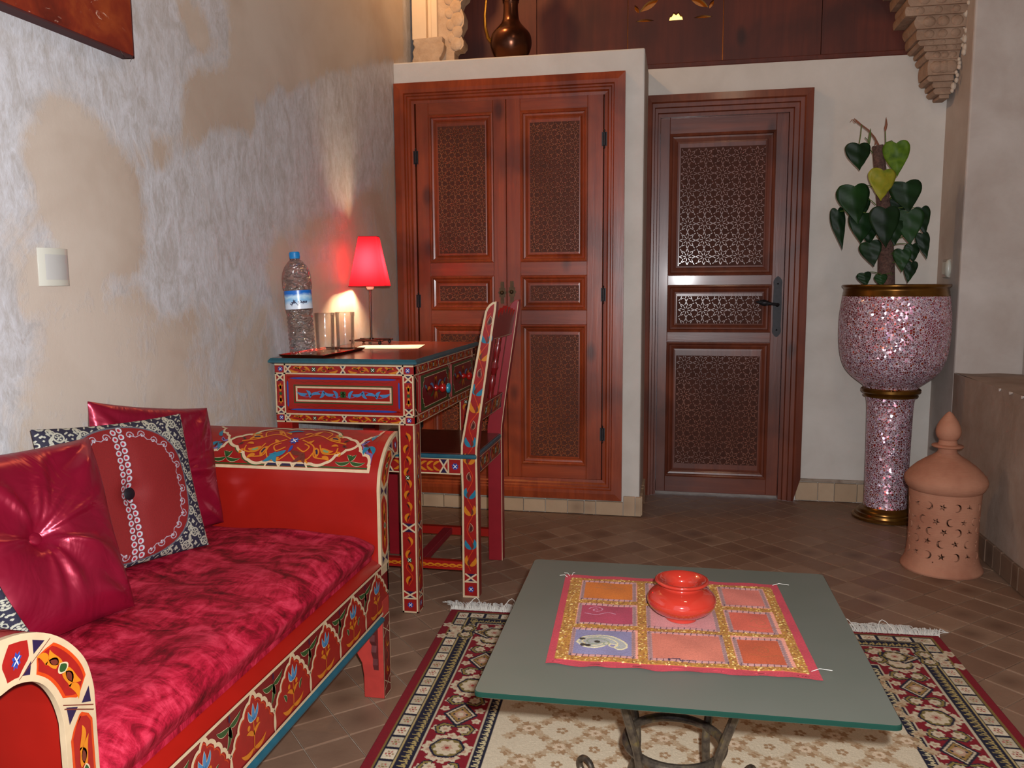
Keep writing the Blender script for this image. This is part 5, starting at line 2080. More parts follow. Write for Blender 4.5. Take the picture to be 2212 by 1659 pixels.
def rug_half(R):
    # work in (s,t): s across, t down from the top edge; mirrored left/right
    yoff = 0.008
    def frame(d0, d1, c):
        # band between inset d0 and d1
        for (xa, xb, ya, yb) in ((d0, d1, d0 - yoff, 5), (WR - d1, WR - d0, d0 - yoff, 5), (d0, WR - d0, d0 - yoff, d1 - yoff)):
            R.rect(xa, xb, ya, yb, c)
    frame(0, 0.024, RED_)
    R.rect(0, WR, 0, 0.010, RED_)
    frame(0.024, 0.0285, GOLD)
    frame(0.0285, 0.0645, NAVY)
    P = 0.0452
    # squares
    k = 0
    t = 0.0285 - yoff
    while t < HR / 2 + P:
        for sx in (0.0325, WR - 0.0600):
            c = CREAM_ if k % 2 else C3(214, 200, 174)
            R.rect(sx, sx + 0.0275, t + 0.004, t + P - 0.004, c)
            for a in range(6):
                R.disc(sx + 0.0137 + 0.007 * cos(a * pi / 3), t + P / 2 + 0.009 * sin(a * pi / 3), 0.0028, C3(170, 90, 80) if a % 2 else TAN)
            R.disc(sx + 0.0137, t + P / 2, 0.003, GOLD if k % 2 else C3(150, 60, 50))
        t += P
        k += 1
    s = 0.066
    k = 0
    while s < WR - 0.066:
        R.rect(s + 0.003, s + P - 0.006, 0.0325 - yoff, 0.0600 - yoff, CREAM_ if k % 2 else C3(214, 200, 174))
        for a in range(6):
            R.disc(s + P / 2 - .001 + 0.010 * cos(a * pi / 3), 0.046 - yoff + 0.006 * sin(a * pi / 3), 0.0026, TAN)
        R.disc(s + P / 2, 0.046 - yoff, 0.0028, C3(150, 60, 50))
        s += P
        k += 1
    frame(0.0630, 0.0665, C3(170, 150, 100))
    frame(0.0665, 0.0990, NAVY)

    def chain(vert, pos, a, b, w_, cc):
        x = a
        i = 0
        while x < b:
            pts = [(-0.5, -0.9), (0.35, -0.75), (0.5, 0.0), (-0.1, 0.35), (0.5, 0.9)]
            L = 0.0125
            q = [((pos + u * w_) if vert else (x + v * L * 0.7), (x + v * L * 0.7) if vert else (pos + u * w_)) for u, v in pts]
            R.line(q, 0.0032, cc)
            x += L * 1.35
            i += 1
    for pos in (0.083, WR - 0.083):
        chain(True, pos, 0.07, HR / 2 + 0.02, 0.016, C3(168, 148, 92))
    chain(False, 0.083 - yoff, 0.085, WR - 0.085, 0.016, C3(168, 148, 92))
    frame(0.0990, 0.1040, CREAM_)
    frame(0.1040, 0.2130, RED_)
    frame(0.2130, 0.2170, CREAM_)
    frame(0.2170, 0.2420, NAVY)
    for pos in (0.2290, WR - 0.2290):
        chain(True, pos, 0.235, HR / 2 + 0.02, 0.013, C3(196, 182, 140))
    chain(False, 0.2290 - yoff, 0.24, WR - 0.24, 0.013, C3(196, 182, 140))
    # main border flowers
    CC, PK = C3(196, 180, 152), C3(178, 142, 118)

    def rosette(x, y, r, hook=1):
        R.disc(x, y, r * 1.42, NAVY, 0, 0.04, 6)
        R.disc(x, y, r * 1.22, C3(120, 104, 54), 0, 0.04, 6)
        R.disc(x, y, r, CC, 0, 0.10, 9)
        R.disc(x, y, r * 0.42, PK, 0, 0.2, 6)
        R.disc(x, y, r * 0.16, C3(150, 50, 44))

    def cscroll(x, y, sx_, sy_):
        pts = [(x + sx_ * u, y + sy_ * v) for u, v in ((-0.030, 0.006), (-0.030, -0.012), (-0.014, -0.020), (0.004, -0.016), (0.010, -0.002))]
        R.line(pts, 0.013, NAVY)
        R.line(pts, 0.006, C3(132, 114, 58))
        R.disc(x - sx_ * 0.012, y + sy_ * 0.000, 0.0115, CC, 0, 0.15, 7)
        R.disc(x - sx_ * 0.012, y + sy_ * 0.000, 0.004, PK)

    def blob(x, y, r, c=CC):
        R.disc(x, y, r * 1.22, c, 0, 0.18, 5, 1.0, x * 40)
        R.disc(x, y, r * 0.5, PK, 0, 0.2, 5)

    def border_unit(fx, along):
        """along: centre of the diamond; fx maps (u across, v along)->x,y"""
        def B(u, v):
            return fx(u * 0.9, along + v)
        # leafy stuff
        for u, v, r in ((-0.040, -0.060, .010), (0.040, -0.060, .010), (-0.042, 0.062, .010), (0.042, 0.062, .010), (-0.045, 0.02, .009), (0.045, -0.02, .009), (0.045, 0.025, .008), (-0.045, -0.022, .008),
                        (0.020, 0.100, .012), (-0.022, 0.104, .013), (0.020, -0.100, .012), (-0.022, -0.102, .013), (-0.040, 0.130, .013), (0.040, 0.132, .013), (0, 0.088, .008), (0, -0.088, .008), (-0.042, -0.125, .011), (0.042, -0.125, .011)):
            x, y = B(u, v)
            blob(x, y, r)
        for s in (-1, 1):
            for q in (-1, 1):
                x, y = B(s * 0.022, q * 0.064)
                pts = [B(s * a, q * b) for a, b in ((0.006, 0.050), (0.030, 0.044), (0.044, 0.058), (0.036, 0.078), (0.024, 0.080))]
                R.line(pts, 0.012, NAVY)
                R.line(pts, 0.0055, C3(132, 114, 58))
                R.disc(x, y, 0.0125, CC, 0, 0.15, 7)
                R.disc(x, y, 0.0045, PK)
        d = [(0, -0.047), (0.040, 0), (0, 0.047), (-0.040, 0)]
        for sc, c in ((1.12, NAVY), (0.92, CC), (0.78, NAVY), (0.70, C3(150, 116, 60))):
            R.poly([B(u * sc, v * sc) for u, v in d], c)
        x, y = B(0, 0)
        R.disc(x, y, 0.015, PK, 0, 0.12, 4)
        R.disc(x, y, 0.007, CC)
        for u, v in ((0, .02), (0, -.02), (.016, 0), (-.016, 0)):
            x, y = B(u, v)
            R.disc(x, y, 0.0032, NAVY)
    PER = 0.270
    for side in (0, 1):
        fx = (lambda u, v: (0.1585 + u, v)) if side == 0 else (lambda u, v: (WR - 0.1585 - u, v))
        for k in range(-1, 5):
            al = 0.322 + k * PER
            if al < 0.2 or al > HR / 2 + 0.1:
                continue
            border_unit(fx, al)
        for k in range(0, 5):
            x, y = fx(0, 0.187 + k * PER)
            rosette(x, y, 0.026)
    yb_ = 0.1585 - yoff
    for k in range(-2, 3):
        border_unit(lambda u, v: (v, yb_ + u), WR / 2 + k * PER)
    for k in range(-2, 2):
        rosette(WR / 2 + (k + 0.5) * PER, yb_, 0.026)
    for x in (0.1585, WR - 0.1585):
        blob(x, yb_ - 0.02, 0.014)
        rosette(x, yb_ + 0.0, 0.022)
        for s in (-1, 1):
            blob(x + s * 0.034, yb_ - 0.034, 0.009)
    # field
    pv, ph_ = 0.127, 0.1445
    y0 = 0.628
    for j in range(-8, 14):
        for i in range(-4, 12):
            for half in (0, 1):
                x = 0.319 + i * ph_ + half * ph_ / 2
                y = y0 + j * pv + half * pv / 2
                if not (0.250 < x < WR - 0.250 and 0.245 < y < HR / 2 + 0.05):
                    continue
                for a in range(8):
                    an = a * pi / 4 + pi / 8
                    R.disc(x + 0.0210 * cos(an), y + 0.0210 * sin(an) * 0.9, 0.0088, TAN2 if a % 2 else LTAN, 0, 0.3, 5)
                R.disc(x, y, 0.0125, C3(206, 184, 156), 0, 0.12, 6)
                R.disc(x, y, 0.0045, TAN2, 0, 0.3, 5)
                for sx_ in (-1, 1):
                    for sy_ in (-1, 1):
                        for q in range(3):
                            f = 0.40 + 0.10 * q
                            R.disc(x + sx_ * ph_ / 2 * f, y + sy_ * pv / 2 * f + (0.003 if q % 2 else -0.003), 0.0092, TAN2 if q == 1 else LTAN, 0, 0.35, 4)
                        R.line([(x + sx_ * ph_ / 2 * 0.3, y + sy_ * pv / 2 * 0.3), (x + sx_ * ph_ / 2 * 0.7, y + sy_ * pv / 2 * 0.7)], 0.0022, LTAN)
                xs = x + ph_ / 2
                if xs < WR - 0.255:
                    for a in range(5):
                        R.disc(xs + 0.0085 * cos(a * 1.257), y + 0.0085 * sin(a * 1.257), 0.0046, TAN2)
    R.speckle(0.16)


rug_half(R)
rug = thing('rug', 'cream, red and navy floral rug with white fringe, under the glass table', 'rug', (0.03, 1.4, 0))
th_ = radians(2.60)
TLx, TLy = -0.651, 2.282
rx = Vector((cos(th_), sin(th_)))
ry = Vector((sin(th_), -cos(th_)))


def rugpt(s, t, z):
    return (TLx + rx.x * s + ry.x * t, TLy + rx.y * s + ry.y * t, z)


X, T = np.meshgrid(R.x0 + np.arange(R.nx) * R.st, R.y0 + np.arange(R.ny) * R.st)
zz = 0.0088 + 0.0007 * (rng.rand(*X.shape) - 0.5) + 0.0008 * np.sin(X * 7) * np.sin(T * 5)
zz[:, [0, -1]] = 0.002
zz[0, :] = 0.002


def np_grid_obj(name, VX, VY, VZ, mat, parent, colors, smooth=True):
    ny_, nx_ = VX.shape
    org = parent['_origin']
    v = np.stack([VX - org[0], VY - org[1], VZ - org[2]], -1).reshape(-1, 3)
    idx = np.arange(nx_ * ny_).reshape(ny_, nx_)
    f = np.stack([idx[:-1, :-1], idx[:-1, 1:], idx[1:, 1:], idx[1:, :-1]], -1).reshape(-1, 4)
    me = bpy.data.meshes.new(name)
    me.vertices.add(len(v))
    me.vertices.foreach_set('co', v.ravel())
    me.loops.add(f.size)
    me.loops.foreach_set('vertex_index', f.ravel().astype(np.int32))
    me.polygons.add(len(f))
    me.polygons.foreach_set('loop_start', np.arange(0, f.size, 4, dtype=np.int32))
    me.polygons.foreach_set('loop_total', np.full(len(f), 4, np.int32))
    me.polygons.foreach_set('use_smooth', [smooth] * len(f))
    me.update()
    me.validate()
    me.materials.append(mat)
    o = bpy.data.objects.new(name, me)
    COL.objects.link(o)
    o.parent = parent
    o['_origin'] = tuple(org)
    if colors is not None:
        set_colors(o, colors)
    return o


M_rug = weave_mat('rug_pile', 0.95, 0.03, 0.1, 0.6, 700).m
np_grid_obj('pile', TLx + rx.x * X + ry.x * T, TLy + rx.y * X + ry.y * T, zz, M_rug, rug, R.a.reshape(-1, 3))
# the far half under and before the table, the same weave mirrored, at a coarser step
sub = R.a[::4, ::4]
Xs, Ts = X[::4, ::4], HR - T[::4, ::4] - R.st
zs_ = np.full(Xs.shape, 0.0088)
zs_[:, [0, -1]] = 0.002
zs_[0, :] = 0.002
np_grid_obj('pile', (TLx + rx.x * Xs + ry.x * Ts)[::-1], (TLy + rx.y * Xs + ry.y * Ts)[::-1], zs_[::-1], M_rug, rug, sub[::-1].reshape(-1, 3))
mb = MB()
mb.add([rugpt(0, 0, 0.001), rugpt(WR, 0, 0.001), rugpt(WR, HR, 0.001), rugpt(0, HR, 0.001)] + [rugpt(0, 0, 0.0025), rugpt(WR, 0, 0.0025), rugpt(WR, HR, 0.0025), rugpt(0, HR, 0.0025)],
       [(0, 1, 2, 3), (0, 1, 5, 4), (1, 2, 6, 5), (2, 3, 7, 6), (3, 0, 4, 7)])
mb.build('backing', basic('rug_backing', C3(130, 60, 50), 0.9), rug)
# fringe
M_fr = basic('fringe_cotton', C3(204, 200, 190), 0.85, 0.1, 80, sheen=0.3)
mb = MB()
rr = random.Random(3)
for edge in (0, 1):
    n = 1150 if edge == 0 else 300
    for i in range(n):
        s = WR * (i + rr.uniform(-0.3, 0.3)) / n
        L = rr.uniform(0.055, 0.082) if edge == 0 else 0.05
        dx = rr.uniform(-0.022, 0.012)
        if s < 0.05 and edge == 0:
            dx -= 0.03 * (1 - s / 0.05)
        if s > WR - 0.06 and edge == 0:
            dx += 0.035 * (1 - (WR - s) / 0.06)
            L *= 0.7
        h = rr.uniform(0.001, 0.016)
        sg = -1 if edge == 0 else 1
        t0 = 0.003 if edge == 0 else HR - 0.003
        pts = []
        for q in range(5):
            u = q / 4
            pts.append(rugpt(s + dx * u * u, t0 + sg * L * u * (1 - 0.1 * u), 0.004 + h * sin(pi * min(1, u * 1.05)) * 1.0 + 0.001))
        if rr.random() < 0.005 and edge == 0:
            pts = [rugpt(s + 0.05 * u, t0 - L * sin(pi * u) * 0.8, 0.008 + 0.02 * sin(pi * u)) for u in [k / 6 for k in range(7)]]
        mb.tube(pts, 0.0013, 3)
o = mb.build('fringe', M_fr, rug)
o['kind'] = 'stuff'
mb = MB()
mb.tube([rugpt(0.001, 0.003, 0.005), rugpt(WR / 2, 0.003, 0.006), rugpt(WR - 0.001, 0.003, 0.005)], 0.004, 6)
mb.build('fringe_binding', M_fr, rug)

# ------------------------------------------------------------------ cushions
M_black, M_silver = C3(30, 28, 44), C3(176, 172, 156)
# arabesque tile, 256x256, periodic
TN = 192
tile = Raster(0, 1, 0, 1, 1 / (TN - 1), C3(34, 32, 50))
SIL = C3(182, 178, 160)
for ox in (-1, 0, 1):
    for oy in (-1, 0, 1):
        for (cx, cy, sg) in ((0.27, 0.27, 1), (0.77, 0.77, -1)):
            x, y = cx + ox, cy + oy
            if x < -0.6 or x > 1.6 or y < -0.6 or y > 1.6:
                continue
            tile.disc(x, y, 0.210, SIL, 0.145)
            tile.disc(x, y, 0.045, SIL)
            for a in range(5):
                tile.disc(x + 0.092 * cos(a * 1.2566 + .3), y + 0.092 * sin(a * 1.2566 + .3), 0.036, SIL)
            tile.line(spiral(x + sg * 0.16, y + 0.20, 0.015, 0.105, 0.5, 1.2, 20, sg), 0.048, SIL)
            tile.line([(x + sg * 0.15, y + 0.06), (x + sg * 0.24, y + 0.02), (x + sg * 0.34, y - 0.08), (x + sg * 0.36, y - 0.20)], 0.056, SIL)
            tile.line(spiral(x + sg * 0.30, y - 0.22, 0.01, 0.075, 2.0, 1.1, 16, -sg), 0.042, SIL)
        x, y = 0.77 + ox, 0.25 + oy
        for a in (-0.8, 0, 0.8):
            tile.line([(x, y + 0.07), (x + 0.10 * sin(a), y + 0.07 - 0.13 * cos(a))], 0.056, SIL)
        tile.disc(x, y + 0.10, 0.030, SIL)
        x, y = 0.25 + ox, 0.77 + oy
        for a in (-0.9, 0, 0.9, pi):
            tile.disc(x + 0.09 * sin(a), y + 0.09 * cos(a), 0.040, SIL)
for ox in (-1, 0, 1):
    for oy in (-1, 0, 1):
        for (cx, cy, r_, ct) in ((0.52, 0.02, 0.10, 0.055), (0.02, 0.52, 0.10, 0.055), (0.50, 0.50, 0.05, 0.0)):
            tile.disc(cx + ox, cy + oy, r_, SIL, ct)
        for (ax, ay, bx, by) in ((0.44, 0.62, 0.56, 0.74), (0.60, 0.42, 0.50, 0.36), (0.06, 0.90, 0.16, 0.96), (0.90, 0.06, 0.98, 0.14), (0.02, 0.36, 0.08, 0.28), (0.96, 0.62, 1.04, 0.70), (0.5, 0.86, 0.42, 0.94)):
            tile.line([(ax + ox, ay + oy), (bx + ox, by + oy)], 0.055, SIL)
TA = tile.a[:, :, 0] > 0.2


def cushion_canvas(W_, H_, step, red_oval):
    Rr = Raster(0, W_, 0, H_, step, (0.1, 0.1, 0.1))
    X, Y = np.meshgrid(np.arange(Rr.nx) * step, np.arange(Rr.ny) * step)
    per = 0.052
    ix = ((X / per % 1) * (TN - 1)).astype(int)
    iy = ((Y / per % 1) * (TN - 1)).astype(int)
    m_ = TA[iy, ix]
    Rr.a[:] = C3(30, 28, 46)[:3]
    Rr.a[m_] = C3(170, 168, 152)[:3]
    if red_oval:
        cx, cy = W_ * 0.47, H_ * 0.5
        a, b = W_ * 0.435, H_ * 0.475
        u, v = (X - cx) / a, (Y - cy) / b
        d = (np.abs(u) ** 2.3 + np.abs(v) ** 2.3) ** (1 / 2.3)
        Rr.a[d < 1.0] = C3(84, 84, 92)[:3]
        Rr.a[d < 0.978] = C3(112, 16, 17)[:3]
        SV = C3(196, 196, 204)
        # curling silver braid inside the rim
        N = 30
        for k in range(N):
            an = 2 * pi * (k + 0.5) / N
            if abs(cos(an)) < 0.16:
                continue
            c_, s_ = cos(an), sin(an)
            q = 1 / (abs(c_) ** 2.3 + abs(s_) ** 2.3) ** (1 / 2.3)
            rr_ = 0.865 + 0.03 * (k % 2)
            x, y = cx + a * c_ * q * rr_, cy + b * s_ * q * rr_
            Rr.line(spiral(x, y, 0.001, 0.0095, an, 1.3, 12, 1 if k % 2 else -1), 0.0019, C3(150, 140, 150))
            an2 = an + 2 * pi / N
            q2 = 1 / (abs(cos(an2)) ** 2.3 + abs(sin(an2)) ** 2.3) ** (1 / 2.3)
            r3 = 0.865 + 0.03 * ((k + 1) % 2)
            x2, y2 = cx + a * cos(an2) * q2 * r3, cy + b * sin(an2) * q2 * r3
            if abs(cos(an2)) > 0.16:
                Rr.line([(x, y), ((x + x2) / 2 - c_ * 0.006, (y + y2) / 2 - s_ * 0.006), (x2, y2)], 0.0017, C3(150, 140, 150))
            Rr.disc(x - c_ * 0.004, y - s_ * 0.004, 0.0018, SV)
        n = 19
        for k in range(n):
            y = cy - b * 0.93 + 2 * b * 0.93 * k / (n - 1)
            for s in (-1, 1):
                x = cx + s * 0.0078
                Rr.disc(x, y + s * 0.002, 0.0072, C3(70, 60, 70))
                Rr.disc(x, y + s * 0.002, 0.0066, SV, 0.0036)
                Rr.disc(x, y + s * 0.002, 0.0036, C3(150, 22, 40))
    return Rr


def cushion(name, label, corners, T, mats, N, disp, canvas=None, button=None, group=None, puff=1.0):
    BL, BR, TR, TL = [Vector(c) for c in corners]
    ctr = (BL + BR + TR + TL) / 4
    U = ((BR - BL) + (TR - TL)).normalized()
    Vv = ((TL - BL) + (TR - BR))
    Vv = (Vv - U * Vv.dot(U)).normalized()
    Nn = U.cross(Vv).normalized()
    if Nn.dot(Vector((0, 0, 0.97)) - ctr) < 0:
        Nn = -Nn
    root = thing(name, label, 'cushion', tuple(ctr), group)

    def P(u, v, side):
        """u,v in 0..1"""
        a, c = 2 * u - 1, 2 * v - 1
        # edges curve in between the corners
        k = 0.045
        a2 = a * (1 - k * (1 - c * c))
        c2 = c * (1 - k * (1 - a * a))
        uu, vv = (a2 + 1) / 2, (c2 + 1) / 2
        base = BL * (1 - uu) * (1 - vv) + BR * uu * (1 - vv) + TR * uu * vv + TL * (1 - uu) * vv
        t = T * ((1 - a ** 4) * (1 - c ** 4)) ** 0.55 * puff
        if button:
            r = math.hypot(a, c)
            t *= 1 - 0.55 * math.exp(-(r / 0.16) ** 2) - 0.18 * math.exp(-(r / 0.5) ** 2)
        t += disp(a, c, side) * ((1 - a ** 6) * (1 - c ** 6))
        return base + Nn * side * max(t, 0)
    g = [[P(i / N, j / N, 1) for i in range(N + 1)] for j in range(N + 1)]
    A = np.array([[tuple(p) for p in row] for row in g])
    cols = None
    if canvas is not None:
        ii = np.clip((np.linspace(0, 1, N + 1) * (canvas.nx - 1)).astype(int), 0, canvas.nx - 1)
        jj = np.clip((np.linspace(0, 1, N + 1) * (canvas.ny - 1)).astype(int), 0, canvas.ny - 1)
        cols = canvas.a[np.ix_(jj, ii)].reshape(-1, 3)
    np_grid_obj('cover_front', A[:, :, 0], A[:, :, 1], A[:, :, 2], mats[0], root, cols)
    M2 = min(N, 60)
    g = [[P(1 - i / M2, j / M2, -1) for i in range(M2 + 1)] for j in range(M2 + 1)]
    A = np.array([[tuple(p) for p in row] for row in g])
    cols2 = None
    if canvas is not None:
        ii = np.clip((np.linspace(0, 1, M2 + 1) * (canvas.nx - 1)).astype(int), 0, canvas.nx - 1)
        cols2 = canvas.a[np.ix_(ii[:M2 + 1] % canvas.ny, ii)].reshape(-1, 3)
    np_grid_obj('cover_back', A[:, :, 0], A[:, :, 1], A[:, :, 2], mats[0], root, cols2)
    if button:
        c = P(0.5, 0.5, 1)
        mb = MB()
        r = button[0]
        n = 20
        rings = [(0, 0.006), (r * 0.5, 0.0056), (r * 0.85, 0.0035), (r, 0.000), (r * 0.9, -0.003)]
        vs, fs = [], []
        for q, h in rings:
            for i in range(n):
                an = 2 * pi * i / n
                vs.append(c + (U * cos(an) + Vv * sin(an)) * q + Nn * (h + 0.002))
        for k in range(len(rings) - 1):
            for i in range(n):
                j = (i + 1) % n
                fs.append((k * n + i, k * n + j, (k + 1) * n + j, (k + 1) * n + i))
        mb.add(vs, fs)
        mb.build('button', button[1], root, smooth=True)
    return root


ts = NT('crimson_satin')
p = ts.coord('Position')
ts.set(color=C3(150, 20, 48), rough=0.33, spec=0.5, metal=0.45, aniso=0.4)
ts.set(color=C3(134, 15, 44))
ts.bump(ts.noise(p, 11, 3, 0.5, 1.2), 0.22, 0.03)
M_satin = ts.m


def satin_folds(seed, amp=0.006, nf=9):
    q = random.Random(seed)
    F = [(q.uniform(0, 2 * pi), q.uniform(0.5, 1.2), q.uniform(0.07, 0.17), q.uniform(-1.2, 1.2)) for _ in range(nf)]
    ph = [q.uniform(0, 6) for _ in range(6)]

    def d(a, c, side):
        r = math.hypot(a, c)
        th = atan2(c, a)
        s = 0
        for an, m_, wd, cv in F:
            dd = (th - an - cv * 0.25 * r + pi) % (2 * pi) - pi
            s += m_ * math.exp(-(dd / wd) ** 2) * (r ** 0.7) * math.exp(-((r - 0.45) / 0.42) ** 2)
        s += 0.30 * sin(3 * a + 2 * c + ph[0]) + 0.25 * sin(5 * c - 2.6 * a + ph[1]) + 0.2 * sin(7 * a + 4 * c + ph[2])
        # corner puckers
        for sx_, sy_ in ((1, -1), (-1, 1), (1, 1), (-1, -1)):
            dx, dy = a - sx_, c - sy_
            rr_ = math.hypot(dx, dy)
            t2 = atan2(dy, dx)
            s += 0.5 * cos(9 * t2 + ph[3]) * math.exp(-((rr_ - 0.42) / 0.22) ** 2)
        return amp * s
    return d


flatd = lambda q: (lambda a, c, side: 0.0025 * sin(4 * a + q) + 0.002 * sin(5 * c - 3 * a + q) + (-0.005 * math.exp(-(a / 0.10) ** 2) * (1 - 0.5 * abs(c))))
Mw = weave_mat('brocade', 0.55, 0.0, 0.35, 0.25, 500)
at_ = [n_ for n_ in Mw.t.nodes if n_.type == 'ATTRIBUTE'][0]
bw = Mw.n('ShaderNodeRGBToBW')
Mw.l(at_.outputs['Color'], bw.inputs[0])
Mw.set(metal=Mw.ramp(bw.outputs[0], [(0.25, (0, 0, 0)), (0.45, (0.35, 0.35, 0.35))]), rough=Mw.ramp(bw.outputs[0], [(0.25, (0.75, 0.75, 0.75)), (0.45, (0.42, 0.42, 0.42))]))
M_brocade = Mw.m
M_blkbtn = basic('black_button', C3(14, 12, 20), 0.35, 0.1, 40)

cushion('cushion', 'crimson satin cushion with a tufted button, nearest the front of the sofa', [(-0.985, 0.925, .412), (-0.930, 1.238, .412), (-1.082, 1.340, .690), (-1.135, 0.990, .706)], 0.045,
        [M_satin], 110, satin_folds(4, 0.0135, 13), None, (0.012, M_satin))
cv = cushion_canvas(0.34, 0.32, 0.0008, True)
cushion('cushion', 'black and silver brocade cushion with a red oval and black button', [(-1.105, 1.255, .414), (-0.985, 1.563, .416), (-1.060, 1.598, .695), (-1.138, 1.262, .716)], 0.030,
        [M_brocade], 400, flatd(1.0), cv, (0.0145, M_blkbtn))
cushion('cushion', 'crimson satin cushion at the far end of the sofa, behind the brocade one', [(-1.150, 1.400, .414), (-1.050, 1.733, .414), (-1.105, 1.775, .680), (-1.160, 1.440, .742)], 0.036,
        [M_satin], 110, satin_folds(11, 0.011, 11), None, (0.011, M_satin))
cv2 = cushion_canvas(0.28, 0.28, 0.0008, False)
cushion('cushion', 'black and silver brocade cushion cut off at the lower left, against the near arm', [(-1.10, 0.850, .425), (-0.862, 0.955, .458), (-0.905, 0.882, .664), (-1.12, 0.832, .665)], 0.022,
        [M_brocade], 330, flatd(2.2), cv2, None)
# ================================================================== COFFEE TABLE
tc = Vector((0.0055, 1.364))
TCOR = [(-0.275, 1.069), (0.295, 1.084), (0.287, 1.657), (-0.286, 1.645)]
ctab = thing('coffee_table', 'low square frosted glass coffee table on a scrolled iron base, standing on the rug', 'table', (tc.x, tc.y, 0.0095))
tg = NT('frosted_glass')
p = tg.coord('Position')
tg.set(color=tg.ramp(tg.noise(p, 3, 3), [(0.3, C3(92, 98, 88)), (0.7, C3(102, 104, 96))]), rough=0.42, spec=0.5, trans=0.22, ior=1.5)
ge = NT('green_glass_edge')
ge.set(color=C3(28, 62, 52), rough=0.08, spec=0.6, trans=0.35, ior=1.5)
mb = MB()
z0, z1, ch = 0.392, 0.400, 0.0012


def inset(d):
    out = []
    for x, y in TCOR:
        out.append((x + (d if x < tc.x else -d), y + (d if y < tc.y else -d)))
    return out


def rounded(cor, r, n=5):
    out = []
    k = len(cor)
    for i in range(k):
        a, b, c = Vector(cor[i - 1]), Vector(cor[i]), Vector(cor[(i + 1) % k])
        p0 = b + (a - b).normalized() * r
        p1 = b + (c - b).normalized() * r
        out += bez(tuple(p0), tuple(b), tuple(p1), n)
    return out


lay = [(inset(ch), z0), (TCOR, z0 + ch), (TCOR, z1 - ch), (inset(ch), z1)]
vs, fs = [], []
NN = None
for cor, z in lay:
    r = rounded(cor, 0.012)
    NN = len(r)
    vs += [(x, y, z) for x, y in r]
mb.use(1)
for k in range(3):
    fs += [(k * NN + i, k * NN + (i + 1) % NN, (k + 1) * NN + (i + 1) % NN, (k + 1) * NN + i) for i in range(NN)]
mb.add(vs, fs)
mb.use(0)
mb.f += [tuple(range(NN))[::-1], tuple(3 * NN + i for i in range(NN))]
mb.mi += [0, 0]
mb.build('glass_top', [tg.m, ge.m], ctab)
ti = NT('patinated_iron')
p = ti.coord('Position')
ti.set(color=ti.ramp(ti.noise(p, 45, 5, 0.65), [(0.35, C3(52, 44, 40)), (0.55, C3(88, 78, 66)), (0.72, C3(112, 98, 60))]), rough=0.38, metal=0.6)
ti.bump(ti.noise(p, 120, 3), 0.2, 0.002)
LEG = [(0.150, 0.388), (0.142, 0.345), (0.124, 0.290), (0.104, 0.235), (0.090, 0.190), (0.086, 0.150), (0.092, 0.105), (0.112, 0.062), (0.142, 0.030), (0.180, 0.0175), (0.212, 0.0172), (0.231, 0.024), (0.236, 0.040), (0.224, 0.052), (0.208, 0.049), (0.201, 0.037), (0.208, 0.030)]
LEGs = smooth_poly(LEG, 4)
for k in range(4):
    a = pi / 4 + k * pi / 2 + radians(5)
    mb = MB()
    mb.tube([(tc.x + r * cos(a), tc.y + r * sin(a), max(z, 0.0172)) for r, z in LEGs], [0.0076 - 0.0026 * max(0, i / len(LEGs) - 0.5) * 2 for i in range(len(LEGs))], 10, flat=(1.0, 1.0))
    lg = mb.build('leg', ti.m, ctab, smooth=True)
    mb = MB()
    mb.lathe([(0.0, 0.0), (0.014, 0.0), (0.014, 0.004), (0.0, 0.0045)], (tc.x + 0.150 * cos(a), tc.y + 0.150 * sin(a), 0.3872), 16)
    mb.build('glass_pad', M_blkbtn, lg)
for r, z, w_ in ((0.082, 0.187, 0.0078),):
    mb = MB()
    mb.tube([(tc.x + r * cos(t * pi / 24), tc.y + r * sin(t * pi / 24), z) for t in range(48)], w_, 10, closed=True)
    mb.build('ring', ti.m, ctab, smooth=True)

# ------------------------------------------------------------------ patchwork mat
mBL, mBR, mTR, mTL = Vector((-0.188, 1.170)), Vector((0.213, 1.195)), Vector((0.191, 1.576)), Vector((-0.209, 1.559))
PKR, PK1 = C3(170, 54, 66), C3(216, 128, 116)
Rm = Raster(0, 1, 0, 1, 0.0031, PKR)
NM = Rm.nx
LIL, GLD = C3(140, 108, 106), C3(160, 110, 40)
Rm.rect(0.045, 0.955, 0.045, 0.955, C3(210, 140, 120))


def lace(x0, x1, y0, y1):
    Rm.rect(x0, x1, y0, y1, GLD)
    n = int((x1 - x0) * (y1 - y0) * 9000) + 30
    for _ in range(n):
        x, y = x0 + rng.rand() * (x1 - x0), y0 + rng.rand() * (y1 - y0)
        Rm.disc(x, y, 0.0035, [C3(200, 156, 70), C3(110, 66, 16), C3(170, 106, 70), C3(230, 206, 130), C3(140, 80, 36)][rng.randint(5)])


for b_ in ((0.045, 0.955, 0.045, 0.085), (0.045, 0.955, 0.925, 0.955), (0.03, 0.085, 0.045, 0.955), (0.925, 0.965, 0.045, 0.955),
           (0.345, 0.385, 0.05, 0.95), (0.680, 0.715, 0.05, 0.95), (0.08, 0.95, 0.355, 0.395), (0.08, 0.95, 0.635, 0.675)):
    lace(*b_)
PATCHES = [(0.105, 0.325, 0.695, 0.905, C3(184, 100, 30)), (0.400, 0.665, 0.690, 0.905, C3(184, 114, 106)), (0.735, 0.905, 0.700, 0.905, C3(186, 102, 88)),
           (0.105, 0.325, 0.415, 0.610, C3(154, 56, 76)), (0.400, 0.665, 0.410, 0.615, C3(188, 124, 122)), (0.735, 0.895, 0.410, 0.610, C3(188, 84, 64)),
           (0.095, 0.320, 0.105, 0.335, C3(122, 116, 146)), (0.400, 0.668, 0.100, 0.335, C3(186, 106, 86)), (0.735, 0.895, 0.100, 0.320, C3(172, 76, 42))]
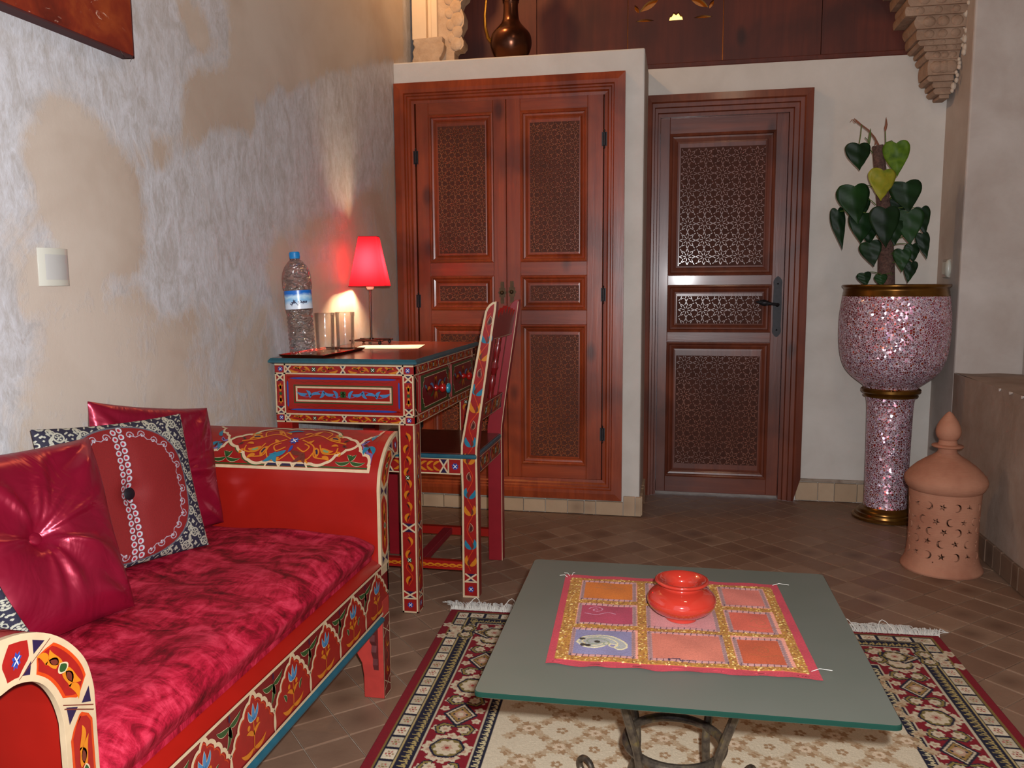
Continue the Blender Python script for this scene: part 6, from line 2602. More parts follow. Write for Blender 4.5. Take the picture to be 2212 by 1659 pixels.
for x0, x1, y0, y1, c in PATCHES:
    Rm.rect(x0 - 0.016, x1 + 0.016, y0 - 0.020, y1 + 0.020, C3(184, 134, 130))
    for s in np.arange(y0 - 0.01, y1 + 0.01, 0.018):
        Rm.disc(x0 - 0.008, s, 0.009, LIL)
        Rm.disc(x1 + 0.008, s, 0.009, LIL)
    Rm.rect(x0, x1, y0, y1, c)
    for s in np.arange(x0 - 0.01, x1 + 0.01, 0.024):
        for yy in (y0 - 0.012, y1 + 0.012):
            Rm.line([(s, yy - 0.011), (s + 0.003, yy + 0.011)], 0.0034, C3(60, 34, 54))
# fine embroidery
for (cx, cy, c) in ((0.20, 0.875, C3(150, 100, 60)), (0.85, 0.50, C3(160, 90, 60)), (0.82, 0.22, C3(150, 80, 40)), (0.53, 0.26, C3(180, 100, 80)), (0.17, 0.56, C3(190, 140, 160))):
    Rm.line(spiral(cx, cy, 0.004, 0.035, 0.4, 1.4, 22), 0.004, c)
    Rm.line([(cx - 0.05, cy - 0.04), (cx, cy - 0.06), (cx + 0.05, cy - 0.035), (cx + 0.08, cy - 0.05)], 0.004, c)
# paisley on the lavender patch
pa = [(0.105, 0.215), (0.13, 0.265), (0.185, 0.285), (0.245, 0.27), (0.295, 0.225), (0.30, 0.18), (0.275, 0.16), (0.255, 0.175), (0.262, 0.20), (0.23, 0.20), (0.19, 0.165), (0.14, 0.165)]
pa = smooth_poly(pa + [pa[0]], 5)
Rm.poly(pa, C3(150, 150, 146))
Rm.line(pa, 0.008, C3(200, 188, 150))
cxp, cyp = 0.175, 0.222
for q in (0.72, 0.45):
    Rm.line([(cxp + (x - cxp) * q, cyp + (y - cyp) * q) for x, y in pa], 0.005, C3(206, 190, 140) if q > 0.5 else C3(120, 130, 100))
for x, y in ((0.125, 0.245), (0.185, 0.218), (0.13, 0.185), (0.15, 0.18)):
    Rm.disc(x, y, 0.012, C3(50, 40, 30))
Rm.line([(0.46, 0.085), (0.46, 0.105), (0.50, 0.108), (0.505, 0.088), (0.54, 0.098), (0.56, 0.092)], 0.005, C3(44, 34, 60))
Rm.speckle(0.22)
mat_ = thing('table_mat', 'pink patchwork mat with gold lace lying on the glass table', 'mat', (0.0, 1.37, 0.4002))
M_mat = weave_mat('patchwork_cloth', 0.85, 0.02, 0.3, 0.5, 600)
at2 = [n_ for n_ in M_mat.t.nodes if n_.type == 'ATTRIBUTE'][0]
p = M_mat.coord('Position')
U_, V_ = np.meshgrid(np.linspace(0, 1, NM), np.linspace(0, 1, NM))
PX = mBL.x * (1 - U_) * (1 - V_) + mBR.x * U_ * (1 - V_) + mTR.x * U_ * V_ + mTL.x * (1 - U_) * V_
PY = mBL.y * (1 - U_) * (1 - V_) + mBR.y * U_ * (1 - V_) + mTR.y * U_ * V_ + mTL.y * (1 - U_) * V_
edge = np.minimum(np.minimum(U_, 1 - U_), np.minimum(V_, 1 - V_))
PY = PY + 0.0016 * np.sin(U_ * 42) * (V_ < 0.02) + 0.002 * np.sin(U_ * 23 + 1) * np.exp(-V_ * 30)
lum = Rm.a.sum(-1)
gold = (np.abs(Rm.a[:, :, 0] - GLD[0]) < 0.5) & (Rm.a[:, :, 2] < Rm.a[:, :, 0] * 0.35)
PZ = 0.4018 + 0.0007 * np.sin(U_ * 31) * np.sin(V_ * 27) + 0.0008 * (edge > 0.045) + 0.0007 * (lum - 0.8) * rng.rand(NM, NM) + 0.0010 * np.maximum(0, np.sin(U_ * 36 + 1)) * np.exp(-V_ * 25)
for x0, x1, y0, y1, c in PATCHES:
    inn = (U_ > x0) & (U_ < x1) & (V_ > y0) & (V_ < y1)
    PZ[inn] += 0.0010 * np.sin((U_[inn] - x0) / (x1 - x0) * pi) * np.sin((V_[inn] - y0) / (y1 - y0) * pi) * 1.4 - 0.0003
np_grid_obj('patchwork', PX, PY, PZ, M_mat.m, mat_, Rm.a.reshape(-1, 3))
for (x, y, dx, dy) in ((-0.200, 1.548, -0.012, 0.012), (-0.196, 1.550, 0.004, 0.016), (-0.203, 1.54, -0.016, 0.004), (0.182, 1.566, 0.03, 0.004), (0.200, 1.215, 0.030, 0.006)):
    mb = MB()
    mb.tube([(x, y, 0.4035), (x + dx * 0.4, y + dy * 0.4 + 0.002, 0.4065), (x + dx, y + dy, 0.4045)], 0.0004, 5)
    mb.build('loose_thread', M_fr, mat_)

# ------------------------------------------------------------------ red ceramic pot
M_cer = basic('red_glaze', C3(160, 44, 32), 0.08, 0.06, 10, spec=0.7, coat=0.6, coatr=0.03)
pot = thing('ceramic_pot', 'round glossy red ceramic pot with a flared rim, standing on the patchwork mat', 'pot', (0.013, 1.378, 0.4042))
prof = [(0.0, 0.001), (0.024, 0.0), (0.0265, 0.002), (0.027, 0.006), (0.036, 0.010), (0.048, 0.017), (0.0555, 0.026), (0.0575, 0.033), (0.0560, 0.040), (0.0495, 0.0475), (0.040, 0.0525), (0.0335, 0.0550), (0.0320, 0.0575), (0.0345, 0.0600),
        (0.041, 0.0625), (0.0445, 0.0650), (0.0450, 0.0672), (0.0435, 0.0688), (0.039, 0.0688), (0.031, 0.0655), (0.024, 0.0600), (0.021, 0.0540), (0.021, 0.0440), (0.020, 0.0380), (0.0, 0.0365)]
pr = smooth_poly(prof, 3)
mb = MB()
mb.lathe([(max(0, r), z) for r, z in pr], (0.013, 1.378, 0.4042), 72)
mb.build('body', M_cer, pot, smooth=True, angle=60, weld=True)

# ================================================================== DESK-TOP THINGS
# tray
DT = 0.7582
tray = thing('serving_tray', 'thin dark brass tray on the desk under the bottle and glasses', 'tray', (-1.08, 2.40, DT))
M_tray = basic('tray_brass', C3(96, 54, 34), 0.22, 0.25, 30, metal=0.85)
mb = MB()
tcor = [(-1.165, 2.262), (-1.018, 2.250), (-1.006, 2.555), (-1.153, 2.567)]
TCn = (-1.0855, 2.4085)


def tr(d, z):
    return [(x + (d if x < TCn[0] else -d), y + (d if y < TCn[1] else -d), z) for x, y in tcor]


lay = [tr(0.012, DT + 0.0002), tr(0.008, DT + 0.0002), tr(0.0, DT + 0.008), tr(0.0012, DT + 0.0088), tr(0.010, DT + 0.0022), tr(0.014, DT + 0.0022)]
vs = [q for l in lay for q in l]
fs = [(k * 4 + i, k * 4 + (i + 1) % 4, (k + 1) * 4 + (i + 1) % 4, (k + 1) * 4 + i) for k in range(5) for i in range(4)] + [(0, 3, 2, 1), (20, 21, 22, 23)]
mb.add(vs, fs)
mb.build('tray_plate', M_tray, tray)
# bottle
bt = NT('clear_plastic_water')


def thin_clear(t, bump_h, bstr, bdist, tint, add, grough=0.12):
    """thin-walled clear plastic or glass: see-through plus fresnel gloss"""
    tp_ = t.n('ShaderNodeBsdfTransparent')
    lw = t.n('ShaderNodeLayerWeight')
    lw.inputs['Blend'].default_value = 0.25
    t.l(t.ramp(lw.outputs['Facing'], [(0.0, tint), (0.75, tint), (1.0, (0.72, 0.72, 0.74))]), tp_.inputs['Color'])
    gs_ = t.n('ShaderNodeBsdfGlossy')
    gs_.inputs['Roughness'].default_value = grough
    fr_ = t.n('ShaderNodeFresnel')
    fr_.inputs['IOR'].default_value = 1.5
    if bump_h is not None:
        bm_ = t.n('ShaderNodeBump')
        bm_.inputs['Strength'].default_value = bstr
        bm_.inputs['Distance'].default_value = bdist
        t.l(bump_h, bm_.inputs['Height'])
        t.l(bm_.outputs[0], gs_.inputs['Normal'])
        t.l(bm_.outputs[0], fr_.inputs['Normal'])
    mx_ = t.n('ShaderNodeMixShader')
    t.l(t.math('ADD', t.math('MULTIPLY', fr_.outputs[0], 0.55), add), mx_.inputs[0])
    t.l(tp_.outputs[0], mx_.inputs[1])
    t.l(gs_.outputs[0], mx_.inputs[2])
    t.l(mx_.outputs[0], t.out.inputs['Surface'])


thin_clear(bt, bt.noise(bt.mapping(bt.coord('Object'), scale=(1, 1, 2.0)), 20, 1, 0.4, 2.2), 1.0, 0.03, (0.97, 0.985, 1.0), 0.06, 0.2)
BX, BY, BZ = -1.112, 2.318, DT + 0.0026
bottle = thing('water_bottle', 'clear plastic water bottle with blue cap and blue and white label, on the tray', 'bottle', (BX, BY, BZ))
prof = [(0.0, 0.004), (0.030, 0.0), (0.036, 0.003), (0.038, 0.010)]
z = 0.016
while z < 0.128:
    prof += [(0.0385, z), (0.0355, z + 0.005), (0.0385, z + 0.010)]
    z += 0.0125
prof += [(0.0400, 0.140), (0.0400, 0.195), (0.0430, 0.200), (0.0435, 0.215), (0.0430, 0.232), (0.0400, 0.250), (0.0330, 0.266), (0.0220, 0.280), (0.0150, 0.286), (0.0135, 0.290), (0.0135, 0.296), (0.0, 0.296)]
mb = MB()
mb.lathe(prof, (BX, BY, BZ), 48)
# swirl dents on the shoulder
bo = mb.build('bottle_body', bt.m, bottle, smooth=True, angle=80)
mb = MB()
M_cap = basic('blue_cap', C3(28, 118, 176), 0.35, 0.05, 30)
prof = [(0.0155, 0.289), (0.0155, 0.2915), (0.0150, 0.293), (0.0150, 0.307), (0.0140, 0.309), (0.0, 0.309)]
mb.lathe(prof, (BX, BY, BZ), 40)
for i in range(40):
    a = 2 * pi * i / 40
    mb.obox((BX + 0.0152 * cos(a), BY + 0.0152 * sin(a), BZ + 0.300), (0.0006 * cos(a), 0.0006 * sin(a), 0), (-0.0006 * sin(a), 0.0006 * cos(a), 0), (0, 0, 0.006))
mb.build('cap', M_cap, bottle, smooth=True, angle=50)
lb = NT('bottle_label')
gz = lb.n('ShaderNodeSeparateXYZ')
lb.l(lb.coord('Object'), gz.inputs[0])
cl = lb.noise(lb.coord('Object'), 60, 4)
zf = lb.math('ADD', lb.math('MULTIPLY', gz.outputs['Z'], 1.0), lb.math('MULTIPLY', lb.math('SUBTRACT', cl, 0.5), 0.018))
lb.set(color=lb.ramp(lb.math('MULTIPLY', zf, 5.0), [(0.76, C3(206, 214, 224)), (0.83, C3(120, 176, 216)), (0.88, C3(180, 210, 226)), (0.93, C3(20, 100, 186))]), rough=0.3, spec=0.5)
mb = MB()
n = 48
vs, fs = [], []
for z in (0.1395, 0.1945):
    for i in range(n):
        a = 2 * pi * i / n
        vs.append((BX + 0.0405 * cos(a), BY + 0.0405 * sin(a), BZ + z + (0.006 * max(0, cos((a + 1.80) * 1.0)) * (-1 if z < 0.16 else 0)) * 0))
mb.add(vs, [(i, (i + 1) % n, n + (i + 1) % n, n + i) for i in range(n)])
lbl = mb.build('label', lb.m, bottle, smooth=True)
af = atan2(-BY, -BX) + 2 * pi   # towards the camera side


def cyl(u, v, h=0):
    a = af - 0.0 + u / 0.041
    return (BX + (0.0407 + h) * cos(a), BY + (0.0407 + h) * sin(a), BZ + v)


P = Paint(cyl, 0.0001, 0.0001)
sc_ = 0.0052
T0, B0 = -0.0265, 0.158
STR = [[(10, .9), (9.8, 0), (9.4, .1), (9.2, .7), (9.1, 0), (8.6, .1), (8.4, .7), (8.3, 0), (7.9, 0.05), (7.7, .7), (7.5, 0), (7.0, 0)],
       [(6.1, 1.2), (6.7, .6), (6.9, .05), (6.0, 0)],
       [(5.4, .5), (5.0, .8), (4.7, .4), (5.2, .05), (5.3, -.4), (4.8, -.9), (4.1, -.7), (3.8, -.1)],
       [(3.3, 1.0), (2.9, 1.2), (2.6, .8), (2.9, .45), (3.4, .1), (2.6, 0), (2.25, .1), (2.2, 1.9)],
       [(2.2, .1), (1.8, 0), (1.3, .4), (1.1, .1), (1.5, -.4), (1.1, -.9), (.4, -.8), (0, -.2)]]
for s in STR:
    P.stroke(smooth_poly([(T0 + x * sc_, B0 + y * sc_) for x, y in s], 3), 0.0024, 'royal' if False else 'navy', 1)
for x, y in ((7.9, -.7), (7.4, -.7), (4.9, -1.5), (4.4, -1.5), (1.2, -1.5), (.7, -1.5)):
    P.disc(T0 + x * sc_, B0 + y * sc_, 0.0011, 'navy', 1, n=8)
P.build('label_writing', lbl)
bottle.rotation_euler = (0, radians(-3.2), 0)
# glasses
M_gl = NT('clear_glass')
thin_clear(M_gl, None, 0, 0, (0.95, 0.95, 0.95), 0.05, 0.06)
for k, (gx, gy, lab) in enumerate(((-1.096, 2.445, 'clear straight drinking glass beside the water bottle'), (-1.056, 2.510, 'clear straight drinking glass nearer the table lamp'))):
    g = thing('drinking_glass', lab, 'glass', (gx, gy, DT + 0.0024), 'drinking glasses on the tray')
    mb = MB()
    prof = [(0.0, 0.0), (0.027, 0.0), (0.0285, 0.002), (0.0290, 0.060), (0.0300, 0.108), (0.0310, 0.112), (0.0315, 0.122), (0.0308, 0.1235), (0.0296, 0.122), (0.0282, 0.108), (0.0270, 0.060), (0.0262, 0.010), (0.0, 0.008)]
    mb.lathe(prof, (gx, gy, DT + 0.0024), 40)
    mb.build('glass_body', M_gl.m, g, smooth=True, angle=60, weld=True)
# paper
M_pap = basic('paper', C3(226, 218, 204), 0.8, 0.03, 30)
pp = thing('paper_sheet', 'sheet of white paper lying on the desk below the lamp', 'paper', (-0.97, 2.68, DT + 0.0003))
mb = MB()
c_, s_ = cos(radians(8)), sin(radians(8))
for k, (ox, oy, rr_) in enumerate(((0, 0, 0), (0.006, 0.004, 0.05))):
    mb.grid(10, 6, lambda u, v: ((-0.975 + ox) + (u - .5) * 0.215 * cos(0.12 + rr_) - (v - .5) * 0.165 * sin(0.12 + rr_), (2.69 + oy) + (u - .5) * 0.215 * sin(0.12 + rr_) + (v - .5) * 0.165 * cos(0.12 + rr_), DT + 0.0005 + 0.0004 * k + 0.001 * u * u * v))
mb.build('sheet', M_pap, pp, smooth=True)
# lamp
LX, LY = -1.092, 2.835
lamp = thing('table_lamp', 'small table lamp with a glowing red shade at the back of the desk', 'lamp', (LX, LY, DT))
M_stem = basic('lamp_iron', C3(60, 44, 40), 0.35, 0.2, 60, metal=0.8)
mb = MB()
hb = 0.056
for s in (-1, 1):
    mb.tube([(LX - hb - 0.008, LY + s * hb * 0.9, DT + 0.0145), (LX + hb + 0.008, LY + s * hb * 0.9, DT + 0.0145)], 0.0028, 8)
    mb.tube([(LX + s * hb * 0.9, LY - hb - 0.008, DT + 0.0145), (LX + s * hb * 0.9, LY + hb + 0.008, DT + 0.0145)], 0.0028, 8)
    mb.tube([(LX - s * hb * 0.9, LY - hb * 0.9, DT + 0.0145), (LX + s * hb * 0.9, LY + hb * 0.9, DT + 0.0145)], 0.0022, 6)
mb.build('base', M_stem, lamp, smooth=True)
for sx_ in (-1, 1):
    for sy_ in (-1, 1):
        mb = MB()
        mb.sphere((LX + sx_ * hb * 0.9, LY + sy_ * hb * 0.9, DT + 0.0065), 0.0065, 12, 8)
        mb.build('foot', M_iron, lamp, smooth=True)
mb = MB()
mb.tube([(LX, LY, DT + 0.013), (LX, LY, DT + 0.205)], 0.0038, 12)
mb.tube([(LX, LY, DT + 0.013), (LX, LY, DT + 0.022)], 0.008, 12)
mb.build('stem', M_stem, lamp, smooth=True)
mb = MB()
mb.lathe([(0.010, 0.196), (0.014, 0.203), (0.014, 0.214), (0.011, 0.218), (0.011, 0.240), (0.0, 0.240)], (LX, LY, DT), 20)
mb.build('lamp_holder', basic('cream_plastic', C3(222, 206, 176), 0.4, 0.03), lamp, smooth=True)
gb = NT('bulb_glow')
gb.set(color=(1, .9, .7, 1), em=(1.0, 0.72, 0.42, 1), ems=1000.0)
mb = MB()
mb.lathe([(0.008, 0.240), (0.010, 0.246), (0.0145, 0.260), (0.0155, 0.275), (0.0135, 0.298), (0.009, 0.322), (0.004, 0.340), (0.0, 0.345)], (LX, LY, DT), 20)
mb.build('bulb', gb.m, lamp, smooth=True)
sh = NT('red_shade_fabric')
tr_ = sh.n('ShaderNodeBsdfTranslucent')
tr_.inputs['Color'].default_value = C3(248, 40, 64)
df = sh.n('ShaderNodeBsdfDiffuse')
df.inputs['Color'].default_value = C3(206, 14, 24)
mx = sh.n('ShaderNodeMixShader')
mx.inputs[0].default_value = 0.045
sh.l(df.outputs[0], mx.inputs[1])
sh.l(tr_.outputs[0], mx.inputs[2])
sh.l(mx.outputs[0], sh.out.inputs['Surface'])
mb = MB()
zb_, zt_ = DT + 0.208, DT + 0.383
rb, rt = 0.066, 0.033
rotl = radians(10)
vs, fs = [], []
lv = 10
ring_n = 4 * 8
for off in (0, 0.0016):
    for k in range(lv + 1):
        t = k / lv
        z = zb_ + (zt_ - zb_) * t
        hs = rb + (rt - rb) * t - off
        cor = rounded([(-hs, -hs), (hs, -hs), (hs, hs), (-hs, hs)], hs * 0.22, 4)
        vs += [(LX + x * cos(rotl) - y * sin(rotl), LY + x * sin(rotl) + y * cos(rotl), z) for x, y in cor]
rn = len(cor)
M1 = (lv + 1) * rn
for o_ in (0, M1):
    for k in range(lv):
        for i in range(rn):
            j = (i + 1) % rn
            fs.append((o_ + k * rn + i, o_ + k * rn + j, o_ + (k + 1) * rn + j, o_ + (k + 1) * rn + i))
for k in (0, lv):
    for i in range(rn):
        j = (i + 1) % rn
        fs.append((k * rn + i, k * rn + j, M1 + k * rn + j, M1 + k * rn + i))
mb.add(vs[:M1], [f for f in fs if max(f) < M1])
mb.build('lamp_shade', sh.m, lamp, smooth=True, angle=60)
for k, rr_ in ((0, rb), (lv, rt)):
    mb = MB()
    mb.tube([vs[k * rn + i] for i in range(rn)], 0.0013, 5, closed=True)
    mb.build('shade_trim', basic('shade_trim_red', C3(150, 10, 20), 0.7), lamp)
mb = MB()
mb.tube([(LX, LY + 0.0, DT + 0.003), (LX - 0.03, LY + 0.05, DT + 0.0025), (LX - 0.05, LY + 0.11, DT + 0.0025)], 0.002, 6)
mb.build('cable', M_blkbtn, lamp, smooth=True)
cd_ = thing('power_cord', 'thin black power cord hanging behind the desk to the floor', 'cord', (-1.1, 3.0, 0.0))
mb = MB()
mb.tube([(-1.165, 3.00, 0.70), (-1.16, 3.0, 0.45), (-1.15, 3.0, 0.28), (-1.12, 3.02, 0.20), (-1.09, 3.07, 0.13), (-1.07, 3.12, 0.06), (-1.09, 3.16, 0.006), (-1.13, 3.10, 0.005), (-1.10, 3.02, 0.005), (-1.04, 3.05, 0.005), (-1.02, 3.14, 0.005), (-1.12, 3.22, 0.005)], 0.003, 6)
mb.build('cable', M_blkbtn, cd_, smooth=True)

# ================================================================== MOSAIC PLANTER
mo = NT('cracked_mirror_mosaic')
p = mo.coord('Object')
wob_ = mo.noise(p, 18, 3)
vo = mo.n('ShaderNodeTexVoronoi')
vo.inputs['Scale'].default_value = 118
mo.l(p, vo.inputs['Vector'])
ve = mo.n('ShaderNodeTexVoronoi')
ve.feature = 'DISTANCE_TO_EDGE'
ve.inputs['Scale'].default_value = 118
mo.l(p, ve.inputs['Vector'])
sep = mo.n('ShaderNodeSeparateColor')
mo.l(vo.outputs['Color'], sep.inputs[0])
chip = mo.ramp(sep.outputs[0], [(0.0, C3(164, 74, 92)), (0.25, C3(208, 150, 168)), (0.45, C3(226, 196, 204)), (0.62, C3(160, 50, 62)), (0.75, C3(190, 90, 46)), (0.88, C3(176, 138, 172)), (1.0, C3(226, 210, 218))])
big = mo.noise(p, 7, 2)
chip = mo.mix(mo.ramp(big, [(0.45, (0, 0, 0)), (0.7, (0.7, 0.7, 0.7))]), chip, C3(150, 46, 52))
grout = mo.ramp(ve.outputs['Distance'], [(0.035, (1, 1, 1)), (0.08, (0, 0, 0))])
mo.set(color=mo.mix(grout, chip, C3(204, 196, 208)), metal=mo.math('MULTIPLY', mo.math('SUBTRACT', 1.0, grout), 0.75), rough=mo.math('ADD', 0.24, mo.math('MULTIPLY', grout, 0.5)))
geo = mo.n('ShaderNodeNewGeometry')
vm = mo.n('ShaderNodeVectorMath')
vm.operation = 'SUBTRACT'
mo.l(vo.outputs['Color'], vm.inputs[0])
vm.inputs[1].default_value = (0.5, 0.5, 0.5)
vs_ = mo.n('ShaderNodeVectorMath')
vs_.operation = 'SCALE'
vs_.inputs['Scale'].default_value = 0.55
mo.l(vm.outputs[0], vs_.inputs[0])
va = mo.n('ShaderNodeVectorMath')
va.operation = 'ADD'
mo.l(vs_.outputs[0], va.inputs[0])
mo.l(geo.outputs['Normal'], va.inputs[1])
vn = mo.n('ShaderNodeVectorMath')
vn.operation = 'NORMALIZE'
mo.l(va.outputs[0], vn.inputs[0])
mo.l(vn.outputs[0], mo.b.inputs['Normal'])
M_bronze = NT('bronze_rim')
p = M_bronze.coord('Object')
M_bronze.set(color=M_bronze.ramp(M_bronze.noise(p, 9, 3), [(0.3, C3(84, 52, 20)), (0.7, C3(140, 100, 40))]), rough=0.28, metal=0.85)
QX, QY = 0.851, 3.572
pl2 = thing('pedestal_planter', 'tall goblet-shaped planter of pink mirror mosaic with bronze rims, in the corner', 'planter', (QX, QY, 0))
mb = MB()
mb.lathe([(r, z) for r, z in smooth_poly([(0.093, 0.505), (0.099, 0.520), (0.104, 0.548), (0.125, 0.566), (0.152, 0.588), (0.178, 0.618), (0.195, 0.660), (0.204, 0.71), (0.2075, 0.76), (0.2075, 0.82), (0.203, 0.87), (0.197, 0.915)], 4)], (QX, QY, 0), 96)
mb.build('bowl', mo.m, pl2, smooth=True, angle=80)
mb = MB()
mb.lathe([(r, z) for r, z in smooth_poly([(0.083, 0.035), (0.083, 0.15), (0.084, 0.27), (0.086, 0.40), (0.088, 0.47), (0.093, 0.505)], 4)], (QX, QY, 0), 72)
mb.build('column', mo.m, pl2, smooth=True, angle=80)
mb = MB()
mb.lathe([(0.197, 0.910), (0.1975, 0.918), (0.195, 0.921), (0.1955, 0.931), (0.193, 0.934), (0.1935, 0.944), (0.197, 0.947), (0.2005, 0.951), (0.2010, 0.957), (0.198, 0.960), (0.186, 0.960), (0.182, 0.954), (0.180, 0.90)], (QX, QY, 0), 96)
mb.build('rim', M_bronze.m, pl2, smooth=True, angle=50)
mb = MB()
mb.lathe([(0.098, 0.506), (0.103, 0.508), (0.104, 0.514), (0.100, 0.518), (0.106, 0.522), (0.1125, 0.527), (0.1125, 0.538), (0.106, 0.543), (0.100, 0.546)], (QX, QY, 0), 72)
mb.build('collar', M_bronze.m, pl2, smooth=True, angle=50)
mb = MB()
mb.lathe([(0.118, 0.0), (0.1275, 0.003), (0.1275, 0.011), (0.122, 0.015), (0.117, 0.016), (0.116, 0.021), (0.1135, 0.027), (0.105, 0.029), (0.104, 0.034), (0.100, 0.041), (0.090, 0.043), (0.086, 0.050), (0.084, 0.052)], (QX, QY, 0), 72)
mb.build('plinth', M_bronze.m, pl2, smooth=True, angle=50)
mb = MB()
mb.lathe([(0.181, 0.905), (0.15, 0.911), (0.08, 0.916), (0.0, 0.918)], (QX, QY, 0), 40)
so = mb.build('soil', basic('soil', C3(52, 36, 28), 0.95, 0.4, 90), pl2, smooth=True)

# plant
plant = thing('climbing_plant', 'green heart-leaved climbing plant on a moss pole, growing in the mosaic planter', 'plant', (0.81, 3.53, 0.918))
mp = NT('moss_pole')
p = mp.coord('Position')
mp.set(color=mp.ramp(mp.noise(p, 90, 5, 0.7), [(0.3, C3(58, 36, 32)), (0.7, C3(120, 88, 76))]), rough=0.95)
mp.bump(mp.noise(p, 160, 4, 0.7), 0.9, 0.01)
mb = MB()
path = [(0.810, 3.545, 0.916), (0.806, 3.545, 1.03), (0.797, 3.54, 1.15), (0.780, 3.535, 1.29), (0.764, 3.53, 1.40), (0.750, 3.53, 1.498)]
mb.tube(path, [0.033, 0.031, 0.027, 0.0245, 0.0225, 0.021], 20)
mb.build('moss_pole', mp.m, plant, smooth=True)


def leafmat(name, a, b, c=None):
    t = NT(name)
    p = t.coord('Object')
    nz = t.noise(p, 14, 4)
    col = t.ramp(nz, [(0.35, a), (0.68, b)]) if c is None else t.ramp(nz, [(0.3, a), (0.5, b), (0.7, c)])
    t.set(color=col, rough=0.5, spec=0.22)
    return t.m


ML = [leafmat('leaf_dark', C3(8, 28, 11), C3(18, 46, 16)), leafmat('leaf_yellowing', C3(30, 62, 14), C3(84, 112, 22), C3(38, 72, 18)), leafmat('leaf_lime', C3(104, 120, 24), C3(138, 132, 36), C3(80, 104, 22)),
      leafmat('leaf_mid', C3(14, 40, 14), C3(28, 60, 22))]
M_stalk = basic('green_stalk', C3(74, 92, 34), 0.5, 0.1, 40)
M_twig = basic('brown_twig', C3(120, 72, 50), 0.8, 0.2, 60)
HEART = [(0, 0.0), (0.09, 0.055), (0.24, 0.085), (0.40, 0.045), (0.495, -0.09), (0.49, -0.26), (0.42, -0.44), (0.30, -0.62), (0.17, -0.80), (0.06, -0.94), (0.0, -1.04)]
LEAVES = [(0.672, 1.498, 0.672, 1.397, 0.088, 0, -0.02), (0.806, 1.497, 0.814, 1.369, 0.085, 1, -0.02), (0.757, 1.391, 0.745, 1.276, 0.095, 2, -0.06), (0.660, 1.338, 0.671, 1.190, 0.116, 3, -0.03),
          (0.606, 1.250, 0.625, 1.095, 0.052, 0, 0.0), (0.849, 1.349, 0.864, 1.232, 0.104, 0, -0.01), (0.700, 1.232, 0.690, 1.118, 0.092, 0, -0.01), (0.768, 1.246, 0.770, 1.098, 0.100, 0, -0.07),
          (0.855, 1.236, 0.866, 1.108, 0.095, 3, -0.05), (0.908, 1.250, 0.922, 1.144, 0.056, 0, -0.02), (0.912, 1.152, 0.931, 1.054, 0.046, 0, -0.03), (0.719, 1.120, 0.740, 1.028, 0.072, 0, -0.05),
          (0.836, 1.091, 0.838, 1.006, 0.058, 3, -0.06), (0.880, 1.112, 0.884, 1.040, 0.050, 0, -0.03), (0.880, 1.044, 0.867, 0.964, 0.047, 0, -0.03), (0.706, 1.004, 0.716, 0.952, 0.048, 0, -0.04),
          (0.764, 0.996, 0.768, 0.950, 0.042, 3, -0.06), (0.812, 1.198, 0.806, 1.105, 0.062, 0, -0.05), (0.735, 1.190, 0.730, 1.110, 0.055, 0, 0.03), (0.835, 1.300, 0.850, 1.215, 0.06, 0, 0.04),
          (0.70, 1.30, 0.69, 1.20, 0.07, 0, 0.05)]
for k, (x0, zt0, x1, zb0, wd_, mi_, dy) in enumerate(LEAVES):
    wd_ *= 1.14
    q = random.Random(k + 20)
    L = math.hypot(x1 - x0, zt0 - zb0) / 1.04
    ax = Vector((x1 - x0, 0, zb0 - zt0)).normalized()
    yb0 = 3.50 + dy
    side = Vector((-ax.z, 0, ax.x))
    yawl = q.uniform(-0.25, 0.25)
    sd = (side * cos(yawl) + Vector((0, 1, 0)) * sin(yawl))
    nrm = Vector((0, -1, 0)) * cos(yawl) + side * sin(yawl)
    mb = MB()
    vs, fs = [], []
    H2 = smooth_poly(HEART, 2)
    nh = len(H2)
    cupv = q.uniform(0.10, 0.22)
    rows = 5
    for sgn in (-1, 1):
        base = len(vs)
        for i, (hx, hy) in enumerate(H2):
            # midrib point at the same height
            my_ = min(hy, 0.0)
            for r in range(rows + 1):
                f = r / rows
                lx, ly = hx * f * sgn, my_ + (hy - my_) * f
                wx = lx * wd_
                wy = -ly * L
                fold = cupv * abs(lx) * wd_ * 1.4 - 0.12 * L * (ly ** 2) + 0.002 * sin(ly * 14 + lx * 9 + k)
                v_ = Vector((x0, yb0, zt0 - 0.0)) + ax * wy + sd * wx - nrm * fold * -1.0 * (-1)
                vs.append(tuple(v_))
        for i in range(nh - 1):
            for r in range(rows):
                a = base + i * (rows + 1) + r
                fs.append((a, a + 1, a + rows + 2, a + rows + 1))
    mb.add(vs, fs)
    lf_ = mb.build('leaf', ML[mi_], plant, smooth=True, angle=0, weld=True)
    if mi_ == 2:
        lf_['label'] = 'yellow-green leaf'
    md = lf_.modifiers.new('thick', 'SOLIDIFY')
    md.thickness = 0.0006
    # stalk to the pole
    zz_ = zt0 + q.uniform(-0.01, 0.02)
    zz_ = min(zz_, 1.49)
    tpole = min(1, max(0, (zz_ - 0.916) / (1.498 - 0.916)))
    pxx = 0.810 - 0.060 * tpole
    mb = MB()
    a_ = Vector((pxx + (0.018 if x0 > pxx else -0.018), 3.53, zz_ - 0.02))
    b_ = Vector((x0, yb0 + 0.002, zt0 - 0.004))
    m1 = (a_ + b_) / 2 + Vector((0, -0.005, 0.022))
    mb.tube([tuple(a_ * (1 - t) ** 2 + m1 * 2 * t * (1 - t) + b_ * t * t) for t in [i / 8 for i in range(9)]], 0.0018, 6)
    mb.build('stalk', M_stalk, plant, smooth=True)
mb = MB()
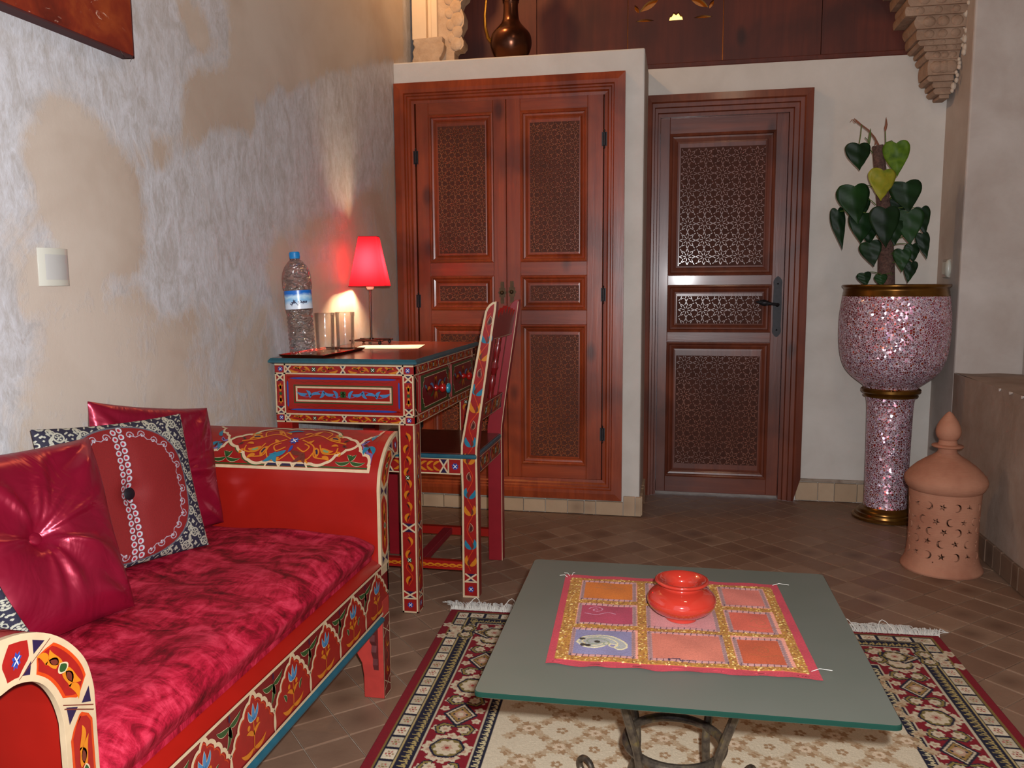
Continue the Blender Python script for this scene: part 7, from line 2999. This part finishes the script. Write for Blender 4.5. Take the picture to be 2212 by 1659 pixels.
mb.tube([(0.758, 3.53, 1.49), (0.735, 3.525, 1.530), (0.71, 3.52, 1.558), (0.684, 3.52, 1.578), (0.668, 3.52, 1.592), (0.657, 3.52, 1.604)], [0.004, 0.0036, 0.003, 0.003, 0.0035, 0.001], 7)
mb.tube([(0.668, 3.52, 1.592), (0.660, 3.518, 1.588), (0.653, 3.515, 1.596)], 0.0015, 5)
mb.tube([(0.66, 3.52, 1.600), (0.650, 3.52, 1.600), (0.644, 3.52, 1.592)], 0.0012, 5)
mb.tube([(0.735, 3.525, 1.530), (0.740, 3.52, 1.515), (0.738, 3.52, 1.500)], 0.0022, 5)
mb.build('twig', M_twig, plant, smooth=True)
mb = MB()
mb.tube([(0.683, 3.505, 1.577), (0.680, 3.50, 1.54), (0.674, 3.49, 1.502)], 0.0018, 6)
mb.tube([(0.775, 3.525, 1.48), (0.776, 3.52, 1.51), (0.773, 3.52, 1.552)], [0.0024, 0.0022, 0.002], 6)
mb.tube([(0.771, 3.525, 1.485), (0.778, 3.52, 1.508), (0.795, 3.51, 1.512), (0.806, 3.50, 1.498)], 0.002, 6)
mb.tube([(0.714, 3.52, 1.505), (0.709, 3.52, 1.52), (0.700, 3.52, 1.53)], 0.0018, 6)
for s in range(5):
    a = s * 1.3
    mb.tube([(0.80 + 0.034 * cos(a + t * 1.4), 3.54 + 0.034 * sin(a + t * 1.4), 0.985 + 0.01 * s * 0.3 + 0.012 * t) for t in [i / 6 for i in range(7)]], 0.0012, 5)
mb.build('stalk', M_stalk, plant, smooth=True)
mb = MB()
mb.tube([(0.773, 3.52, 1.550), (0.7735, 3.52, 1.562), (0.776, 3.52, 1.575), (0.775, 3.52, 1.592), (0.7735, 3.52, 1.604)], [0.0022, 0.005, 0.0045, 0.0022, 0.0004], 8)
mb.build('leaf_spike', M_twig, plant, smooth=True)
mb = MB()
mb.tube([(0.716, 3.52, 1.503), (0.717, 3.52, 1.530), (0.7185, 3.52, 1.548), (0.719, 3.52, 1.564)], [0.003, 0.005, 0.0035, 0.0004], 8)
mb.build('leaf_bud', M_stalk, plant, smooth=True)

# ================================================================== TERRACOTTA LANTERN
te = NT('terracotta')
p = te.coord('Position')
te.set(color=te.ramp(te.noise(p, 7, 5, 0.6), [(0.3, C3(150, 98, 76)), (0.7, C3(176, 124, 98))]), rough=0.8, spec=0.2)
te.bump(te.noise(te.mapping(te.coord('Object'), scale=(1, 1, 10)), 26, 4, 0.6), 0.35, 0.004)
KX, KY = 0.893, 2.962
lan = thing('terracotta_lantern', 'terracotta floor lantern pierced with stars and crescents, standing before the planter', 'lantern', (KX, KY, 0))
outer = [(0.126, 0.0), (0.128, 0.006), (0.126, 0.012), (0.118, 0.028), (0.1125, 0.048), (0.1085, 0.085), (0.1075, 0.15), (0.1085, 0.20), (0.1105, 0.25), (0.1115, 0.275)]
outs = smooth_poly(outer, 3)
inner = [(r - 0.009, z) for r, z in outs]
bodyb = bmesh.new()
mb = MB()
mb.shell([(r, z) for r, z in outs] + [(r, z) for r, z in inner][::-1], (0, 0, 0), 96)


def body_r(z):
    for i in range(1, len(outs)):
        if z <= outs[i][1]:
            t = (z - outs[i - 1][1]) / (outs[i][1] - outs[i - 1][1] + 1e-9)
            return outs[i - 1][0] + (outs[i][0] - outs[i - 1][0]) * t
    return outs[-1][0]


def star(r, rot):
    return [((r if i % 2 == 0 else r * 0.40) * cos(rot + i * pi / 5), (r if i % 2 == 0 else r * 0.40) * sin(rot + i * pi / 5)) for i in range(10)]


def crescent(r, rot):
    pts = []
    n = 10
    for i in range(n + 1):
        a = -2.15 + 4.3 * i / n
        pts.append((r * cos(a), r * sin(a)))
    for i in range(n - 1, 0, -1):
        a = -2.15 + 4.3 * i / n
        pts.append((r * 0.86 * cos(a) * 0.80 - r * 0.16 , r * 0.86 * sin(a) * 0.98))
    c, s = cos(rot), sin(rot)
    return [(x * c - y * s, x * s + y * c) for x, y in pts]


cut = MB()
rowz = [0.234, 0.186, 0.152, 0.112, 0.070]
ncol = 16
face = atan2(-KY, -KX)
for ri, zc_ in enumerate(rowz):
    for ci in range(ncol):
        th0 = face + (ci + (0.5 if ri in (1,) else 0)) * 2 * pi / ncol + 0.03 * ((ri * 7) % 3 - 1)
        q = random.Random(ri * 50 + ci)
        is_star = (ci + ri) % 2 == 0
        shp = star(0.0125, q.uniform(0, 6)) if is_star else crescent(0.0135, q.choice([0, pi]) + q.uniform(-0.3, 0.3))
        z_ = zc_ + q.uniform(-0.003, 0.003)
        R0 = body_r(z_)
        ct, st = cos(th0), sin(th0)
        fn_ = lambda u, v, h: ((R0 + h) * ct - u * st, (R0 + h) * st + u * ct, z_ + v)
        cut.prism(shp, fn_, -0.020, 0.012)
for k in range(5):
    th0 = face + k * 1.25 - 0.22
    ct, st = cos(th0), sin(th0)
    R0 = body_r(0.045)
    fn_ = lambda u, v, h: ((R0 + h) * ct - u * st, (R0 + h) * st + u * ct, 0.047 + v)
    cut.prism([(0.0025 * cos(i * pi / 4), 0.0025 * sin(i * pi / 4)) for i in range(8)], fn_, -0.02, 0.012)


def plain_mesh(mbx, name):
    me = bpy.data.meshes.new(name)
    me.from_pydata(mbx.v, [], mbx.f)
    bm = bmesh.new()
    bm.from_mesh(me)
    bmesh.ops.recalc_face_normals(bm, faces=bm.faces)
    bm.to_mesh(me)
    bm.free()
    o = bpy.data.objects.new(name, me)
    COL.objects.link(o)
    return o


bo_ = plain_mesh(mb, 'pierced_body')
co_ = plain_mesh(cut, 'cutter')
md = bo_.modifiers.new('cut', 'BOOLEAN')
md.object = co_
md.operation = 'DIFFERENCE'
md.solver = 'EXACT'
bpy.context.view_layer.update()
ev = bo_.evaluated_get(bpy.context.evaluated_depsgraph_get())
me2 = bpy.data.meshes.new_from_object(ev)
bo_.modifiers.clear()
old = bo_.data
bo_.data = me2
me2.materials.clear()
me2.materials.append(te.m)
me2.polygons.foreach_set('use_smooth', [True] * len(me2.polygons))
me2.set_sharp_from_angle(angle=radians(30))
bpy.data.objects.remove(co_)
bo_.parent = lan
mb = MB()
mb.lathe([(0.1115, 0.274), (0.1145, 0.276), (0.122, 0.286), (0.1265, 0.298), (0.1275, 0.310), (0.1225, 0.322), (0.110, 0.338), (0.092, 0.356), (0.068, 0.374), (0.046, 0.388), (0.032, 0.399), (0.0285, 0.408), (0.030, 0.416), (0.047, 0.4185), (0.0495, 0.422), (0.048, 0.425), (0.031, 0.428), (0.028, 0.436), (0.0275, 0.444)] , (KX, KY, 0), 72)
mb.build('domed_lid', te.m, lan, smooth=True, angle=55)
mb = MB()
mb.lathe([(r, z) for r, z in smooth_poly([(0.0275, 0.443), (0.034, 0.452), (0.0385, 0.466), (0.0375, 0.482), (0.031, 0.500), (0.021, 0.517), (0.010, 0.532), (0.003, 0.538), (0.0, 0.539)], 3)], (KX, KY, 0), 40)
mb.build('finial', te.m, lan, smooth=True, angle=80)

# ================================================================== EWER, COLUMN, CORBEL
M_cop = NT('aged_copper')
p = M_cop.coord('Position')
M_cop.set(color=M_cop.ramp(M_cop.noise(p, 10, 4), [(0.3, C3(70, 40, 28)), (0.7, C3(100, 60, 40))]), rough=0.25, metal=0.85)
EX, EY = -0.722, 3.60
ew = thing('ewer', 'tall brown copper ewer with a thin curved spout, standing on top of the wardrobe block', 'ewer', (EX, EY, CAPZ))
pr = smooth_poly([(0.0, 0.0), (0.055, 0.0), (0.058, 0.006), (0.050, 0.014), (0.052, 0.024), (0.072, 0.050), (0.086, 0.085), (0.088, 0.112), (0.080, 0.140), (0.058, 0.165), (0.038, 0.190), (0.032, 0.220), (0.031, 0.262), (0.035, 0.268), (0.032, 0.274), (0.036, 0.280), (0.034, 0.34), (0.040, 0.40), (0.046, 0.43), (0.040, 0.45), (0.020, 0.48), (0.008, 0.50), (0.010, 0.51), (0.0, 0.525)], 3)
mb = MB()
mb.lathe([(max(0, r), z) for r, z in pr], (EX, EY, CAPZ), 56)
mb.build('body', M_cop.m, ew, smooth=True, angle=50, weld=True)
mb = MB()
mb.tube([(EX - 0.080, EY, CAPZ + 0.105), (EX - 0.100, EY, CAPZ + 0.130), (EX - 0.112, EY, CAPZ + 0.175), (EX - 0.113, EY, CAPZ + 0.225), (EX - 0.106, EY, CAPZ + 0.29), (EX - 0.104, EY, CAPZ + 0.34), (EX - 0.118, EY, CAPZ + 0.40)], [0.008, 0.007, 0.0062, 0.0055, 0.005, 0.005, 0.005], 10)
mb.build('spout', basic('bright_brass', C3(176, 130, 50), 0.25, 0.1, 40, metal=0.9), ew, smooth=True)

M_stucco = mat_plaster('carved_stucco', C3(158, 132, 106), C3(190, 166, 140), 14, 0.7)
M_shaft = mat_plaster('column_plaster', C3(208, 184, 152), C3(218, 196, 166), 6, 0.1)
M_stuc2 = mat_plaster('corbel_stucco', C3(132, 104, 84), C3(160, 132, 110), 14, 0.8)
colm = thing('plaster_column', 'pale plaster half column with scalloped carved edge, above the wardrobe by the left wall', 'column', (-1.08, 3.64, CAPZ))
mb = MB()
mb.box(-1.163, -1.098, 3.60, 3.72, 2.03, 3.2)
mb.box(-1.098, -1.078, 3.622, 3.72, 2.03, 3.2)
mb.box(-1.078, -1.050, 3.604, 3.72, 2.03, 3.2)
mb.build('shaft', M_shaft, colm, bevel=0.004)
mb = MB()
fnC = lambda u, v, h: (u, 3.585 + h, v)
mb.prism([(-1.160, 1.889), (-1.035, 1.889), (-1.036, 1.945), (-1.028, 1.955), (-1.018, 1.975), (-1.014, 2.000), (-1.022, 2.012), (-1.020, 2.034), (-1.150, 2.030), (-1.156, 2.010), (-1.148, 1.995), (-1.158, 1.975), (-1.154, 1.955), (-1.160, 1.940)], fnC, 0, 0.14)
mb.build('base_moulding', M_stucco, colm, bevel=0.004)
mb = MB()
sil = [(-1.050, 1.890), (-0.980, 1.890), (-0.980, 1.975), (-0.972, 1.984), (-0.950, 1.986), (-0.938, 2.000), (-0.937, 2.020), (-0.950, 2.045), (-0.956, 2.055), (-0.948, 2.070), (-0.936, 2.090), (-0.934, 2.120), (-0.944, 2.150), (-0.953, 2.165), (-0.945, 2.185), (-0.925, 2.20), (-0.915, 2.235), (-0.925, 2.265), (-0.935, 2.28), (-0.91, 2.31), (-0.88, 2.34), (-0.87, 2.40), (-0.80, 2.50), (-0.70, 2.62), (-0.62, 2.8), (-0.6, 3.2), (-1.05, 3.2)]
mb.prism(sil, lambda u, v, h: (u, 3.625 + h, v), 0, 0.07)
# raised scrolls on the face
for (x, z, r) in ((-0.972, 2.010, 0.026), (-0.965, 2.060, 0.024), (-0.966, 2.110, 0.028), (-0.972, 2.165, 0.026), (-0.99, 2.035, 0.018), (-0.995, 2.09, 0.02), (-1.0, 2.14, 0.02), (-0.96, 2.22, 0.03), (-1.0, 2.20, 0.024)):
    mb.sphere((x, 3.624, z), r, 14, 8, 1.0, 0.16, 1.15)
mb.build('scalloped_edge', M_stucco, colm, smooth=True, angle=40)

corb = thing('plaster_corbel', 'stepped carved stucco corbel hanging in the upper right corner', 'corbel', (1.0, 3.7, 1.69))
STEPS = [  # (x_left, z0, z1, y_front)
    (1.012, 1.700, 1.716, 3.700), (0.993, 1.714, 1.740, 3.690), (0.980, 1.738, 1.762, 3.680), (0.962, 1.760, 1.784, 3.668), (0.952, 1.782, 1.842, 3.655), (0.944, 1.840, 1.872, 3.650),
    (0.930, 1.870, 1.892, 3.640), (0.912, 1.890, 1.912, 3.632), (0.896, 1.910, 1.950, 3.622), (0.890, 1.948, 1.998, 3.610), (0.846, 1.996, 2.030, 3.600), (0.858, 2.028, 2.075, 3.590), (0.83, 2.07, 2.12, 3.58), (0.80, 2.115, 2.2, 3.57), (0.74, 2.2, 2.35, 3.56), (0.66, 2.35, 2.6, 3.56), (0.55, 2.6, 3.2, 3.56)]
mb = MB()
q = random.Random(5)
for i, (xl, za, zb2, yf) in enumerate(STEPS):
    xr = min(XR + 0.003, 1.045 + (za - 1.70) * 0.12)
    n = 6
    poly = []
    for k in range(n + 1):
        t = k / n
        poly.append((xl + 0.010 * sin(pi * t) * -1 * (1 if i % 2 else 0.4), za + (zb2 - za) * t))
    poly += [(xr + q.uniform(-0.004, 0.002), zb2), (xr + q.uniform(-0.004, 0.002), za)]
    mb.prism(poly, lambda u, v, h: (u, yf + h, v), 0, 3.79 - yf)
    if i > 3 and i < 13:
        for k in range(3):
            mb.sphere((xl + 0.02 + (xr - xl - 0.03) * (k + 0.5) / 3, yf + 0.002, (za + zb2) / 2), (zb2 - za) * 0.42, 12, 6, 1.2, 0.5, 1.0)
mb.build('carved_body', M_stuc2, corb, smooth=True, angle=35, bevel=0.0)
mb = MB()
for i in range(22):
    t = i / 21
    z = 1.72 + t * 0.34
    mb.sphere((min(1.043 + (z - 1.70) * 0.12, XR) + q.uniform(-0.003, 0.001), 3.640 + q.uniform(-0.02, 0.04) - 0.06 * t, z), q.uniform(0.006, 0.011), 8, 6, 1, 1, 1.4)
mb.build('mortar_edge', basic('white_mortar', C3(186, 170, 152), 0.9, 0.1, 60), corb, smooth=True)

# ================================================================== WALL THINGS
pt = NT('painted_canvas')
p = pt.coord('Position')
n1 = pt.noise(p, 10, 5, 0.6, 0.5)
n2 = pt.noise(pt.mapping(p, scale=(1, 1, 2.5)), 30, 4, 0.7, 0.8)
n3 = pt.noise(p, 4, 3)
cc = pt.ramp(n1, [(0.3, C3(80, 24, 18)), (0.5, C3(116, 38, 22)), (0.72, C3(146, 66, 30))])
cc = pt.mix(pt.math('MULTIPLY', pt.ramp(n2, [(0.64, (0, 0, 0)), (0.72, (1, 1, 1))]), pt.ramp(n3, [(0.5, (0, 0, 0)), (0.6, (1, 1, 1))])), cc, C3(206, 170, 150))
pt.set(color=cc, rough=0.35, spec=0.5)
pt.bump(n1, 0.2, 0.004)
pic = thing('painting', 'unframed red-brown abstract canvas on the left wall at the top left', 'painting', (-1.17, 1.35, 1.456))
mb = MB()
mb.box(-1.184, -1.152, 0.95, 1.642, 1.459, 2.05)
mb.build('canvas', pt.m, pic, bevel=0.002)
mb = MB()
mb.box(-1.188, -1.1525, 0.949, 1.6435, 1.455, 1.4588)
mb.box(-1.188, -1.1525, 1.6405, 1.6445, 1.455, 2.05)
mb.build('canvas_edge', basic('dark_canvas_edge', C3(60, 20, 22), 0.8), pic)
mb = MB()
mb.tube([(-1.152, 1.598, 1.459), (-1.150, 1.602, 1.452), (-1.151, 1.610, 1.448)], 0.0006, 4)
mb.build('loose_thread', M_blkbtn, pic)
mb = MB()
mb.tube([(-1.152, 1.628, 1.459), (-1.150, 1.630, 1.450), (-1.151, 1.627, 1.444)], 0.0006, 4)
mb.build('loose_thread', M_blkbtn, pic)

M_plast = basic('ivory_plastic', C3(180, 178, 166), 0.35, 0.03, 20, spec=0.5)
sw = thing('light_switch', 'ivory rocker light switch on the left wall above the cushions', 'switch', (XL, 1.405, 1.008))


def bowed(y0, y1, z0, z1, x0, hgt, n=10):
    """plate bowed out between y0 and y1"""
    mbx = MB()
    pts = [(y0, 0.0)] + [(y0 + (y1 - y0) * i / n, 0.005 + hgt * sin(pi * i / n) ** 0.6) for i in range(n + 1)] + [(y1, 0.0)]
    mbx.prism(pts, lambda u, v, h: (x0 + v, u, h), z0, z1)
    return mbx


bowed(1.364, 1.444, 0.972, 1.044, XL - 0.006, 0.011).build('plate', M_plast, sw, smooth=True, angle=30, bevel=0.001)
bowed(1.368, 1.4425, 0.984, 1.032, XL - 0.0052, 0.0118).build('rocker', basic('ivory_rocker', C3(164, 162, 158), 0.3, 0.02), sw, smooth=True, angle=30)
so_ = thing('wall_socket', 'small white wall socket with a night light plugged in, right wall by the planter', 'socket', (XR, 3.66, 1.02))
mb = MB()
mb.box(XR - 0.008, XR + 0.002, 3.625, 3.705, 0.985, 1.060)
mb.build('plate', basic('socket_plate', C3(150, 138, 126), 0.4), so_, bevel=0.003)
mb = MB()
mb.box(XR - 0.011, XR - 0.007, 3.66, 3.70, 0.998, 1.048)
mb.build('socket_frame', M_plast, so_, bevel=0.0015)
mb = MB()
vs = []
mb.sphere((XR - 0.008, 3.632, 1.022), 0.036, 20, 12, 0.35, 0.45, 1.0)
mb.build('night_light', M_plast, so_, smooth=True)
